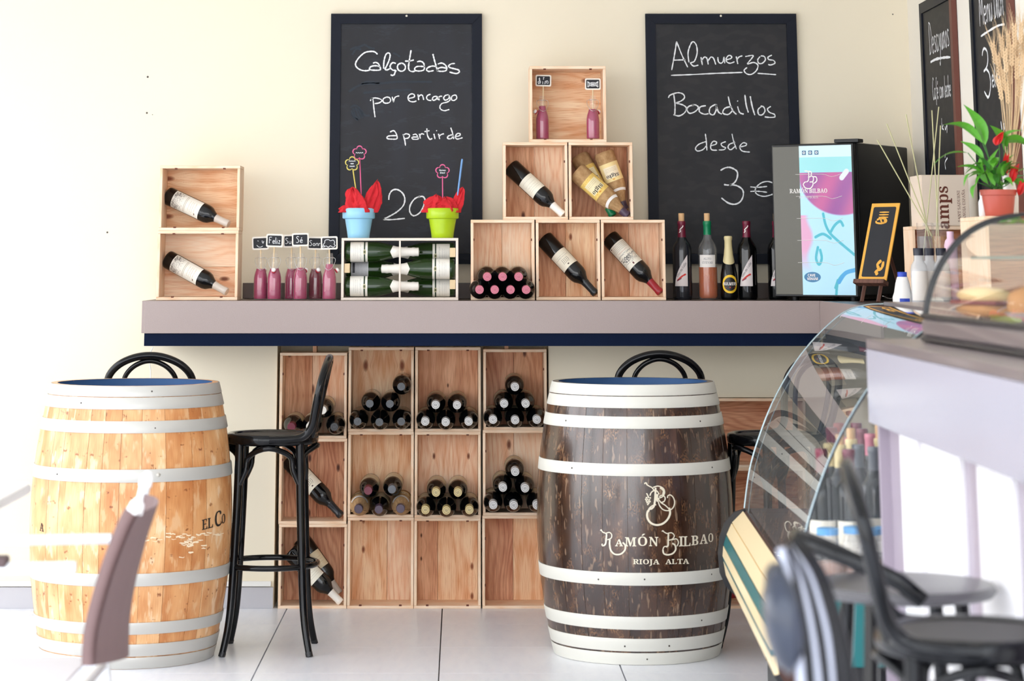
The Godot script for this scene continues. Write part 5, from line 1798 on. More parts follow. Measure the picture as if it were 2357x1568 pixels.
func build_cava() -> void:
	var z := 9.56
	var th := 0.010
	var x0 := px(785.5, 620, z).x
	var x1 := px(1055, 620, z).x
	var yt := px(PU, 548, z).y
	var d := 0.18
	var o := thing("cava_crate", "white wooden crate without back holding six cava bottles", "crate", Vector3((x0 + x1) * 0.5, TOP, -(z + d * 0.5)))
	var w := x1 - x0
	var h := yt - TOP
	for p in [["top_board", Vector3(0, h - th * 0.5, 0), Vector3(w, th, d), 0], ["bottom_board", Vector3(0, th * 0.5, 0), Vector3(w, th, d), 0], ["side_board", Vector3(-w * 0.5 + th * 0.5, h * 0.5, 0), Vector3(th, h - 2 * th, d), 1], ["side_board", Vector3(w * 0.5 - th * 0.5, h * 0.5, 0), Vector3(th, h - 2 * th, d), 1], ["divider", Vector3(0, h * 0.5, d * 0.5 - 0.004), Vector3(0.007, h - 2 * th, 0.006), 1]]:
		var b := MB.new()
		b.box(p[1], p[2], 0.001, p[3])
		put(b, p[0], M.white_wood, o)
	var k := 0.885
	var r := 0.044 * k
	var L := 0.324 * k
	var front := cava_proto("cava_front", "cava")
	var back := cava_proto("cava_back", "cava_back")
	var rows := [px(PU, 659, z + 0.05).y, px(PU, 619, z + 0.05).y, px(PU, 580, z + 0.05).y]
	rows[0] = maxf(rows[0], TOP + th + r)
	var names := ["lowest", "middle", "top"]
	for i in 3:
		var left := i != 1
		for lay in 2:
			var to_right := left == (lay == 0)
			var bx := x0 + th + 0.004 if to_right else x1 - th - 0.004
			if lay == 1:
				bx += (-0.0 if to_right else 0.0)
			var b := Vector3(bx, rows[i] + (0.0 if lay == 0 else -0.002), -(z + (0.046 if lay == 0 else 0.132)))
			var t := b + Vector3(L if to_right else -L, 0, 0)
			var lab := "%s green cava bottle with white foil, %s layer, neck to the %s" % [names[i], "front" if lay == 0 else "rear", "right" if to_right else "left"]
			var tr := lying(b, t, 0.324, Vector3.BACK, k)
			if lay == 1:
				tr.basis = tr.basis * Basis(Vector3.UP, 0.35 if to_right else -0.35)
			copy(front if lay == 0 or i != 1 else back, lab, tr).set_meta("group", "cava bottles in the white crate")
	for q in [[212, 1185, 240, 85], [1127, 1050, 54, 90], [1127, 1325, 54, 80]]:
		var c := px(740 + q[0] / 3.7325, 300 + q[1] / 3.7325, z + 0.02)
		var b := MB.new()
		b.box(Vector3.ZERO, Vector3(0.022, 0.036, 0.03), 0.002)
		var e := put(b, "padding_block", M.stick, o)
		e.position = c - o.position
		e.position.x = clampf(e.position.x, -w * 0.5 + th + 0.012, w * 0.5 - th - 0.012)
	build_pots(z, yt)


func flower_pick(label: String, at: Vector3, foot: Vector3, m: String, lines: Array) -> void:
	var o := thing("flower_pick", label, "sign", at, "flower shaped slate picks in the pots")
	var s := MB.new()
	s.tube([foot - at, (foot - at).normalized() * 0.02], 0.0024, 6)
	put(s, "stick", M[m], o)
	var fl := func(k: float) -> PackedVector2Array:
		var p := PackedVector2Array()
		for i in 60:
			var a := TAU * i / 60 + PI * 0.5
			var r := 0.0235 + 0.0095 * absf(cos(2.5 * (a - PI * 0.5))) ** 0.7 - 0.004
			p.append(Vector2(cos(a), sin(a)) * r * k)
		return p
	var f := MB.new()
	f.prism(fl.call(1.0), -0.002, 0.002)
	put(f, "frame", M[m], o)
	var b := MB.new()
	b.prism(fl.call(0.84), 0.002, 0.0028)
	put(b, "slate", M.slate_small, o)
	var c := MB.new()
	for i in lines.size():
		var yy := (lines.size() - 1) * 0.005 - i * 0.010
		if lines[i] is String:
			text_into(c, lines[i], 0.0062, "Droid Sans", 700, on_plane(Vector3(0, yy, 0.0028)), 0.0004)
		else:
			var q := []
			for k in 9:
				q.append(Vector2((k - 4) * 0.25 * float(lines[i]), yy + (0.0016 if k % 2 else -0.0016)))
			c.stroke(PackedVector2Array(spline(q, 4)), 0.0018, on_plane(Vector3(0, 0, 0.0028)), 0.0004, 0.2, i)
	put(c, "chalk_word", M.chalk, o)


func build_pots(z: float, y: float) -> void:
	var zp := z + 0.085
	var specs := [[825.5, "pot_blue", "pale blue ceramic pot with red cloth on the cava crate", "blue"], [1018.5, "pot_green", "lime green ceramic pot with red cloth on the cava crate", "green"]]
	for i in 2:
		var x := px(specs[i][0], 520, zp).x
		var o := thing("flower_pot", specs[i][2], "pot", Vector3(x, y, -zp), "flower pots on the cava crate")
		var b := MB.new()
		b.lathe(v2s([[0, 0], [0.040, 0], [0.0425, 0.002], [0.0445, 0.02], [0.0535, 0.073], [0.0555, 0.0735], [0.0615, 0.075], [0.0635, 0.078], [0.0640, 0.112], [0.0615, 0.1145], [0.0575, 0.113], [0.056, 0.09]]), 32)
		put(b, "pot", M[specs[i][1]], o)
		var sl := MB.new()
		sl.lathe([Vector2(0.0565, 0.098), Vector2(0, 0.1)], 20)
		put(sl, "filling", M.cloth_red, o)
	# crumpled red cloth: folded sheets with ragged tops
	var cloths := [[[[-0.034, 0.006, 0.050, 0.034, 0.2, 3], [0.006, 0.028, 0.042, 0.090, -0.3, 5], [0.036, 0.012, 0.034, 0.112, 0.3, 9], [0.0, -0.020, 0.055, 0.05, 0.1, 21]], "red crumpled cloth standing in the blue pot"], [[[-0.030, 0.004, 0.046, 0.062, 0.1, 11], [0.024, 0.012, 0.046, 0.056, -0.2, 13], [0.046, 0.0, 0.024, 0.088, 0.35, 17], [0.0, -0.016, 0.052, 0.05, 0.0, 27]], "red crumpled cloth standing in the green pot"]]
	for i in 2:
		var x := px(specs[i][0], 520, zp).x
		var b := MB.new()
		for q in cloths[i][0]:
			crumple(b, Vector3(q[0], 0, q[1]), q[2], q[3], q[4], q[5])
		var o := put(b, "red_cloth", M.cloth_red, self)
		o.position = Vector3(x, y + 0.098, -zp)
		tag(o, cloths[i][1], "cloth", "red cloths in the pots")
	var P := func(u: float, v: float, dz := 0.0) -> Vector3: return px(u, v, zp + dz)
	flower_pick("yellow flower shaped slate pick in the blue pot", P.call(810.5, 377, -0.014), P.call(823, 462, -0.006), "pick_yellow", [0.013, 0.006, 0.010])
	flower_pick("pink flower shaped slate pick in the blue pot", P.call(827.5, 352, 0.0), P.call(832, 462, 0.0), "pick_pink", [0.015])
	flower_pick("pink flower shaped slate pick in the green pot", P.call(1018.5, 395, 0.0), P.call(1019, 462, 0.0), "pick_pink", ["Bones", "Dies!"])
	var o := thing("pen", "light blue ballpoint pen stuck in the green pot", "pen", P.call(1052, 460, -0.004))
	var a := P.call(1064, 366, -0.004) - o.position as Vector3
	var b := MB.new()
	b.tube([Vector3.ZERO, a * 0.3, a * 0.62, a * 0.95, a], [0.0028, 0.0036, 0.0040, 0.0042, 0.0032], 10)
	put(b, "barrel", M.pen_blue, o)
	var c := MB.new()
	c.box(Vector3.ZERO, Vector3(0.003, 0.045, 0.002), 0.0006)
	var clip := put(c, "clip", M.pen_blue, o)
	clip.transform = Transform3D(Basis(Quaternion(Vector3.UP, a.normalized())), a * 0.78 + Vector3(0.0, 0, 0.006))


# a soft folded lobe of cloth
func crumple(b: MB, c: Vector3, r: float, h: float, lean: float, seed_: int) -> void:
	var nz := noise(seed_, 1.0, 2)
	var rows := 12
	var segs := 26
	var pt := func(i: int, j: int) -> Vector3:
		var t := float(i) / rows
		var a := TAU * j / segs
		var fold := 1.0 + 0.22 * sin(a * 3.0 + seed_ + t * 2.0) + 0.16 * sin(a * 7.0 + seed_ * 2.0 - t * 3.0) + 0.22 * nz.get_noise_3d(cos(a) * 1.5, t * 3.0, sin(a) * 1.5)
		var rr := r * fold * (sqrt(maxf(1.0 - t * t, 0.0)) * 0.9 + 0.05)
		var y := h * t * (1.0 + 0.25 * nz.get_noise_2d(cos(a) * 2.0, sin(a) * 2.0))
		return c + Vector3(sin(a) * rr + lean * y, y, cos(a) * rr * 0.75)
	for i in rows:
		for j in segs:
			var p: Vector3 = pt.call(i, j)
			var q: Vector3 = pt.call(i, j + 1)
			var s: Vector3 = pt.call(i + 1, j + 1)
			var u: Vector3 = pt.call(i + 1, j)
			var o := (p + s) * 0.5 - c - Vector3(0, h * 0.3, 0)
			b.face(p, q, s, o)
			b.face(p, s, u, o)


func build_smoothies() -> void:
	var g := "pink smoothie bottles"
	var lo := smoothie_proto("smoothie_a", 0.118, "smoothie", 2.6)
	var mid := smoothie_proto("smoothie_b", 0.120, "smoothie", 0.0)
	var full := smoothie_proto("smoothie_c", 0.136, "smoothie", 1.9)
	var deep := smoothie_proto("smoothie_d", 0.118, "smoothie_dark", 0.55)
	var rows := [[600.0, 9.66, lo, "leftmost pink smoothie bottle on the counter"], [631.5, 9.62, mid, "second pink smoothie bottle from the left, stopper hanging in front"], [671.0, 9.71, lo, "third smoothie bottle from the left, standing behind its neighbour"], [691.5, 9.62, smoothie_proto("smoothie_f", 0.122, "smoothie", 2.4), "fourth pink smoothie bottle from the left on the counter"], [726.5, 9.69, deep, "fifth smoothie bottle from the left, the darkest"], [758.0, 9.62, full, "rightmost and fullest pink smoothie bottle on the counter"]]
	for r in rows:
		copy(r[2], r[3], standing(Vector3(px(r[0], 640, r[1]).x, TOP, -r[1]), 1.0, rng.randf_range(-0.15, 0.15))).set_meta("group", g)
	var yc := px(PU, 327.5, 9.58).y + 0.0115
	copy(smoothie_proto("smoothie_g", 0.136, "smoothie", -1.35), "smoothie bottle at the left of the topmost crate", standing(Vector3(px(1248.5, 270, 9.64).x, yc, -9.64), 0.97, 0.1)).set_meta("group", g)
	copy(smoothie_proto("smoothie_e", 0.122, "smoothie", 2.2), "smoothie bottle at the right of the topmost crate", standing(Vector3(px(1364.5, 270, 9.62).x, yc, -9.62), 0.97, 0.0)).set_meta("group", g)
	var sg := "small slate picks in smoothie bottles"
	var smile := [[[30, 18], [34, 18], [36, 22]], [[62, 16], [64, 30], [70, 34], [74, 20]], [[24, 46], [36, 58], [52, 60], [66, 54]]]
	var feliz := [[[14, 10], [12, 36], [14, 62]], [[10, 12], [30, 10]], [[12, 34], [26, 34]], [[32, 50], [46, 46], [42, 36], [34, 44], [36, 58], [48, 58]], [[52, 56], [60, 28], [62, 12], [55, 30], [56, 58], [64, 56]], [[68, 40], [70, 58]], [[76, 42], [88, 40], [78, 58], [94, 56]]]
	var sue := [[[30, 18], [18, 16], [10, 28], [24, 36], [26, 52], [8, 56]], [[38, 34], [40, 52], [50, 50], [52, 34], [55, 54]], [[62, 46], [74, 40], [68, 34], [60, 46], [66, 58], [80, 54]]]
	var se := [[[34, 18], [18, 16], [10, 28], [26, 36], [28, 52], [8, 58]], [[44, 50], [58, 44], [52, 36], [44, 48], [50, 60], [66, 56]], [[56, 26], [64, 20]]]
	var sonrie := [[[24, 14], [12, 14], [8, 26], [20, 34], [20, 50], [4, 54]], [[32, 38], [28, 48], [38, 50], [38, 38], [31, 38]], [[46, 36], [46, 52], [48, 40], [56, 38], [58, 52]], [[64, 36], [66, 52], [68, 40], [76, 38]], [[82, 38], [84, 52]], [[88, 48], [96, 42], [90, 38], [88, 50], [98, 52]]]
	var M1 := func(word: String, x0: float, y0: float, x1: float, unit: float) -> Array:
		var o := []
		for q in written(word, Vector2(x0, 0), Vector2(x1, 0), unit):
			var r := []
			for p in q:
				r.append([p.x, y0 - p.y])
			o.append(r)
		return o
	feliz = M1.call("Feliz", 14.0, 54.0, 90.0, 21.0)
	se = M1.call("Sé", 22.0, 54.0, 66.0, 21.0)
	sue = M1.call("Sue", 8.0, 52.0, 72.0, 19.0)
	sonrie = M1.call("Sonri", 6.0, 52.0, 92.0, 18.0)
	var cloud := [[[16, 56], [8, 44], [18, 34], [22, 16], [46, 12], [58, 20], [78, 16], [88, 30], [84, 44], [92, 52], [78, 62], [58, 54], [44, 62], [28, 54], [14, 60], [4, 58], [8, 50], [18, 52]]]
	var notes := [[[18, 62], [12, 56], [20, 50], [24, 40], [22, 14], [16, 24], [28, 40], [26, 56], [12, 52], [12, 42], [22, 36]], [[48, 10], [52, 22], [48, 26]], [[50, 8], [58, 12]], [[44, 40], [46, 56], [42, 58]], [[62, 40], [62, 56], [58, 58]], [[62, 40], [82, 36], [84, 54], [80, 56]], [[72, 40], [72, 56]]]
	var bow := [[[10, 14], [14, 34], [12, 56], [28, 44], [28, 26], [10, 14]], [[90, 14], [86, 34], [88, 56], [72, 44], [72, 26], [90, 14]], [[30, 26], [50, 22], [70, 26], [72, 36], [70, 46], [50, 50], [30, 46], [28, 36], [30, 26]], [[34, 30], [66, 30]], [[34, 36], [66, 36]], [[34, 42], [66, 42]], [[16, 22], [26, 34], [18, 48]], [[84, 22], [74, 34], [82, 48]]]
	var sp := [[602, 561, 600, 9.655, smile, "slate pick with a smiley in the leftmost smoothie bottle", 0.04], [633, 555, 631.5, 9.615, feliz, "slate pick reading Feliz", -0.03], [672, 556, 671, 9.705, sue, "slate pick with writing half hidden behind its neighbour", 0.02], [693, 553, 691.5, 9.615, se, "slate pick reading Sé", 0.02], [728, 561, 726.5, 9.685, sonrie, "slate pick with writing between Sé and the cloud", -0.02], [757.5, 560.5, 758, 9.615, cloud, "slate pick with a chalk cloud in the rightmost smoothie bottle", 0.02]]
	for s in sp:
		var p := px(s[0], s[1] + 14, s[3])
		slate_pick(s[5], Vector3(px(s[2], s[1] + 14, s[3]).x, p.y, p.z), p.y - TOP - 0.10, s[4], sg, 0.065, 0.050, s[6])
	var n1 := px(1252.5, 199, 9.636)
	slate_pick("slate pick with chalk music notes in the topmost crate", Vector3(px(1250.5, 199, 9.636).x, n1.y, n1.z), n1.y - yc - 0.11, notes, sg, 0.062, 0.045, -0.02)
	var n2 := px(1365, 207, 9.616)
	slate_pick("slate pick with a chalk bow tie in the topmost crate", Vector3(px(1364.5, 207, 9.616).x, n2.y, n2.z), n2.y - yc - 0.10, bow, sg, 0.062, 0.045, 0.0)


func build_shelf_bottles() -> void:
	var z := 9.69
	var sail := func(key: String, cork: float) -> Node3D:
		if protos.has(key):
			return protos[key]
		var o := wine_proto(key, "glass_smoke", "foil_wine", "", 0, 0, 0, "", cork)
		(o.get_child(0) as MeshInstance3D).material_override = M.glass_smoke if cork > 0 and key == "sail_a" else M.glass_black
		var l := MB.new()
		l.patch(0.0380, 0.72, func(_u): return 0.052, func(u): return 0.0535 + 0.118 * pow(u, 0.62), 16, 2)
		var lb := put(l, "paper_label", M.paper_grey, o)
		var t := MB.new()
		var cyl := on_cylinder(0.0381, 0.052)
		text_into(t, "Vino de Calle", 0.0085, "Droid Serif", 400, cyl, 0.0004, 0.9, 0.98, Vector2(0.002, 0.062))
		put(t, "printed_name", M.ink, lb)
		var s := MB.new()
		s.stroke(flat_spline([[-0.014, 0.022], [-0.002, 0.032], [0.008, 0.040], [0.020, 0.046]], 5), 0.006, cyl, 0.0004, 0.2, 3)
		put(s, "printed_swoosh", M.ink_red, lb)
		var s2 := MB.new()
		s2.stroke(flat_spline([[-0.016, 0.020], [-0.008, 0.024], [0.002, 0.030]], 5), 0.004, cyl, 0.0005, 0.2, 4)
		put(s2, "printed_dash", M.foil_wine, lb)
		var w := MB.new()
		w.stroke(flat_spline([[-0.008, 0.016], [-0.002, 0.022], [-0.004, 0.028], [0.006, 0.038], [0.008, 0.044]], 5), 0.0034, on_cylinder(0.0155, 0.240), 0.0006, 0.1, 5)
		put(w, "capsule_mark", M.ink_white, o)
		return o
	var P := func(u: float, zz: float) -> Vector3: return Vector3(px(u, 640, zz).x, TOP, -zz)
	var g := "open bottles on the counter before the chalkboard"
	copy(sail.call("sail_a", 0.031), "open red wine bottle with sail label and cork, next to the pyramid", standing(P.call(1571, z), 1.0, -0.25)).set_meta("group", g)
	copy(sail.call("sail_b", 0.0), "wine bottle with sail label and no cork between cider and fridge", standing(P.call(1721, z), 1.0, -0.3)).set_meta("group", g)
	copy(sail.call("sail_c", 0.031), "corked sail label bottle half hidden by the wine fridge", standing(P.call(1790, z + 0.02), 1.0, -0.2)).set_meta("group", g)
	# amber wine
	var am := Node3D.new()
	am.set_meta("base_name", "wine_bottle")
	am.set_meta("category", "bottle")
	var gl := MB.new()
	gl.lathe(v2s(WINE), 24)
	put(gl, "glass", M.clear, am)
	var li := MB.new()
	li.lathe(v2s([[0, 0.012], [0.03, 0.006], [0.0352, 0.012], [0.0358, 0.02], [0.0358, 0.125], [0, 0.125]]), 24)
	put(li, "wine", M.amber, am, "amber wine")
	var cp := MB.new()
	cp.lathe(v2s([[0.0152, 0.248], [0.0148, 0.284], [0.0162, 0.287], [0.0162, 0.297], [0.0150, 0.3008], [0, 0.3008]]), 16)
	put(cp, "capsule", M.foil_green, am)
	var ck := MB.new()
	ck.lathe(v2s([[0.0112, 0.300], [0.0116, 0.328], [0.0105, 0.331], [0, 0.331]]), 14)
	put(ck, "cork", M.cork, am)
	var lb := MB.new()
	lb.patch(0.0380, 0.9, func(_u): return 0.124, func(_u): return 0.171, 12)
	var lm := put(lb, "paper_label", M.paper, am)
	var tx := MB.new()
	text_into(tx, "ALTO", 0.008, "Droid Serif", 400, on_cylinder(0.0381, 0.156), 0.0004)
	text_into(tx, "CUEVAS", 0.008, "Droid Serif", 400, on_cylinder(0.0381, 0.142), 0.0004)
	put(tx, "printed_name", M.foil_ash, lm)
	protos.amber = am
	copy(am, "clear bottle of amber wine with green capsule and cork", standing(P.call(1630, z), 1.0, -0.15)).set_meta("group", g)
	# cider
	var ci := Node3D.new()
	ci.set_meta("base_name", "cider_bottle")
	ci.set_meta("category", "bottle")
	var cg := MB.new()
	cg.lathe(v2s([[0, 0.006], [0.026, 0], [0.0315, 0.003], [0.0335, 0.012], [0.0335, 0.08], [0.032, 0.1], [0.027, 0.125], [0.021, 0.15], [0.017, 0.175], [0.0142, 0.2], [0.0135, 0.226], [0.0150, 0.23], [0.0150, 0.239], [0, 0.24]]), 24)
	put(cg, "glass", M.glass_black, ci)
	var cf := MB.new()
	cf.patch(0.0185, PI, func(u): return 0.148 - 0.014 * cos((u - 0.5) * TAU), func(_u): return 0.175, 28)
	for k in cf.v.size():
		var p: Vector3 = cf.v[k]
		var s := (0.0185 + (0.1675 - p.y) * 0.17 + 0.0006) / 0.0185
		cf.v[k] = Vector3(p.x * s, p.y, p.z * s)
	cf.lathe(v2s([[0.0181, 0.174], [0.0152, 0.2], [0.0146, 0.226], [0.0162, 0.23], [0.0165, 0.239], [0.014, 0.243], [0, 0.244]]), 18)
	put(cf, "gold_foil", M.foil_champagne, ci)
	var ring := func(k: float) -> Array:
		return [func(u): return 0.059 - k * 0.034 * sqrt(maxf(0.0, 1.0 - pow(2.0 * u - 1.0, 2.0))), func(u): return 0.059 + k * 0.036 * sqrt(maxf(0.0, 1.0 - pow(2.0 * u - 1.0, 2.0)))]
	for q in [[1.0, 0.0338, 0.98, "bulmers_yellow", "oval_label"], [0.74, 0.0341, 0.74, "near_black", "label_centre"]]:
		var m := MB.new()
		var e: Array = ring.call(q[0])
		m.patch(q[1], q[2], e[0], e[1], 22, 1)
		put(m, q[4], M[q[3]], ci)
	var bt := MB.new()
	text_into(bt, "BULMERS", 0.0115, "Droid Sans", 700, on_cylinder(0.0342, 0.061), 0.0004, 0.78)
	put(bt, "printed_name", M.ink_white, ci)
	var rl := MB.new()
	rl.stroke(PackedVector2Array([Vector2(-0.018, 0), Vector2(0, 0), Vector2(0.018, 0)]), 0.004, on_cylinder(0.0342, 0.0475), 0.0004, 0.1, 2)
	put(rl, "printed_line", M.ink_red, ci)
	protos.cider = ci
	copy(ci, "small brown cider bottle with gold foil and yellow oval label", standing(P.call(1678, z - 0.01), 1.0, 0.0)).set_meta("group", g)


# ---------------------------------------------------------------- right end of the counter

func build_fridge() -> void:
	var al := deg_to_rad(32.0)
	var W := 0.342
	var D := 0.55
	var zc := 9.34
	var corner := px(1971, 560, zc)
	var y1 := px(1960, 327, zc).y
	var R := Basis(Vector3.UP, -al)
	var c := Vector3(corner.x, TOP, -zc) - R * Vector3(W * 0.5, 0, D * 0.5)
	var o := thing("wine_fridge", "black countertop wine fridge with print and a painted reflection on the door", "fridge", c)
	o.basis = R
	var h := y1 - TOP
	var b := MB.new()
	b.box(Vector3(0, h * 0.5 + 0.01, -0.02), Vector3(W, h - 0.02, D - 0.04), 0.004)
	put(b, "body", M.fridge_black, o)
	for k in [[-1, 1], [1, 1], [-1, -1], [1, -1]]:
		var f := MB.new()
		f.lathe([Vector2(0.016, 0.02), Vector2(0.014, 0.0), Vector2(0, 0.0)], 10)
		f.xf = Transform3D()
		var ft := put(f, "foot", M.near_black, o)
		ft.position = Vector3(k[0] * (W * 0.5 - 0.05), 0, k[1] * (D * 0.5 - 0.08))
	var hg := MB.new()
	hg.box(Vector3(W * 0.5 - 0.03, h + 0.006, D * 0.5 - 0.03), Vector3(0.10, 0.014, 0.05), 0.002)
	put(hg, "hinge_cover", M.fridge_black, o)
	var d := MB.new()
	d.box(Vector3(0, h * 0.5 + 0.006, D * 0.5 - 0.015), Vector3(W, h - 0.018, 0.026), 0.003)
	var door := put(d, "door", M.fridge_black, o)
	var z := D * 0.5 - 0.0018
	var gl := MB.new()
	gl.box(Vector3(0, h * 0.5 + 0.006, z), Vector3(W - 0.012, h - 0.034, 0.004), 0.001)
	put(gl, "smoked_glass", mat("smoked_glass", rgb(86, 84, 74), 0.04, 0.0, 0.4), door)
	# film on the right part of the glass, its texture partly a painted reflection
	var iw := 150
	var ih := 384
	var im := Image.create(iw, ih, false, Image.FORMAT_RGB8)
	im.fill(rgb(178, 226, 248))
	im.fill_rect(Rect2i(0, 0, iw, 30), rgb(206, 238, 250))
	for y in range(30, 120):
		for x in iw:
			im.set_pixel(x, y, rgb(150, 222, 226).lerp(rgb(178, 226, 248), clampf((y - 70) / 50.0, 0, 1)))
	for y in range(70, 190):      # half of a big purple shape
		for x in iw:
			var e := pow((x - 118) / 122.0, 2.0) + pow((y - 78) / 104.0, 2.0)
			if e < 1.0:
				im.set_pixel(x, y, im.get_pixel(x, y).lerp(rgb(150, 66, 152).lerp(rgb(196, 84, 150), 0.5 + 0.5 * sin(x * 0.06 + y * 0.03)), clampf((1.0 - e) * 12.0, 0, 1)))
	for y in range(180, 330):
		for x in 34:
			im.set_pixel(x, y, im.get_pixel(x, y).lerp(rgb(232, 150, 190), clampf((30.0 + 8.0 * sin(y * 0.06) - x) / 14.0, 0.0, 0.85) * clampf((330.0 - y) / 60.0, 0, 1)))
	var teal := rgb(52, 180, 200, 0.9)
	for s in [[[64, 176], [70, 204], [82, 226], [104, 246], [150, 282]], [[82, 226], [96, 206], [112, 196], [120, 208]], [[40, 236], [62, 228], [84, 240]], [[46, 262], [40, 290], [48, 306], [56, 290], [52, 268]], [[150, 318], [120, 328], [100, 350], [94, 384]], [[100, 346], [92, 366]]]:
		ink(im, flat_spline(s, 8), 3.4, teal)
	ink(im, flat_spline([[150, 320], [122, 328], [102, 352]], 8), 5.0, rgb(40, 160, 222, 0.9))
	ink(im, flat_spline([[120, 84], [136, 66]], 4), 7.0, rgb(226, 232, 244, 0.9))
	var fm := tmat("door_reflection", ImageTexture.create_from_image(im), 0.12)
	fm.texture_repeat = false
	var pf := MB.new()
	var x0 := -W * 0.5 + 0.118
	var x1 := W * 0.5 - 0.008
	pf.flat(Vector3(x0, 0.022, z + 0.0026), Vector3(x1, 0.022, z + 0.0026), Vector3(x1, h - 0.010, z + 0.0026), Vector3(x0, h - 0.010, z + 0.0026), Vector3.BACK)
	put(pf, "reflection_film", fm, door, "pale blue film, partly painted reflection, with purple shape and teal curls")
	var t := MB.new()
	var pl := on_plane(Vector3(0, 0, z + 0.003))
	text_into(t, "RAMÓN BILBAO", 0.016, "Droid Serif", 700, pl, 0.0004, 0.86, 0.0, Vector2(-0.018, h * 0.695))
	text_into(t, "HARO - RIOJA ALTA", 0.006, "Droid Serif", 400, pl, 0.0004, 1.0, 0.0, Vector2(-0.018, h * 0.652))
	var q := Vector2(-0.02, h * 0.765)
	for s in [[[-0.012, 0.034], [0.004, 0.030], [0.004, 0.0], [-0.006, -0.008]], [[0.0, 0.032], [0.016, 0.030], [0.014, 0.014], [0.002, 0.010]], [[0.012, 0.016], [0.024, 0.010], [0.022, -0.006], [0.008, -0.008]], [[-0.008, -0.006], [-0.018, -0.016], [-0.010, -0.030], [0.010, -0.032], [0.022, -0.018], [0.020, -0.004]], [[0.024, 0.012], [0.036, 0.010], [0.038, -0.004], [0.026, -0.014]]]:
		var pts := []
		for p in s:
			pts.append(Vector2(p[0], p[1]) + q)
		t.stroke(PackedVector2Array(spline(pts, 6)), 0.004, pl, 0.0004, 0.05, 1)
	put(t, "printed_logo", M.ink_white, door, "white printed logo")
	var ov := MB.new()
	var el := PackedVector2Array()
	for k in 28:
		el.append(Vector2(cos(TAU * k / 28) * 0.034, sin(TAU * k / 28) * 0.019) + Vector2(-0.012, 0.088))
	ov.prism(el, z + 0.0026, z + 0.0034)
	put(ov, "oval_badge", mat("badge_blue", rgb(14, 112, 160), 0.3), door)
	var tt := MB.new()
	var p2 := on_plane(Vector3(-0.012, 0.088, z + 0.0036))
	text_into(tt, "CAVE", 0.010, "Droid Sans", 700, p2, 0.0004, 0.95, 0.0, Vector2(-0.003, 0.0065))
	text_into(tt, "VINUM", 0.010, "Droid Sans", 700, p2, 0.0004, 0.95, 0.0, Vector2(0.001, -0.0065))
	put(tt, "badge_lettering", M.ink_white, door)
	for k in 3:
		var s := MB.new()
		s.box(Vector3(-0.032 + k * 0.026, h - 0.036, z + 0.0032), Vector3(0.016, 0.016, 0.001), 0.0002)
		var sq := put(s, "touch_button", mat("button_blue", rgb(26, 96, 140), 0.3), door)
		var cc := MB.new()
		cc.lathe([Vector2(0.005, 0.0), Vector2(0.0035, 0.0004), Vector2(0.0025, 0.0)], 12)
		cc.xf = Transform3D()
		var ci := put(cc, "icon", M.ink_white, door)
		ci.transform = Transform3D(Basis(Vector3.RIGHT, PI * 0.5), Vector3(-0.032 + k * 0.026, h - 0.036, z + 0.0038))
		sq.set_meta("label", "blue touch button")
	for k in 5:
		var sh := MB.new()
		sh.tube(spline([Vector3(-0.07, h * (0.80 - k * 0.14), z + 0.0034), Vector3(0.04, h * (0.80 - k * 0.14), z + 0.0034), Vector3(0.08, h * (0.80 - k * 0.14) - 0.010, z + 0.0034), Vector3(0.12, h * (0.80 - k * 0.14), z + 0.0034)], 4), 0.0008, 4)
		put(sh, "shelf_line", M.ink_white, door)


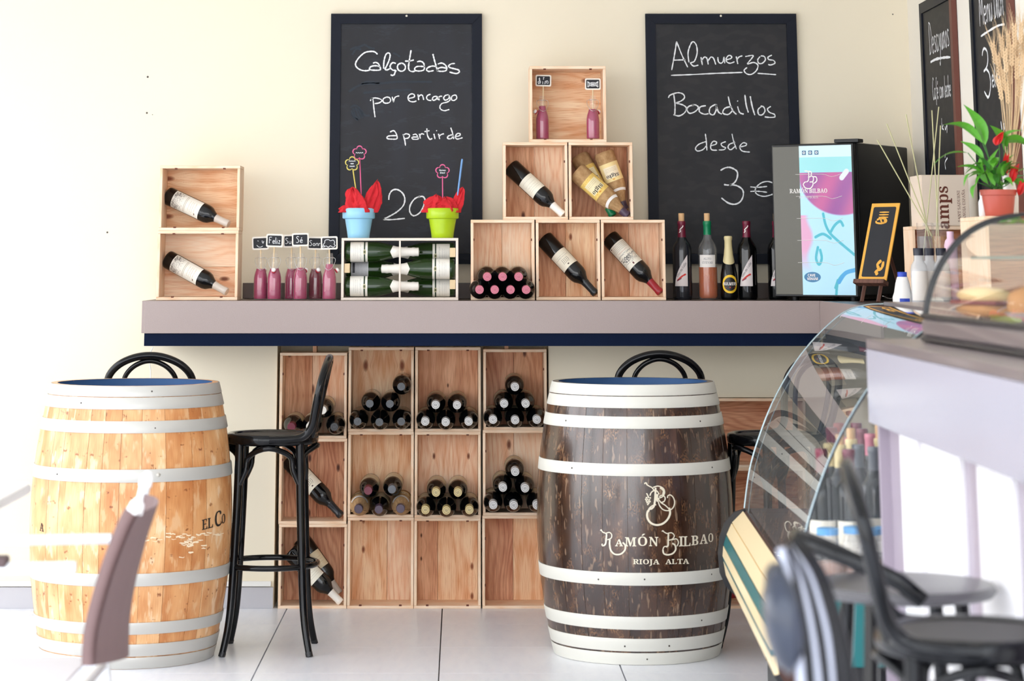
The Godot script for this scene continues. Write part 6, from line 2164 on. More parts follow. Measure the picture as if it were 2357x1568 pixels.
func build_easel() -> void:
	var fi := deg_to_rad(44.0)
	var la := deg_to_rad(21.0)
	var n0 := Vector3(-sin(fi), 0, cos(fi))
	var bx := Vector3(cos(fi), 0, sin(fi))
	var up := Vector3.UP * cos(la) - n0 * sin(la)
	var B := Basis(bx, up, bx.cross(up))
	var p := px(2008, 647, 9.12)
	var o := thing("easel_menu", "small tilted slate menu with orange border on a brown wooden easel", "easel", Vector3(p.x, TOP, p.z))
	var y0 := p.y - TOP
	var w := 0.125
	var h := 0.302
	var f := MB.new()
	f.xf = Transform3D(B, Vector3(0, y0, 0))
	f.box(Vector3(0, h * 0.5, 0), Vector3(w, h, 0.005), 0.001)
	var bd := put(f, "menu_board", M.orange_frame, o, "orange bordered board")
	var s := MB.new()
	s.xf = f.xf
	s.prism(round_rect(w * 0.80, h * 0.90, 0.006, Vector2(0, h * 0.5)), 0.0025, 0.0032)
	put(s, "slate", M.slate_small, bd)
	var l := MB.new()
	l.xf = f.xf
	var pl := on_plane(Vector3(0, 0, 0.0033))
	for k in 3:
		l.stroke(PackedVector2Array([Vector2(-0.02, h * 0.88 - k * 0.010), Vector2(0, h * 0.88 - k * 0.010), Vector2(0.022, h * 0.88 - k * 0.010)]), 0.006, pl, 0.0004, 0.1, k)
	l.stroke(flat_spline([[-0.026, h * 0.78], [-0.01, h * 0.80], [0.012, h * 0.79], [0.016, h * 0.755], [-0.004, h * 0.735], [-0.026, h * 0.745], [-0.028, h * 0.77]], 5), 0.007, pl, 0.0004, 0.1, 6)
	l.stroke(flat_spline([[-0.01, h * 0.80], [-0.006, h * 0.765], [0.002, h * 0.735]], 5), 0.006, pl, 0.0004, 0.1, 7)
	l.stroke(flat_spline([[0.006, h * 0.79], [0.010, h * 0.765], [0.006, h * 0.74]], 5), 0.006, pl, 0.0004, 0.1, 8)
	for k in [[[0.006, 0.03], [0.020, 0.045], [0.012, 0.062], [0.026, 0.078]], [[0.020, 0.040], [0.034, 0.050], [0.036, 0.074]], [[0.012, 0.022], [0.020, 0.032]]]:
		l.stroke(flat_spline(k, 5), 0.011, pl, 0.0004, 0.2, 9)
	put(l, "printed_ornament", M.orange_frame, bd)
	var leg := func(a: Vector3, b: Vector3, called: String) -> void:
		var m := MB.new()
		var d := (b - a)
		m.xf = Transform3D(Basis(Quaternion(Vector3.UP, d.normalized())), (a + b) * 0.5)
		m.box(Vector3.ZERO, Vector3(0.016, d.length(), 0.012), 0.001)
		put(m, called, M.walnut, o)
	for sx in [-1.0, 1.0]:
		var dn := -up * (y0 / cos(la))
		leg.call(bx * sx * 0.036 - n0 * 0.008 + Vector3.UP * y0 + up * 0.20, bx * sx * 0.036 - n0 * 0.008 + Vector3.UP * y0 + dn, "front_leg")
	leg.call(up * 0.18 - n0 * 0.018 + Vector3.UP * y0, -n0 * 0.20 + Vector3.UP * 0.0, "rear_leg")
	var lg := MB.new()
	lg.xf = Transform3D(B, Vector3(0, y0, 0))
	lg.box(Vector3(0, -0.009, 0.008), Vector3(w + 0.01, 0.016, 0.034), 0.0015)
	put(lg, "ledge", M.walnut, o)
	var ch := MB.new()
	ch.tube(spline([-n0 * 0.02 + bx * 0.03 + Vector3.UP * 0.022, -n0 * 0.08 + bx * 0.02 + Vector3.UP * 0.012, -n0 * 0.17 + Vector3.UP * 0.02], 4), 0.0016, 5)
	put(ch, "chain", M.wire, o)


func build_corner_items() -> void:
	var z := 8.56
	# wooden crate carrying the cava box
	var yk := px(PU, 521, z).y
	var xa := px(2100, 560, z).x
	var xb := px(2246, 560, z).x
	crate("brown crate standing on the counter corner under the printed cava box", xa, xb, TOP, yk, z, 0.17, [[1.0, "pine_b"], [1.0, "pine_c"]], "crates in the counter corner", "top", 0)
	var x0 := px(2120, 460, z).x
	var x1 := px(2230, 460, z).x
	var y1 := px(PU, 402.5, z).y
	var o := thing("cava_box", "pale wooden box with brown burnt-in lettering turned on its side", "box", Vector3((x0 + x1) * 0.5, yk, -(z + 0.10)))
	var w := x1 - x0
	var h := y1 - yk
	var b := MB.new()
	b.box(Vector3(0, h * 0.5, 0), Vector3(w, h, 0.195), 0.0015, 0)
	put(b, "body", mat("pale_box", rgb(238, 220, 200), 0.6), o)
	var lid := MB.new()
	lid.box(Vector3(0.002, h * 0.5, 0.0995), Vector3(w - 0.004, h - 0.006, 0.004), 0.0008, 0)
	put(lid, "lid", mat("pale_box", rgb(238, 220, 200), 0.6), o)
	var t := MB.new()
	var to := func(u: float, v: float) -> Vector2:
		var q := px(u, v, z)
		return Vector2(q.x - o.position.x, q.y - o.position.y)
	var pl := on_plane(Vector3(0, 0, 0.1016))
	text_into(t, "amps", 0.040, "Droid Serif", 700, pl, 0.0004, 0.98, PI * 0.5, to.call(2172, 478))
	text_into(t, "SANT SADURNI", 0.0095, "Droid Serif", 400, pl, 0.0004, 1.1, PI * 0.5, to.call(2207, 475))
	text_into(t, "D'ANOIA·ESPAÑA", 0.0095, "Droid Serif", 400, pl, 0.0004, 1.02, PI * 0.5, to.call(2218.5, 475))
	put(t, "burnt_lettering", M.ink_brown, o, "brown burnt-in lettering")
	# two glass cylinders with reeds
	var jars := [[2132.5, 8.42, [[2019, 322], [2041, 285], [2085.5, 263.5], [2161, 246]], [[2125, 507], [2129, 507], [2131, 507], [2134, 503]], "left", "foil_ash"], [2166.0, 8.40, [[2145, 254], [2165, 289]], [[2159, 520], [2156, 520]], "right", "oil"]]
	for j in jars:
		var c := px(j[0], 600, j[1])
		var yt := px(j[0], 513, j[1]).y
		var g := thing("diffuser_jar", "%s clear glass cylinder with reed sticks on the counter corner" % j[4], "jar", Vector3(c.x, TOP, c.z), "reed diffusers on the counter corner")
		var gh := yt - TOP
		var m := MB.new()
		m.lathe([Vector2(0, 0.002), Vector2(0.0275, 0.0), Vector2(0.0285, 0.004), Vector2(0.0285, gh - 0.001), Vector2(0.0275, gh)], 24)
		put(m, "glass", M.clear, g)
		var li := MB.new()
		li.lathe([Vector2(0, 0.012), Vector2(0.0262, 0.012), Vector2(0.0268, 0.016), Vector2(0.0268, gh - 0.045), Vector2(0, gh - 0.045)], 22)
		put(li, "oil", pane("oil_" + j[4], Color(0.75, 0.52, 0.2, 0.35) if j[4] == "right" else Color(0.45, 0.45, 0.47, 0.35), 0.02), g)
		for k in j[2].size():
			var a := px(j[2][k][0], j[2][k][1], j[1] + [0.06, 0.02, 0.05, -0.02][k] * 0.4)
			var e := px(j[3][k][0], j[3][k][1], j[1] + 0.005)
			var dn := (e - a).normalized()
			var bot := e + dn * minf((gh - 0.05), (0.024 - absf(e.x - c.x)) / maxf(absf(dn.x), 0.05) * 0.9 + 0.05)
			var r := MB.new()
			r.tube([bot, a], 0.0022, 6)
			var ro := put(r, "reed_stick", M.reed, self)
			tag(ro, ["reed stick leaning furthest left", "second reed stick leaning left", "third reed stick, nearly upright, left jar", "reed stick of the left jar leaning right"][k] if j[4] == "left" else ["reed stick leaning left out of the right jar", "short upright reed stick in the right jar"][k], "reed stick", "reed sticks in the glass cylinders")
	# small bottles
	var sm := Node3D.new()
	sm.set_meta("base_name", "syrup_bottle")
	sm.set_meta("category", "bottle")
	var gb := MB.new()
	gb.lathe(v2s([[0, 0.003], [0.024, 0], [0.028, 0.004], [0.028, 0.12], [0.025, 0.135], [0.015, 0.15], [0.0145, 0.172], [0, 0.174]]), 20)
	put(gb, "glass", pane("frosted", Color(0.93, 0.94, 0.95, 0.5), 0.15), sm)
	var gi := MB.new()
	gi.lathe(v2s([[0, 0.006], [0.0255, 0.006], [0.0255, 0.118], [0, 0.118]]), 18)
	put(gi, "contents", mat("milky", rgb(226, 224, 222), 0.4), sm)
	var gl := MB.new()
	gl.patch(0.0284, 1.2, func(_u): return 0.02, func(_u): return 0.115, 10)
	put(gl, "paper_label", M.paper, sm)
	var gc := MB.new()
	gc.lathe(v2s([[0.0172, 0.166], [0.0175, 0.188], [0.0165, 0.19], [0, 0.19]]), 16)
	put(gc, "cap", M.dark_cap, sm)
	protos.syrup = sm
	var xs := [[2116.0, 8.26, "left"], [2141.0, 8.32, "middle"], [2168.0, 8.30, "right"]]
	for q in xs:
		copy(sm, "%s dark-capped clear bottle before the reed jars" % q[2], standing(Vector3(px(q[0], 640, q[1]).x, TOP, -q[1]))).set_meta("group", "dark-capped bottles at the counter corner")
	var wb := thing("squeeze_bottle", "white plastic squeeze bottle with blue cap by the display case", "bottle", Vector3(px(2078, 670, 8.30).x, TOP, -8.30))
	var m1 := MB.new()
	m1.lathe(v2s([[0, 0.001], [0.030, 0], [0.034, 0.004], [0.0345, 0.03], [0.029, 0.045], [0.0235, 0.075], [0.0185, 0.092], [0.017, 0.096], [0, 0.096]]), 22)
	put(m1, "body", M.white_plastic, wb)
	var m2 := MB.new()
	m2.lathe(v2s([[0.0155, 0.094], [0.0158, 0.110], [0.0148, 0.112], [0, 0.112]]), 18)
	put(m2, "cap", M.blue_cap, wb)
	var m3 := MB.new()
	m3.patch(0.0350, 0.5, func(_u): return 0.008, func(_u): return 0.026, 8)
	put(m3, "blue_label", M.blue_cap, wb)
	# pink tube
	var pt := thing("pink_bottle", "pink and white translucent bottle beside the brown crate", "bottle", Vector3(px(2188, 560, 8.34).x, TOP, -8.34))
	var m4 := MB.new()
	m4.lathe(v2s([[0, 0.001], [0.020, 0], [0.022, 0.004], [0.022, 0.20], [0.018, 0.215], [0.012, 0.222], [0.012, 0.245], [0, 0.246]]), 18)
	put(m4, "body", mat("pink_plastic", rgb(246, 206, 228), 0.3), pt)
	# plant on a hidden crate
	var zp := 7.40
	var yp := px(2300, 499, zp).y
	var xp := px(2299, 470, zp).x
	crate("crate behind the small food showcase carrying the potted plant", xp - 0.07, RIGHT - 0.02, 1.191, yp, zp - 0.12, 0.36, [[1.0, "pine_b"], [1.0, "pine_c"]], "crates in the counter corner", "top", 0)
	build_plant(Vector3(xp, yp, -zp))
	build_wheat(zp + 0.10, yp)
	var sp := thing("spray_bottle", "white slim bottle half hidden behind the potted plant", "bottle", Vector3(px(2264, 480, zp + 0.06).x, yp, -(zp + 0.06)))
	var m5 := MB.new()
	m5.lathe(v2s([[0, 0.001], [0.013, 0], [0.015, 0.003], [0.015, 0.045], [0.010, 0.055], [0.010, 0.075], [0, 0.076]]), 14)
	put(m5, "body", M.white_plastic, sp)


func leaf_into(b: MB, base: Vector3, tip: Vector3, w: float, droop: float, side_dir: Vector3, fold := 0.25) -> void:
	var k := 9
	var d := tip - base
	var sd := side_dir - d.normalized() * side_dir.dot(d.normalized())
	sd = sd.normalized()
	var up := sd.cross(d).normalized()
	if up.y < 0:
		up = -up
	var rows := []
	for i in k + 1:
		var t := float(i) / k
		var ww := w * sin(PI * pow(t, 0.75)) * (1.0 - 0.25 * t)
		var c := base + d * t + up * droop * sin(PI * t)
		rows.append([c - sd * ww + up * ww * fold, c, c + sd * ww + up * ww * fold])
	for i in k:
		for s in 2:
			b.face(rows[i][s], rows[i][s + 1], rows[i + 1][s + 1], up)
			b.face(rows[i][s], rows[i + 1][s + 1], rows[i + 1][s], up)


func build_plant(at: Vector3) -> void:
	var o := thing("potted_plant", "green leafy plant with red blooms in a terracotta plastic pot", "plant", at)
	var p := MB.new()
	p.lathe(v2s([[0, 0], [0.045, 0], [0.047, 0.003], [0.056, 0.070], [0.0605, 0.072], [0.0625, 0.090], [0.058, 0.090], [0.056, 0.078]], 0.88), 28)
	put(p, "pot", M.terracotta, o)
	var so := MB.new()
	so.lathe([Vector2(0.050, 0.071), Vector2(0, 0.074)], 20)
	put(so, "soil", mat("soil", rgb(52, 36, 28), 0.95), o)
	var z := -at.z
	var L := func(u: float, v: float, dz := 0.0) -> Vector3: return px(u, v, z + dz) - at
	var r := RandomNumberGenerator.new()
	r.seed = 12
	# the leaves one can tell apart: base, tip, width, lift, nearness
	var big := [[2268, 335, 2217, 240, 0.026, 0.02, 0.0], [2262, 330, 2168, 288, 0.020, 0.03, -0.02], [2228, 352, 2142, 389, 0.014, 0.02, -0.03], [2318, 340, 2278, 288, 0.020, 0.01, -0.03], [2312, 350, 2357, 300, 0.020, 0.03, -0.02], [2300, 330, 2380, 350, 0.022, 0.03, -0.03], [2265, 365, 2210, 325, 0.016, 0.01, 0.03], [2262, 400, 2218, 430, 0.018, 0.02, -0.04], [2292, 400, 2244, 432, 0.018, 0.02, -0.05], [2260, 395, 2200, 385, 0.012, 0.01, 0.0], [2252, 420, 2240, 458, 0.014, 0.01, -0.04], [2300, 410, 2357, 395, 0.018, 0.02, -0.04], [2330, 415, 2370, 440, 0.016, 0.01, -0.02], [2285, 420, 2300, 340, 0.018, 0.02, 0.0], [2300, 430, 2335, 355, 0.018, 0.02, -0.01], [2275, 425, 2262, 350, 0.016, 0.02, 0.02]]
	for q in big:
		var b := MB.new()
		leaf_into(b, L.call(q[0], q[1], 0.0), L.call(q[2], q[3], q[6]), q[4], q[5], Vector3(0.5, 0.3, 0.8))
		put(b, "leaf", M.leaf, o)
		var st := MB.new()
		st.tube(spline([Vector3(r.randf_range(-0.02, 0.02), 0.08, r.randf_range(-0.02, 0.02)), L.call((q[0] + 2300) * 0.5, (q[1] + 440) * 0.5, 0.0), L.call(q[0], q[1], 0.0)], 4), 0.0016, 5)
		put(st, "stem", M.leaf_dark, o)
	for k in 26:
		var a := r.randf_range(0, TAU)
		var h := r.randf_range(0.085, 0.16)
		var base := Vector3(sin(a) * 0.03, h, cos(a) * 0.03)
		var tip := base + Vector3(sin(a) * r.randf_range(0.04, 0.09), r.randf_range(-0.03, 0.05), cos(a) * r.randf_range(0.03, 0.07))
		var b := MB.new()
		leaf_into(b, base, tip, r.randf_range(0.008, 0.016), 0.012, Vector3(cos(a), 0.2, -sin(a)))
		put(b, "leaf", M.leaf_dark if k % 2 else M.leaf, o)
	for q in [[2306, 306, 2292, 335, 0.012], [2322, 355, 2318, 400, 0.010], [2340, 380, 2330, 420, 0.012], [2350, 420, 2345, 450, 0.010]]:
		var b := MB.new()
		for k in 5:
			leaf_into(b, L.call(q[2], q[3], -0.02), L.call(q[0] + r.randf_range(-9, 9), q[1] + r.randf_range(-9, 6), -0.02 + r.randf_range(-0.02, 0.02)), q[4], 0.005, Vector3(r.randf_range(-1, 1), 0.2, r.randf_range(-1, 1)))
		put(b, "bloom", M.bloom, o, "red bloom")


func build_wheat(z: float, y: float) -> void:
	var foot := px(2322, 410, z)
	var o := thing("wheat_bunch", "dried wheat bunch in a vase behind the potted plant", "dried flowers", Vector3(foot.x, y, -z))
	var v := MB.new()
	v.lathe(v2s([[0, 0], [0.022, 0], [0.024, 0.004], [0.026, 0.06], [0.018, 0.1], [0.020, 0.125], [0.017, 0.125]]), 18)
	put(v, "vase", M.ceramic, o)
	var r := RandomNumberGenerator.new()
	r.seed = 4
	var tips := [[2272, 100], [2284, 128], [2292, 86], [2300, 118], [2308, 78], [2316, 104], [2322, 60], [2330, 92], [2338, 52], [2344, 84], [2352, 60], [2360, 96], [2368, 70], [2296, 160], [2312, 146], [2328, 134], [2342, 126], [2354, 140], [2376, 110], [2286, 182], [2304, 190], [2334, 176]]
	for t in tips:
		var tip := px(t[0] + 13, t[1], z + r.randf_range(-0.05, 0.05)) - o.position
		var f := Vector3(r.randf_range(-0.008, 0.008), 0.10, r.randf_range(-0.008, 0.008))
		var mid := f.lerp(tip, 0.55) + Vector3(0.006, 0, 0)
		var b := MB.new()
		var pts := spline([f, mid, tip], 5)
		b.tube(pts, 0.0012, 4)
		# ear of grains with long beards
		var d: Vector3 = (tip - mid).normalized()
		var sd := d.cross(Vector3.BACK).normalized()
		for k in 7:
			var c := tip - d * (0.065 - k * 0.010)
			for s in [-1.0, 1.0]:
				b.tube([c, c + d * 0.008 + sd * s * 0.005, c + d * 0.016 + sd * s * 0.003], [0.0012, 0.0034, 0.0006], 5)
				b.tube([c + d * 0.014 + sd * s * 0.003, c + d * 0.075 + sd * s * (0.010 + 0.01 * r.randf()) + Vector3(0, 0, r.randf_range(-0.01, 0.01))], [0.0007, 0.0003], 3)
		put(b, "wheat_stalk", M.wheat, o)


# ---------------------------------------------------------------- display case and bar on the right

func strip(b: MB, prof: Array, z0: float, z1: float, out: Vector3) -> void:
	# a bent sheet: profile in x, y pulled along z, smooth
	var k := prof.size()
	var ns := []
	for i in k:
		var d: Vector2 = (prof[mini(i + 1, k - 1)] - prof[maxi(i - 1, 0)]).normalized()
		var n := Vector3(d.y, -d.x, 0)
		if n.dot(out) < 0:
			n = -n
		ns.append(n)
	for i in k - 1:
		b.quad(Vector3(prof[i].x, prof[i].y, z0), Vector3(prof[i].x, prof[i].y, z1), Vector3(prof[i + 1].x, prof[i + 1].y, z1), Vector3(prof[i + 1].x, prof[i + 1].y, z0), ns[i], ns[i], ns[i + 1], ns[i + 1])


func build_display_case() -> void:
	var zf := 8.0
	var L := 1.88
	var org := Vector3(px(1713, 1170, zf).x, 0, -zf)
	var o := thing("display_case", "refrigerated display case with curved glass front and cream and teal bumper", "display case", org)
	o.rotation.y = -0.0456
	var P := func(raw: Array) -> Array:
		var q := []
		for p in raw:
			var w := px(p[0], p[1], zf)
			q.append(Vector2(w.x - org.x, w.y))
		return q
	var arc: Array = spline(P.call([[1713, 1170], [1725, 1082], [1746, 1008], [1776, 930], [1812, 862], [1852, 804], [1900, 752], [1945, 716], [1990, 702], [2040, 699], [2125, 698]]), 4)
	var deck: float = arc[0].y
	var back := 0.72
	var g := MB.new()
	strip(g, arc, 0.0, L, Vector3(-1, 1, 0))
	put(g, "curved_glass", M.case_glass, o)
	for e in [0.0, L]:
		var poly := PackedVector2Array(arc)
		poly.append(Vector2(arc[-1].x, deck))
		var m := MB.new()
		var idx := Geometry2D.triangulate_polygon(poly)
		for i in range(0, idx.size(), 3):
			m.face(Vector3(poly[idx[i]].x, poly[idx[i]].y, e), Vector3(poly[idx[i + 1]].x, poly[idx[i + 1]].y, e), Vector3(poly[idx[i + 2]].x, poly[idx[i + 2]].y, e), Vector3(0, 0, 1 if e > 0 else -1))
		put(m, "end_glass", M.case_glass, o)
		var t := MB.new()
		var pts := []
		for p in arc:
			pts.append(Vector3(p.x, p.y, e))
		t.tube(pts, 0.0026, 6)
		put(t, "glass_edge_strip", mat("edge_strip", rgb(150, 166, 170), 0.15, 0.5), o)
	for e in [[0.11, 0.0018, "edge_strip"], [L - 0.035, 0.0045, "near_black"]]:
		var t := MB.new()
		var pts := []
		for p in arc:
			pts.append(Vector3(p.x + 0.005, p.y - 0.004, e[0]))
		t.tube(pts, e[1], 6)
		put(t, "seal_strip", M[e[2]], o)
	var dk := MB.new()
	dk.box(Vector3(back * 0.5 + 0.01, deck - 0.012, L * 0.5), Vector3(back - 0.02, 0.024, L), 0.002)
	put(dk, "deck", M.brushed, o)
	var up := MB.new()
	up.box(Vector3(back - 0.02, (deck + arc[-1].y) * 0.5, L * 0.5), Vector3(0.03, arc[-1].y - deck, L), 0.002)
	put(up, "rear_panel", M.lavender, o)
	var rl := MB.new()
	rl.box(Vector3(0.68, 1.179, 0.94), Vector3(0.44, 0.024, L - 0.02), 0.002)
	put(rl, "rear_ledge", M.brushed, o)
	var ca := MB.new()
	ca.box(Vector3(back * 0.5 + 0.03, deck * 0.5 - 0.06, L * 0.5), Vector3(back - 0.06, deck - 0.14, L - 0.01), 0.004)
	put(ca, "cabinet", M.near_black, o)
	var te := MB.new()
	te.box(Vector3(back * 0.5 + 0.02, deck - 0.10, L + 0.004), Vector3(back - 0.04, 0.165, 0.016), 0.003)
	put(te, "teal_end_panel", M.teal, o)
	# bumper: bands along the length, following a rounded nose
	var nose: Array = P.call([[1711, 1176], [1684, 1204], [1672, 1232], [1665, 1256], [1663, 1282], [1665, 1292], [1671, 1326], [1690, 1360]])
	var bands := [[0, 1, "cream_panel"], [1, 2, "cream_panel"], [2, 3, "teal"], [3, 4, "cream_panel"], [4, 5, "teal"], [5, 6, "cream_panel"], [6, 7, "near_black"]]
	for bn in bands:
		var a: Vector2 = nose[bn[0]]
		var c: Vector2 = nose[bn[1]]
		var m := MB.new()
		var gap := (c - a).normalized() * 0.0016
		var inn := Vector2(a.y - c.y, c.x - a.x).normalized() * 0.012
		if inn.x < 0:
			inn = -inn
		var rec := Vector2.ZERO
		m.prism(PackedVector2Array([a + gap + rec, c - gap + rec, c - gap + inn, a + gap + inn]), 0.0, L)
		put(m, "bumper_band", M[bn[2]], o)
	var gr := MB.new()
	var core := PackedVector2Array()
	for p in nose:
		core.append(p + Vector2(0.008, 0))
	core.append(Vector2(0.10, nose[-1].y))
	core.append(Vector2(0.10, nose[0].y))
	gr.prism(core, 0.002, L - 0.002)
	put(gr, "bumper_core", mat("groove_brown", rgb(70, 40, 30), 0.6), o)
	var cap := PackedVector2Array()
	for p in P.call([[1716, 1172], [1690, 1180], [1668, 1205], [1657, 1236], [1653, 1275], [1657, 1320], [1670, 1350], [1690, 1370], [1740, 1372], [1740, 1172]]):
		cap.append(p)
	var cm := MB.new()
	cm.prism(cap, -0.022, -0.002)
	put(cm, "end_cap", M.near_black, o)
	# bottles and jars inside
	var kinds := {"wine": ["glass_black", "foil_wine"], "red": ["glass_black", "foil_red"], "pink": ["glass_black", "foil_pink"], "cream": ["glass_smoke", "foil_cream"], "grey": ["glass_smoke", "foil_ash"], "dark": ["glass_smoke", "foil_black"]}
	var list := [[1932, 7.35, "red", 0.0, "bright red capped bottle at the back of the display case"], [1914, 7.15, "wine", 0.0, "wine-red capped bottle left of the bright red cap in the case"], [1926, 6.95, "wine", 0.0, "wine-red capped bottle just before the bright red cap in the case"], [1972, 7.35, "wine", 0.0, "rearmost dark bottle right of the bright red cap in the case"], [1985, 7.1, "wine", 0.0, "dark bottle behind the taller rose cap in the case"], [2003, 6.9, "pink", 0.0, "taller rose capped bottle in the middle of the case"], [1942, 6.75, "pink", 0.0, "rose capped bottle between two gold caps in the case"], [1959, 6.7, "cream", 0.028, "corked gold capped bottle behind the grey cap in the case"], [1909, 6.55, "cream", 0.0, "gold capped bottle without cork in the display case"], [1933, 6.5, "cream", 0.026, "corked gold capped bottle beside the front wine-red caps"], [1974, 6.5, "grey", 0.0, "leftmost grey capped bottle in the display case"], [2025, 6.72, "cream", 0.036, "tallest corked gold capped bottle beside the black cap in the case"], [2040, 6.6, "dark", 0.0, "black capped bottle at the right of the display case"], [1890, 6.36, "wine", 0.0, "front wine-red capped bottle nearest the curved glass"], [1952, 6.34, "wine", 0.0, "front wine-red capped bottle in the middle of the case"], [2010, 6.42, "grey", 0.0, "grey capped bottle in the front middle of the case"], [2066, 6.5, "grey", 0.0, "rightmost grey capped bottle in the display case"]]
	var i := 0
	for q in list:
		var k: Array = kinds[q[2]]
		var pr := wine_proto("case_%s_%d" % [q[2], int(q[3] * 1000)], k[0], k[1], "plain", 0.05, 0.13, 1.2, "", q[3], 0.225)
		var c := Vector3(px(q[0], 1010, q[1]).x, deck, -q[1])
		var cc := copy(pr, q[4], standing(c, 1.0, rng.randf_range(-0.4, 0.4)))
		cc.set_meta("group", "bottles inside the display case")
		i += 1
	var jp := Node3D.new()
	jp.set_meta("base_name", "dessert_jar")
	jp.set_meta("category", "jar")
	var jg := MB.new()
	jg.lathe(v2s([[0, 0.003], [0.034, 0], [0.037, 0.004], [0.034, 0.07], [0.027, 0.095], [0.024, 0.11], [0.026, 0.118]]), 22)
	put(jg, "glass", M.clear, jp)
	var jc := MB.new()
	jc.lathe(v2s([[0, 0.006], [0.0345, 0.006], [0.034, 0.045], [0, 0.046]]), 20)
	put(jc, "filling", M.coffee, jp)
	var jl := MB.new()
	jl.lathe(v2s([[0.027, 0.108], [0.0275, 0.122], [0.025, 0.124], [0, 0.124]]), 20)
	put(jl, "lid", mat("lid_blue", rgb(96, 170, 226), 0.4), jp)
	protos.jar = jp
	var jn := 0
	for q in [[1904, 6.22], [1966, 6.25], [2000, 6.22], [2036, 6.24], [2072, 6.26]]:
		copy(jp, "blue-lidded glass jar in front of the case bottles, %s from the left" % ["first", "second", "third", "fourth", "fifth"][jn], standing(Vector3(px(q[0], 1200, q[1]).x, deck, -q[1]))).set_meta("group", "blue-lidded jars in the display case")
		jn += 1


func build_bar() -> void:
	var xb := 0.985
	var zf := 6.06
	var zn := 2.4
	var yt := px(1999, 803, zf).y
	var yl := px(2003, 973, zf).y
	var o := thing("front_bar", "glossy white bar front with lavender panels at the right edge", "bar", Vector3(xb, 0, -zf))
	var L := zf - zn
	var f := MB.new()
	f.box(Vector3(0.01, (yt + yl) * 0.5, L * 0.5), Vector3(0.02, yt - yl, L), 0.002)
	put(f, "fascia", M.bar_fascia, o)
	var t := MB.new()
	t.box(Vector3(0.42, yt + 0.012, L * 0.5), Vector3(0.84, 0.024, L), 0.003)
	put(t, "worktop", M.brushed, o)
	var e := MB.new()
	e.box(Vector3(0.42, (yt + 0.0) * 0.5, 0.012), Vector3(0.80, yt, 0.02), 0.002)
	put(e, "end_panel", M.lavender, o)
	var p := MB.new()
	p.box(Vector3(0.055, yl * 0.5, L * 0.5), Vector3(0.02, yl, L), 0.001)
	put(p, "rear_panel", M.lavender, o)
	var edges := [[2085, 2125], [2137, 2221], [2262, 2341]]  # pale uprights of unclear origin, built as white boards
	for q in edges:
		var a := -px_side(q[0], 1200, xb + 0.04).z
		var b := -px_side(q[1], 1200, xb + 0.04).z
		var m := MB.new()
		m.box(Vector3(0.039, yl * 0.5 - 0.002, zf - (a + b) * 0.5), Vector3(0.014, yl - 0.004, a - b), 0.002)
		put(m, "white_upright", M.bar_white, o)
	var z := 4.15
	while z > zn + 0.3:
		var m := MB.new()
		m.box(Vector3(0.039, yl * 0.5 - 0.002, zf - z), Vector3(0.014, yl - 0.004, 0.30), 0.002)
		put(m, "white_upright", M.bar_white, o)
		z -= 0.45


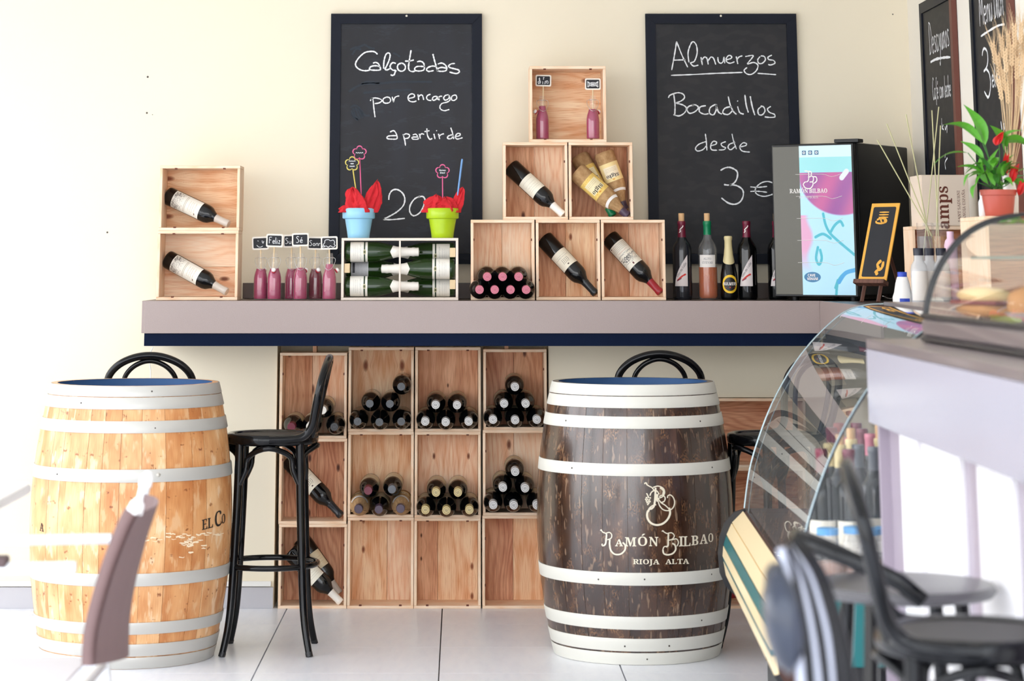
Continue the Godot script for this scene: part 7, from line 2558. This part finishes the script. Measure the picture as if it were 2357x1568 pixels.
func build_showcase() -> void:
	var zf := 5.80
	var L := 1.75
	var org := Vector3(px(2126, 760, zf).x, px(1999, 803, 6.06).y + 0.024, -zf)
	var o := thing("food_showcase", "small black-framed curved glass food showcase on a steel base", "showcase", org)
	o.rotation.y = 0.02
	var P := func(raw: Array) -> Array:
		var q := []
		for p in raw:
			var w := px(p[0], p[1], zf)
			q.append(Vector2(w.x - org.x, w.y - org.y))
		return q
	var dome: Array = spline(P.call([[2130, 728], [2136, 690], [2152, 638], [2178, 590], [2216, 546], [2262, 517], [2312, 502], [2360, 497], [2430, 497]]), 4)
	var bt: float = dome[0].y
	var w := 0.46
	var base := MB.new()
	var prof := PackedVector2Array([Vector2(0.012, 0.002), Vector2(-0.002, 0.020), Vector2(-0.004, bt - 0.012), Vector2(0.006, bt), Vector2(w, bt), Vector2(w, 0.002)])
	base.prism(prof, 0.0, L)
	put(base, "steel_base", M.brushed, o)
	for q in [[0.002, 0.012], [bt - 0.004, bt + 0.006]]:
		var m := MB.new()
		m.box(Vector3(0.004, (q[0] + q[1]) * 0.5, L * 0.5), Vector3(0.022, q[1] - q[0], L + 0.004), 0.003)
		put(m, "black_trim", M.near_black, o)
	var gl := MB.new()
	strip(gl, dome, 0.0, L, Vector3(-1, 1, 0))
	put(gl, "curved_glass", M.case_glass, o)
	for e in [0.0, L]:
		var fr := MB.new()
		var pts := []
		for p in dome:
			pts.append(Vector3(p.x, p.y, e))
		fr.tube(pts, 0.0075, 8)
		put(fr, "black_frame", M.near_black, o)
	var sh := MB.new()
	var ys: float = bt + (dome[-1].y - bt) * 0.58
	sh.box(Vector3(0.26, ys, L * 0.5), Vector3(0.30, 0.006, L - 0.06), 0.001)
	put(sh, "glass_shelf", mat("shelf_teal", rgb(20, 110, 110), 0.1), o)
	var rp := MB.new()
	rp.box(Vector3(w - 0.01, (bt + dome[-1].y) * 0.5, L * 0.5), Vector3(0.016, dome[-1].y - bt, L), 0.001)
	put(rp, "rear_panel", M.near_black, o)
	# food inside
	var food := func(called: String, label: String, cat: String, local: Vector3, turn: float, build: Callable) -> void:
		var n := thing(called, label, cat, o.transform * local)
		n.rotation.y = turn
		build.call(n)
	var roll := func(n: Node3D) -> void:
		var a := MB.new()
		a.xf = Transform3D(Basis(), Vector3(0, 0.018, 0))
		lump(a, Vector3(0.034, 0.017, 0.13), 3)
		put(a, "lower_bread", M.bread, n)
		var c := MB.new()
		c.box(Vector3(0, 0.034, 0), Vector3(0.066, 0.009, 0.23), 0.003)
		put(c, "ham", M.ham, n)
		var b := MB.new()
		b.xf = Transform3D(Basis(), Vector3(0, 0.050, 0))
		lump(b, Vector3(0.034, 0.018, 0.13), 5)
		put(b, "upper_bread", M.bread_pale, n)
	food.call("sandwich", "baguette sandwich with ham at the far end of the showcase", "sandwich", Vector3(0.10, bt, 0.20), 0.25, roll)
	food.call("sandwich", "second baguette sandwich with ham in the showcase", "sandwich", Vector3(0.20, bt, 0.30), 0.2, roll)
	var r := RandomNumberGenerator.new()
	r.seed = 31
	var spots := [[0.13, 0.52], [0.24, 0.56], [0.16, 0.70], [0.27, 0.74], [0.14, 0.88], [0.25, 0.94], [0.15, 1.06], [0.27, 1.14]]
	for k in spots.size():
		var q: Array = spots[k]
		food.call("pastry", "brown pastry number %s from the far end in the showcase" % ["one", "two", "three", "four", "five", "six", "seven", "eight"][k], "pastry", Vector3(q[0], bt, q[1]), r.randf_range(0, 3), func(n: Node3D) -> void:
			var a := MB.new()
			a.xf = Transform3D(Basis(), Vector3(0, 0.036, 0))
			lump(a, Vector3(0.048, 0.036, 0.062), 7 + k)
			put(a, "crust", M.pastry if k % 2 else M.bread, n)
			var b := MB.new()
			b.xf = Transform3D(Basis(), Vector3(0, 0.012, 0.0))
			b.lathe(v2s([[0, -0.0115], [0.04, -0.0115], [0.062, 0.006], [0.058, 0.006], [0.0, -0.009]]), 18)
			put(b, "paper_cup", M.paper, n))


func lump(b: MB, r: Vector3, seed_: int) -> void:
	var nz := noise(seed_, 1.3, 2)
	var rows := 10
	var segs := 18
	var pt := func(i: int, j: int) -> Vector3:
		var th := PI * i / rows
		var a := TAU * j / segs
		var d := Vector3(sin(th) * cos(a), cos(th), sin(th) * sin(a))
		return d * r * (1.0 + 0.14 * nz.get_noise_3dv(d * 1.6))
	for i in rows:
		for j in segs:
			var p: Vector3 = pt.call(i, j)
			var q: Vector3 = pt.call(i, j + 1)
			var s: Vector3 = pt.call(i + 1, j + 1)
			var u: Vector3 = pt.call(i + 1, j)
			var ir := Vector3(1 / r.x, 1 / r.y, 1 / r.z) / 30.0
			b.quad(p, q, s, u, (p * ir).normalized(), (q * ir).normalized(), (s * ir).normalized(), (u * ir).normalized())


# ---------------------------------------------------------------- seats in the foreground

func build_near_seats() -> void:
	# stool with a low scooped back, further along the bar
	var o := thing("low_back_stool", "blurred black stool with low curved back between bar and near stool", "stool", Vector3(0.835, 0, -4.80))
	o.rotation.y = 0.1
	var s := MB.new()
	s.lathe([Vector2(0, 0.700), Vector2(0.13, 0.700), Vector2(0.166, 0.706), Vector2(0.174, 0.716), Vector2(0.168, 0.727), Vector2(0.13, 0.730), Vector2(0, 0.726)], 40)
	put(s, "seat", mat("seat_grey", rgb(92, 90, 92), 0.3), o)
	var b := MB.new()
	var pts := []
	for k in 15:
		var a := lerpf(-1.5, 1.5, k / 14.0)
		var rise := 0.095 * pow(cos(a * 1.02), 0.8) if absf(a) < 1.5 else 0.0
		pts.append(Vector3(-cos(a) * (0.172 + rise * 0.35), 0.716 + rise, sin(a) * 0.172))
	b.tube(pts, 0.016, 10, false, 0.7)
	put(b, "back_rail", M.black_wood, o)
	for k in 4:
		var a := PI * 0.25 + PI * 0.5 * k
		var d := Vector3(sin(a), 0, cos(a))
		var l := MB.new()
		l.tube([d * 0.12 + Vector3.UP * 0.70, d * 0.15 + Vector3.UP * 0.35, d * 0.20 + Vector3.UP * 0.003], 0.014, 8)
		put(l, "leg", M.black_wood, o)
	var ring := MB.new()
	var rp := []
	for k in 32:
		rp.append(Vector3(sin(TAU * k / 32) * 0.165, 0.27, cos(TAU * k / 32) * 0.165))
	ring.tube(rp, 0.009, 8, true)
	put(ring, "foot_ring", M.black_wood, o)
	# slat-back chair closest to the camera
	var zc := 3.55
	var c := thing("slat_chair", "glossy black slat-back chair at the bottom right, closest to the camera", "chair", Vector3(0.62, 0, -zc))
	var at := Vector3(0.62, 0, -zc)
	var W := func(u: float, v: float, dz := 0.0) -> Vector3: return px(u, v, zc + dz) - at
	var slats := [[[1797, 1262], [1812, 1330], [1828, 1420], [1838, 1500], [1846, 1600], [1850, 1700]], [[1806, 1262], [1840, 1340], [1862, 1430], [1876, 1520], [1886, 1620], [1890, 1700]], [[1814, 1258], [1858, 1320], [1886, 1400], [1904, 1480], [1914, 1580], [1920, 1700]], [[1822, 1240], [1878, 1318], [1912, 1410], [1936, 1500], [1952, 1600], [1960, 1700]]]
	for k in 7:
		var q := []
		var i0 := mini(k / 2, 3)
		var i1 := mini((k + 1) / 2, 3)
		for j in slats[0].size():
			var p := (Vector2(slats[i0][j][0], slats[i0][j][1]) + Vector2(slats[i1][j][0], slats[i1][j][1])) * 0.5
			q.append(W.call(p.x, p.y, 0.03 * k - 0.06))
		var m := MB.new()
		var pale := k in [0, 2, 4]  # alternate slats are pale, the rest black
		m.tube(spline(q, 5), 0.0062 if pale else 0.0085 if k < 6 else 0.014, 10, false, 0.8)
		put(m, "back_slat", mat("slat_pale", rgb(176, 180, 192), 0.3, 0.5) if pale else M.black_wood, c)
	var pad := MB.new()
	var pc: Vector3 = W.call(1800, 1425, -0.08)
	pad.xf = Transform3D(Basis(Vector3.BACK, 0.10), pc)
	lump(pad, Vector3(0.024, 0.070, 0.09), 2)
	put(pad, "back_pad", mat("pad_blue", rgb(38, 44, 58), 0.3), c, "blue-grey rounded back pad")
	var seat := MB.new()
	seat.xf = Transform3D(Basis(), Vector3(0.10, 0.455, 0))
	seat.lathe([Vector2(0, -0.02), Vector2(0.19, -0.02), Vector2(0.205, -0.006), Vector2(0.20, 0.008), Vector2(0, 0.012)], 36)
	put(seat, "seat", M.black_wood, c)
	for k in 4:
		var a := PI * 0.25 + PI * 0.5 * k
		var d := Vector3(sin(a), 0, cos(a))
		var l := MB.new()
		l.tube([Vector3(0.10, 0.45, 0) + d * 0.17, Vector3(0.10, 0.2, 0) + d * 0.19, Vector3(0.10, 0.002, 0) + d * 0.22], 0.014, 8)
		put(l, "leg", M.black_wood, c)
	build_left_chair()


func build_left_chair() -> void:
	var zn := 5.22
	var zf := 5.74
	var o := thing("sling_chair", "aluminium garden armchair with brown sling back, blurred at the bottom left", "chair", Vector3(-1.0, 0, -5.5))
	var at := o.position
	var W := func(u: float, v: float, z: float) -> Vector3: return px(u, v, z) - at
	var backs := []
	var ends := [[zf, [[338, 1098], [322, 1170], [300, 1260], [284, 1340], [276, 1420], [276, 1500]]], [zn, [[316, 1160], [292, 1200], [256, 1290], [228, 1380], [210, 1460], [206, 1530]]]]
	# uprights of the back
	for e in ends:
		var q := []
		for p in e[1]:
			q.append(W.call(p[0], p[1], e[0]))
		backs.append(spline(q, 5))
		var m := MB.new()
		m.tube(backs[-1], 0.013, 10)
		put(m, "back_post", M.alu, o)
	var sv := MB.new()
	sv.tube((backs[1] as Array).slice(3), 0.0165, 10)
	put(sv, "sling_sleeve", M.sling, o, "brown sleeve of the sling")
	# sling stretched between the posts
	var s := MB.new()
	var a: Array = backs[0]
	var b: Array = backs[1]
	var n := a.size()
	for i in range(3, n - 1):
		for k in 6:
			var f := func(ii: int, kk: int) -> Vector3:
				var t := kk / 6.0
				return a[ii].lerp(b[ii], t * 1.06) + Vector3(0.016 * smoothstep(0.0, 0.2, t) + 0.03 * sin(PI * t), 0, 0)
			s.face(f.call(i, k), f.call(i, k + 1), f.call(i + 1, k + 1), Vector3.RIGHT)
			s.face(f.call(i, k), f.call(i + 1, k + 1), f.call(i + 1, k), Vector3.RIGHT)
	put(s, "sling_back", M.sling, o, "brown mesh sling")
	for e in backs:
		var t0: Vector3 = e[0]
		var pl := MB.new()
		pl.tube([t0 + Vector3(0.004, 0.012, 0), t0, t0 - Vector3(0.004, 0.02, 0)], [0.006, 0.0155, 0.0155], 10)
		put(pl, "post_cap", M.white_plastic, o)
	var hy := 0.445
	var bx := -0.84 - at.x
	var fx := -1.36 - at.x
	for z in [-zf - at.z, -zn - at.z]:
		var r := MB.new()
		r.tube([Vector3(bx + 0.04, hy - 0.01, z), Vector3(fx, hy, z)], 0.014, 10)
		put(r, "seat_rail", M.alu, o)
		for q in [[bx + 0.04, 0.07], [fx, -0.03]]:
			var l := MB.new()
			l.tube([Vector3(q[0], hy, z), Vector3(q[0] + q[1] * 0.5, 0.2, z), Vector3(q[0] + q[1], 0.003, z)], 0.014, 10)
			put(l, "leg", M.alu, o)
		var ar := MB.new()
		var ya := 0.70
		ar.tube(spline([Vector3(bx + 0.05, ya + 0.005, z), Vector3(-1.1 - at.x, ya, z), Vector3(fx + 0.08, ya - 0.005, z), Vector3(fx + 0.02, ya - 0.05, z), Vector3(fx, ya - 0.16, z), Vector3(fx, hy, z)], 5), 0.012, 10)
		put(ar, "arm_frame", M.alu, o)
		if z < -5.5 - at.z:
			continue
		var pa := MB.new()
		pa.box(Vector3(-1.13 - at.x, ya + 0.017, z), Vector3(0.40, 0.020, 0.05), 0.004)
		put(pa, "arm_pad", mat("pad_brown", rgb(84, 66, 66), 0.6), o, "brown arm pad")
	var st := MB.new()
	st.box(Vector3((bx + fx) * 0.5 + 0.02, hy + 0.005, (-zf - zn) * 0.5 - at.z), Vector3(0.50, 0.008, zf - zn - 0.02), 0.003)
	put(st, "sling_seat", mat("seat_pale", rgb(236, 232, 232), 0.6), o)
	var cr := MB.new()
	for x in [bx + 0.04, fx]:
		cr.tube([Vector3(x, hy - 0.01, -zf - at.z), Vector3(x, hy - 0.01, -zn - at.z)], 0.011, 8)
	put(cr, "cross_bar", M.alu, o)
	# the white table it faces
	var t := thing("white_table", "white square table at the left edge beside the light barrel", "table", Vector3(-1.46, 0, -5.75))
	var tp := MB.new()
	tp.box(Vector3(0, 0.775, 0), Vector3(0.82, 0.028, 0.86), 0.008)
	put(tp, "tabletop", M.white_plastic, t)
	var ap := MB.new()
	ap.tube([Vector3(0, 0.76, 0), Vector3(0, 0.03, 0)], 0.03, 14)
	put(ap, "column", M.alu, t)
	var bs := MB.new()
	bs.lathe([Vector2(0, 0.03), Vector2(0.06, 0.03), Vector2(0.24, 0.012), Vector2(0.25, 0.0), Vector2(0, 0.0)], 32)
	put(bs, "base", M.alu, t)


func _ready() -> void:
	rng.seed = 2024
	build_view()
	make_textures()
	make_materials()
	build_room()
	build_counter()
	build_chalkboards()
	build_barrels()
	build_stools()
	build_crates()
	build_cava()
	build_smoothies()
	build_shelf_bottles()
	build_fridge()
	build_easel()
	build_corner_items()
	build_display_case()
	build_bar()
	build_showcase()
	build_near_seats()
	for k in protos:
		if is_instance_valid(protos[k]) and protos[k].get_parent() == null:
			protos[k].free()
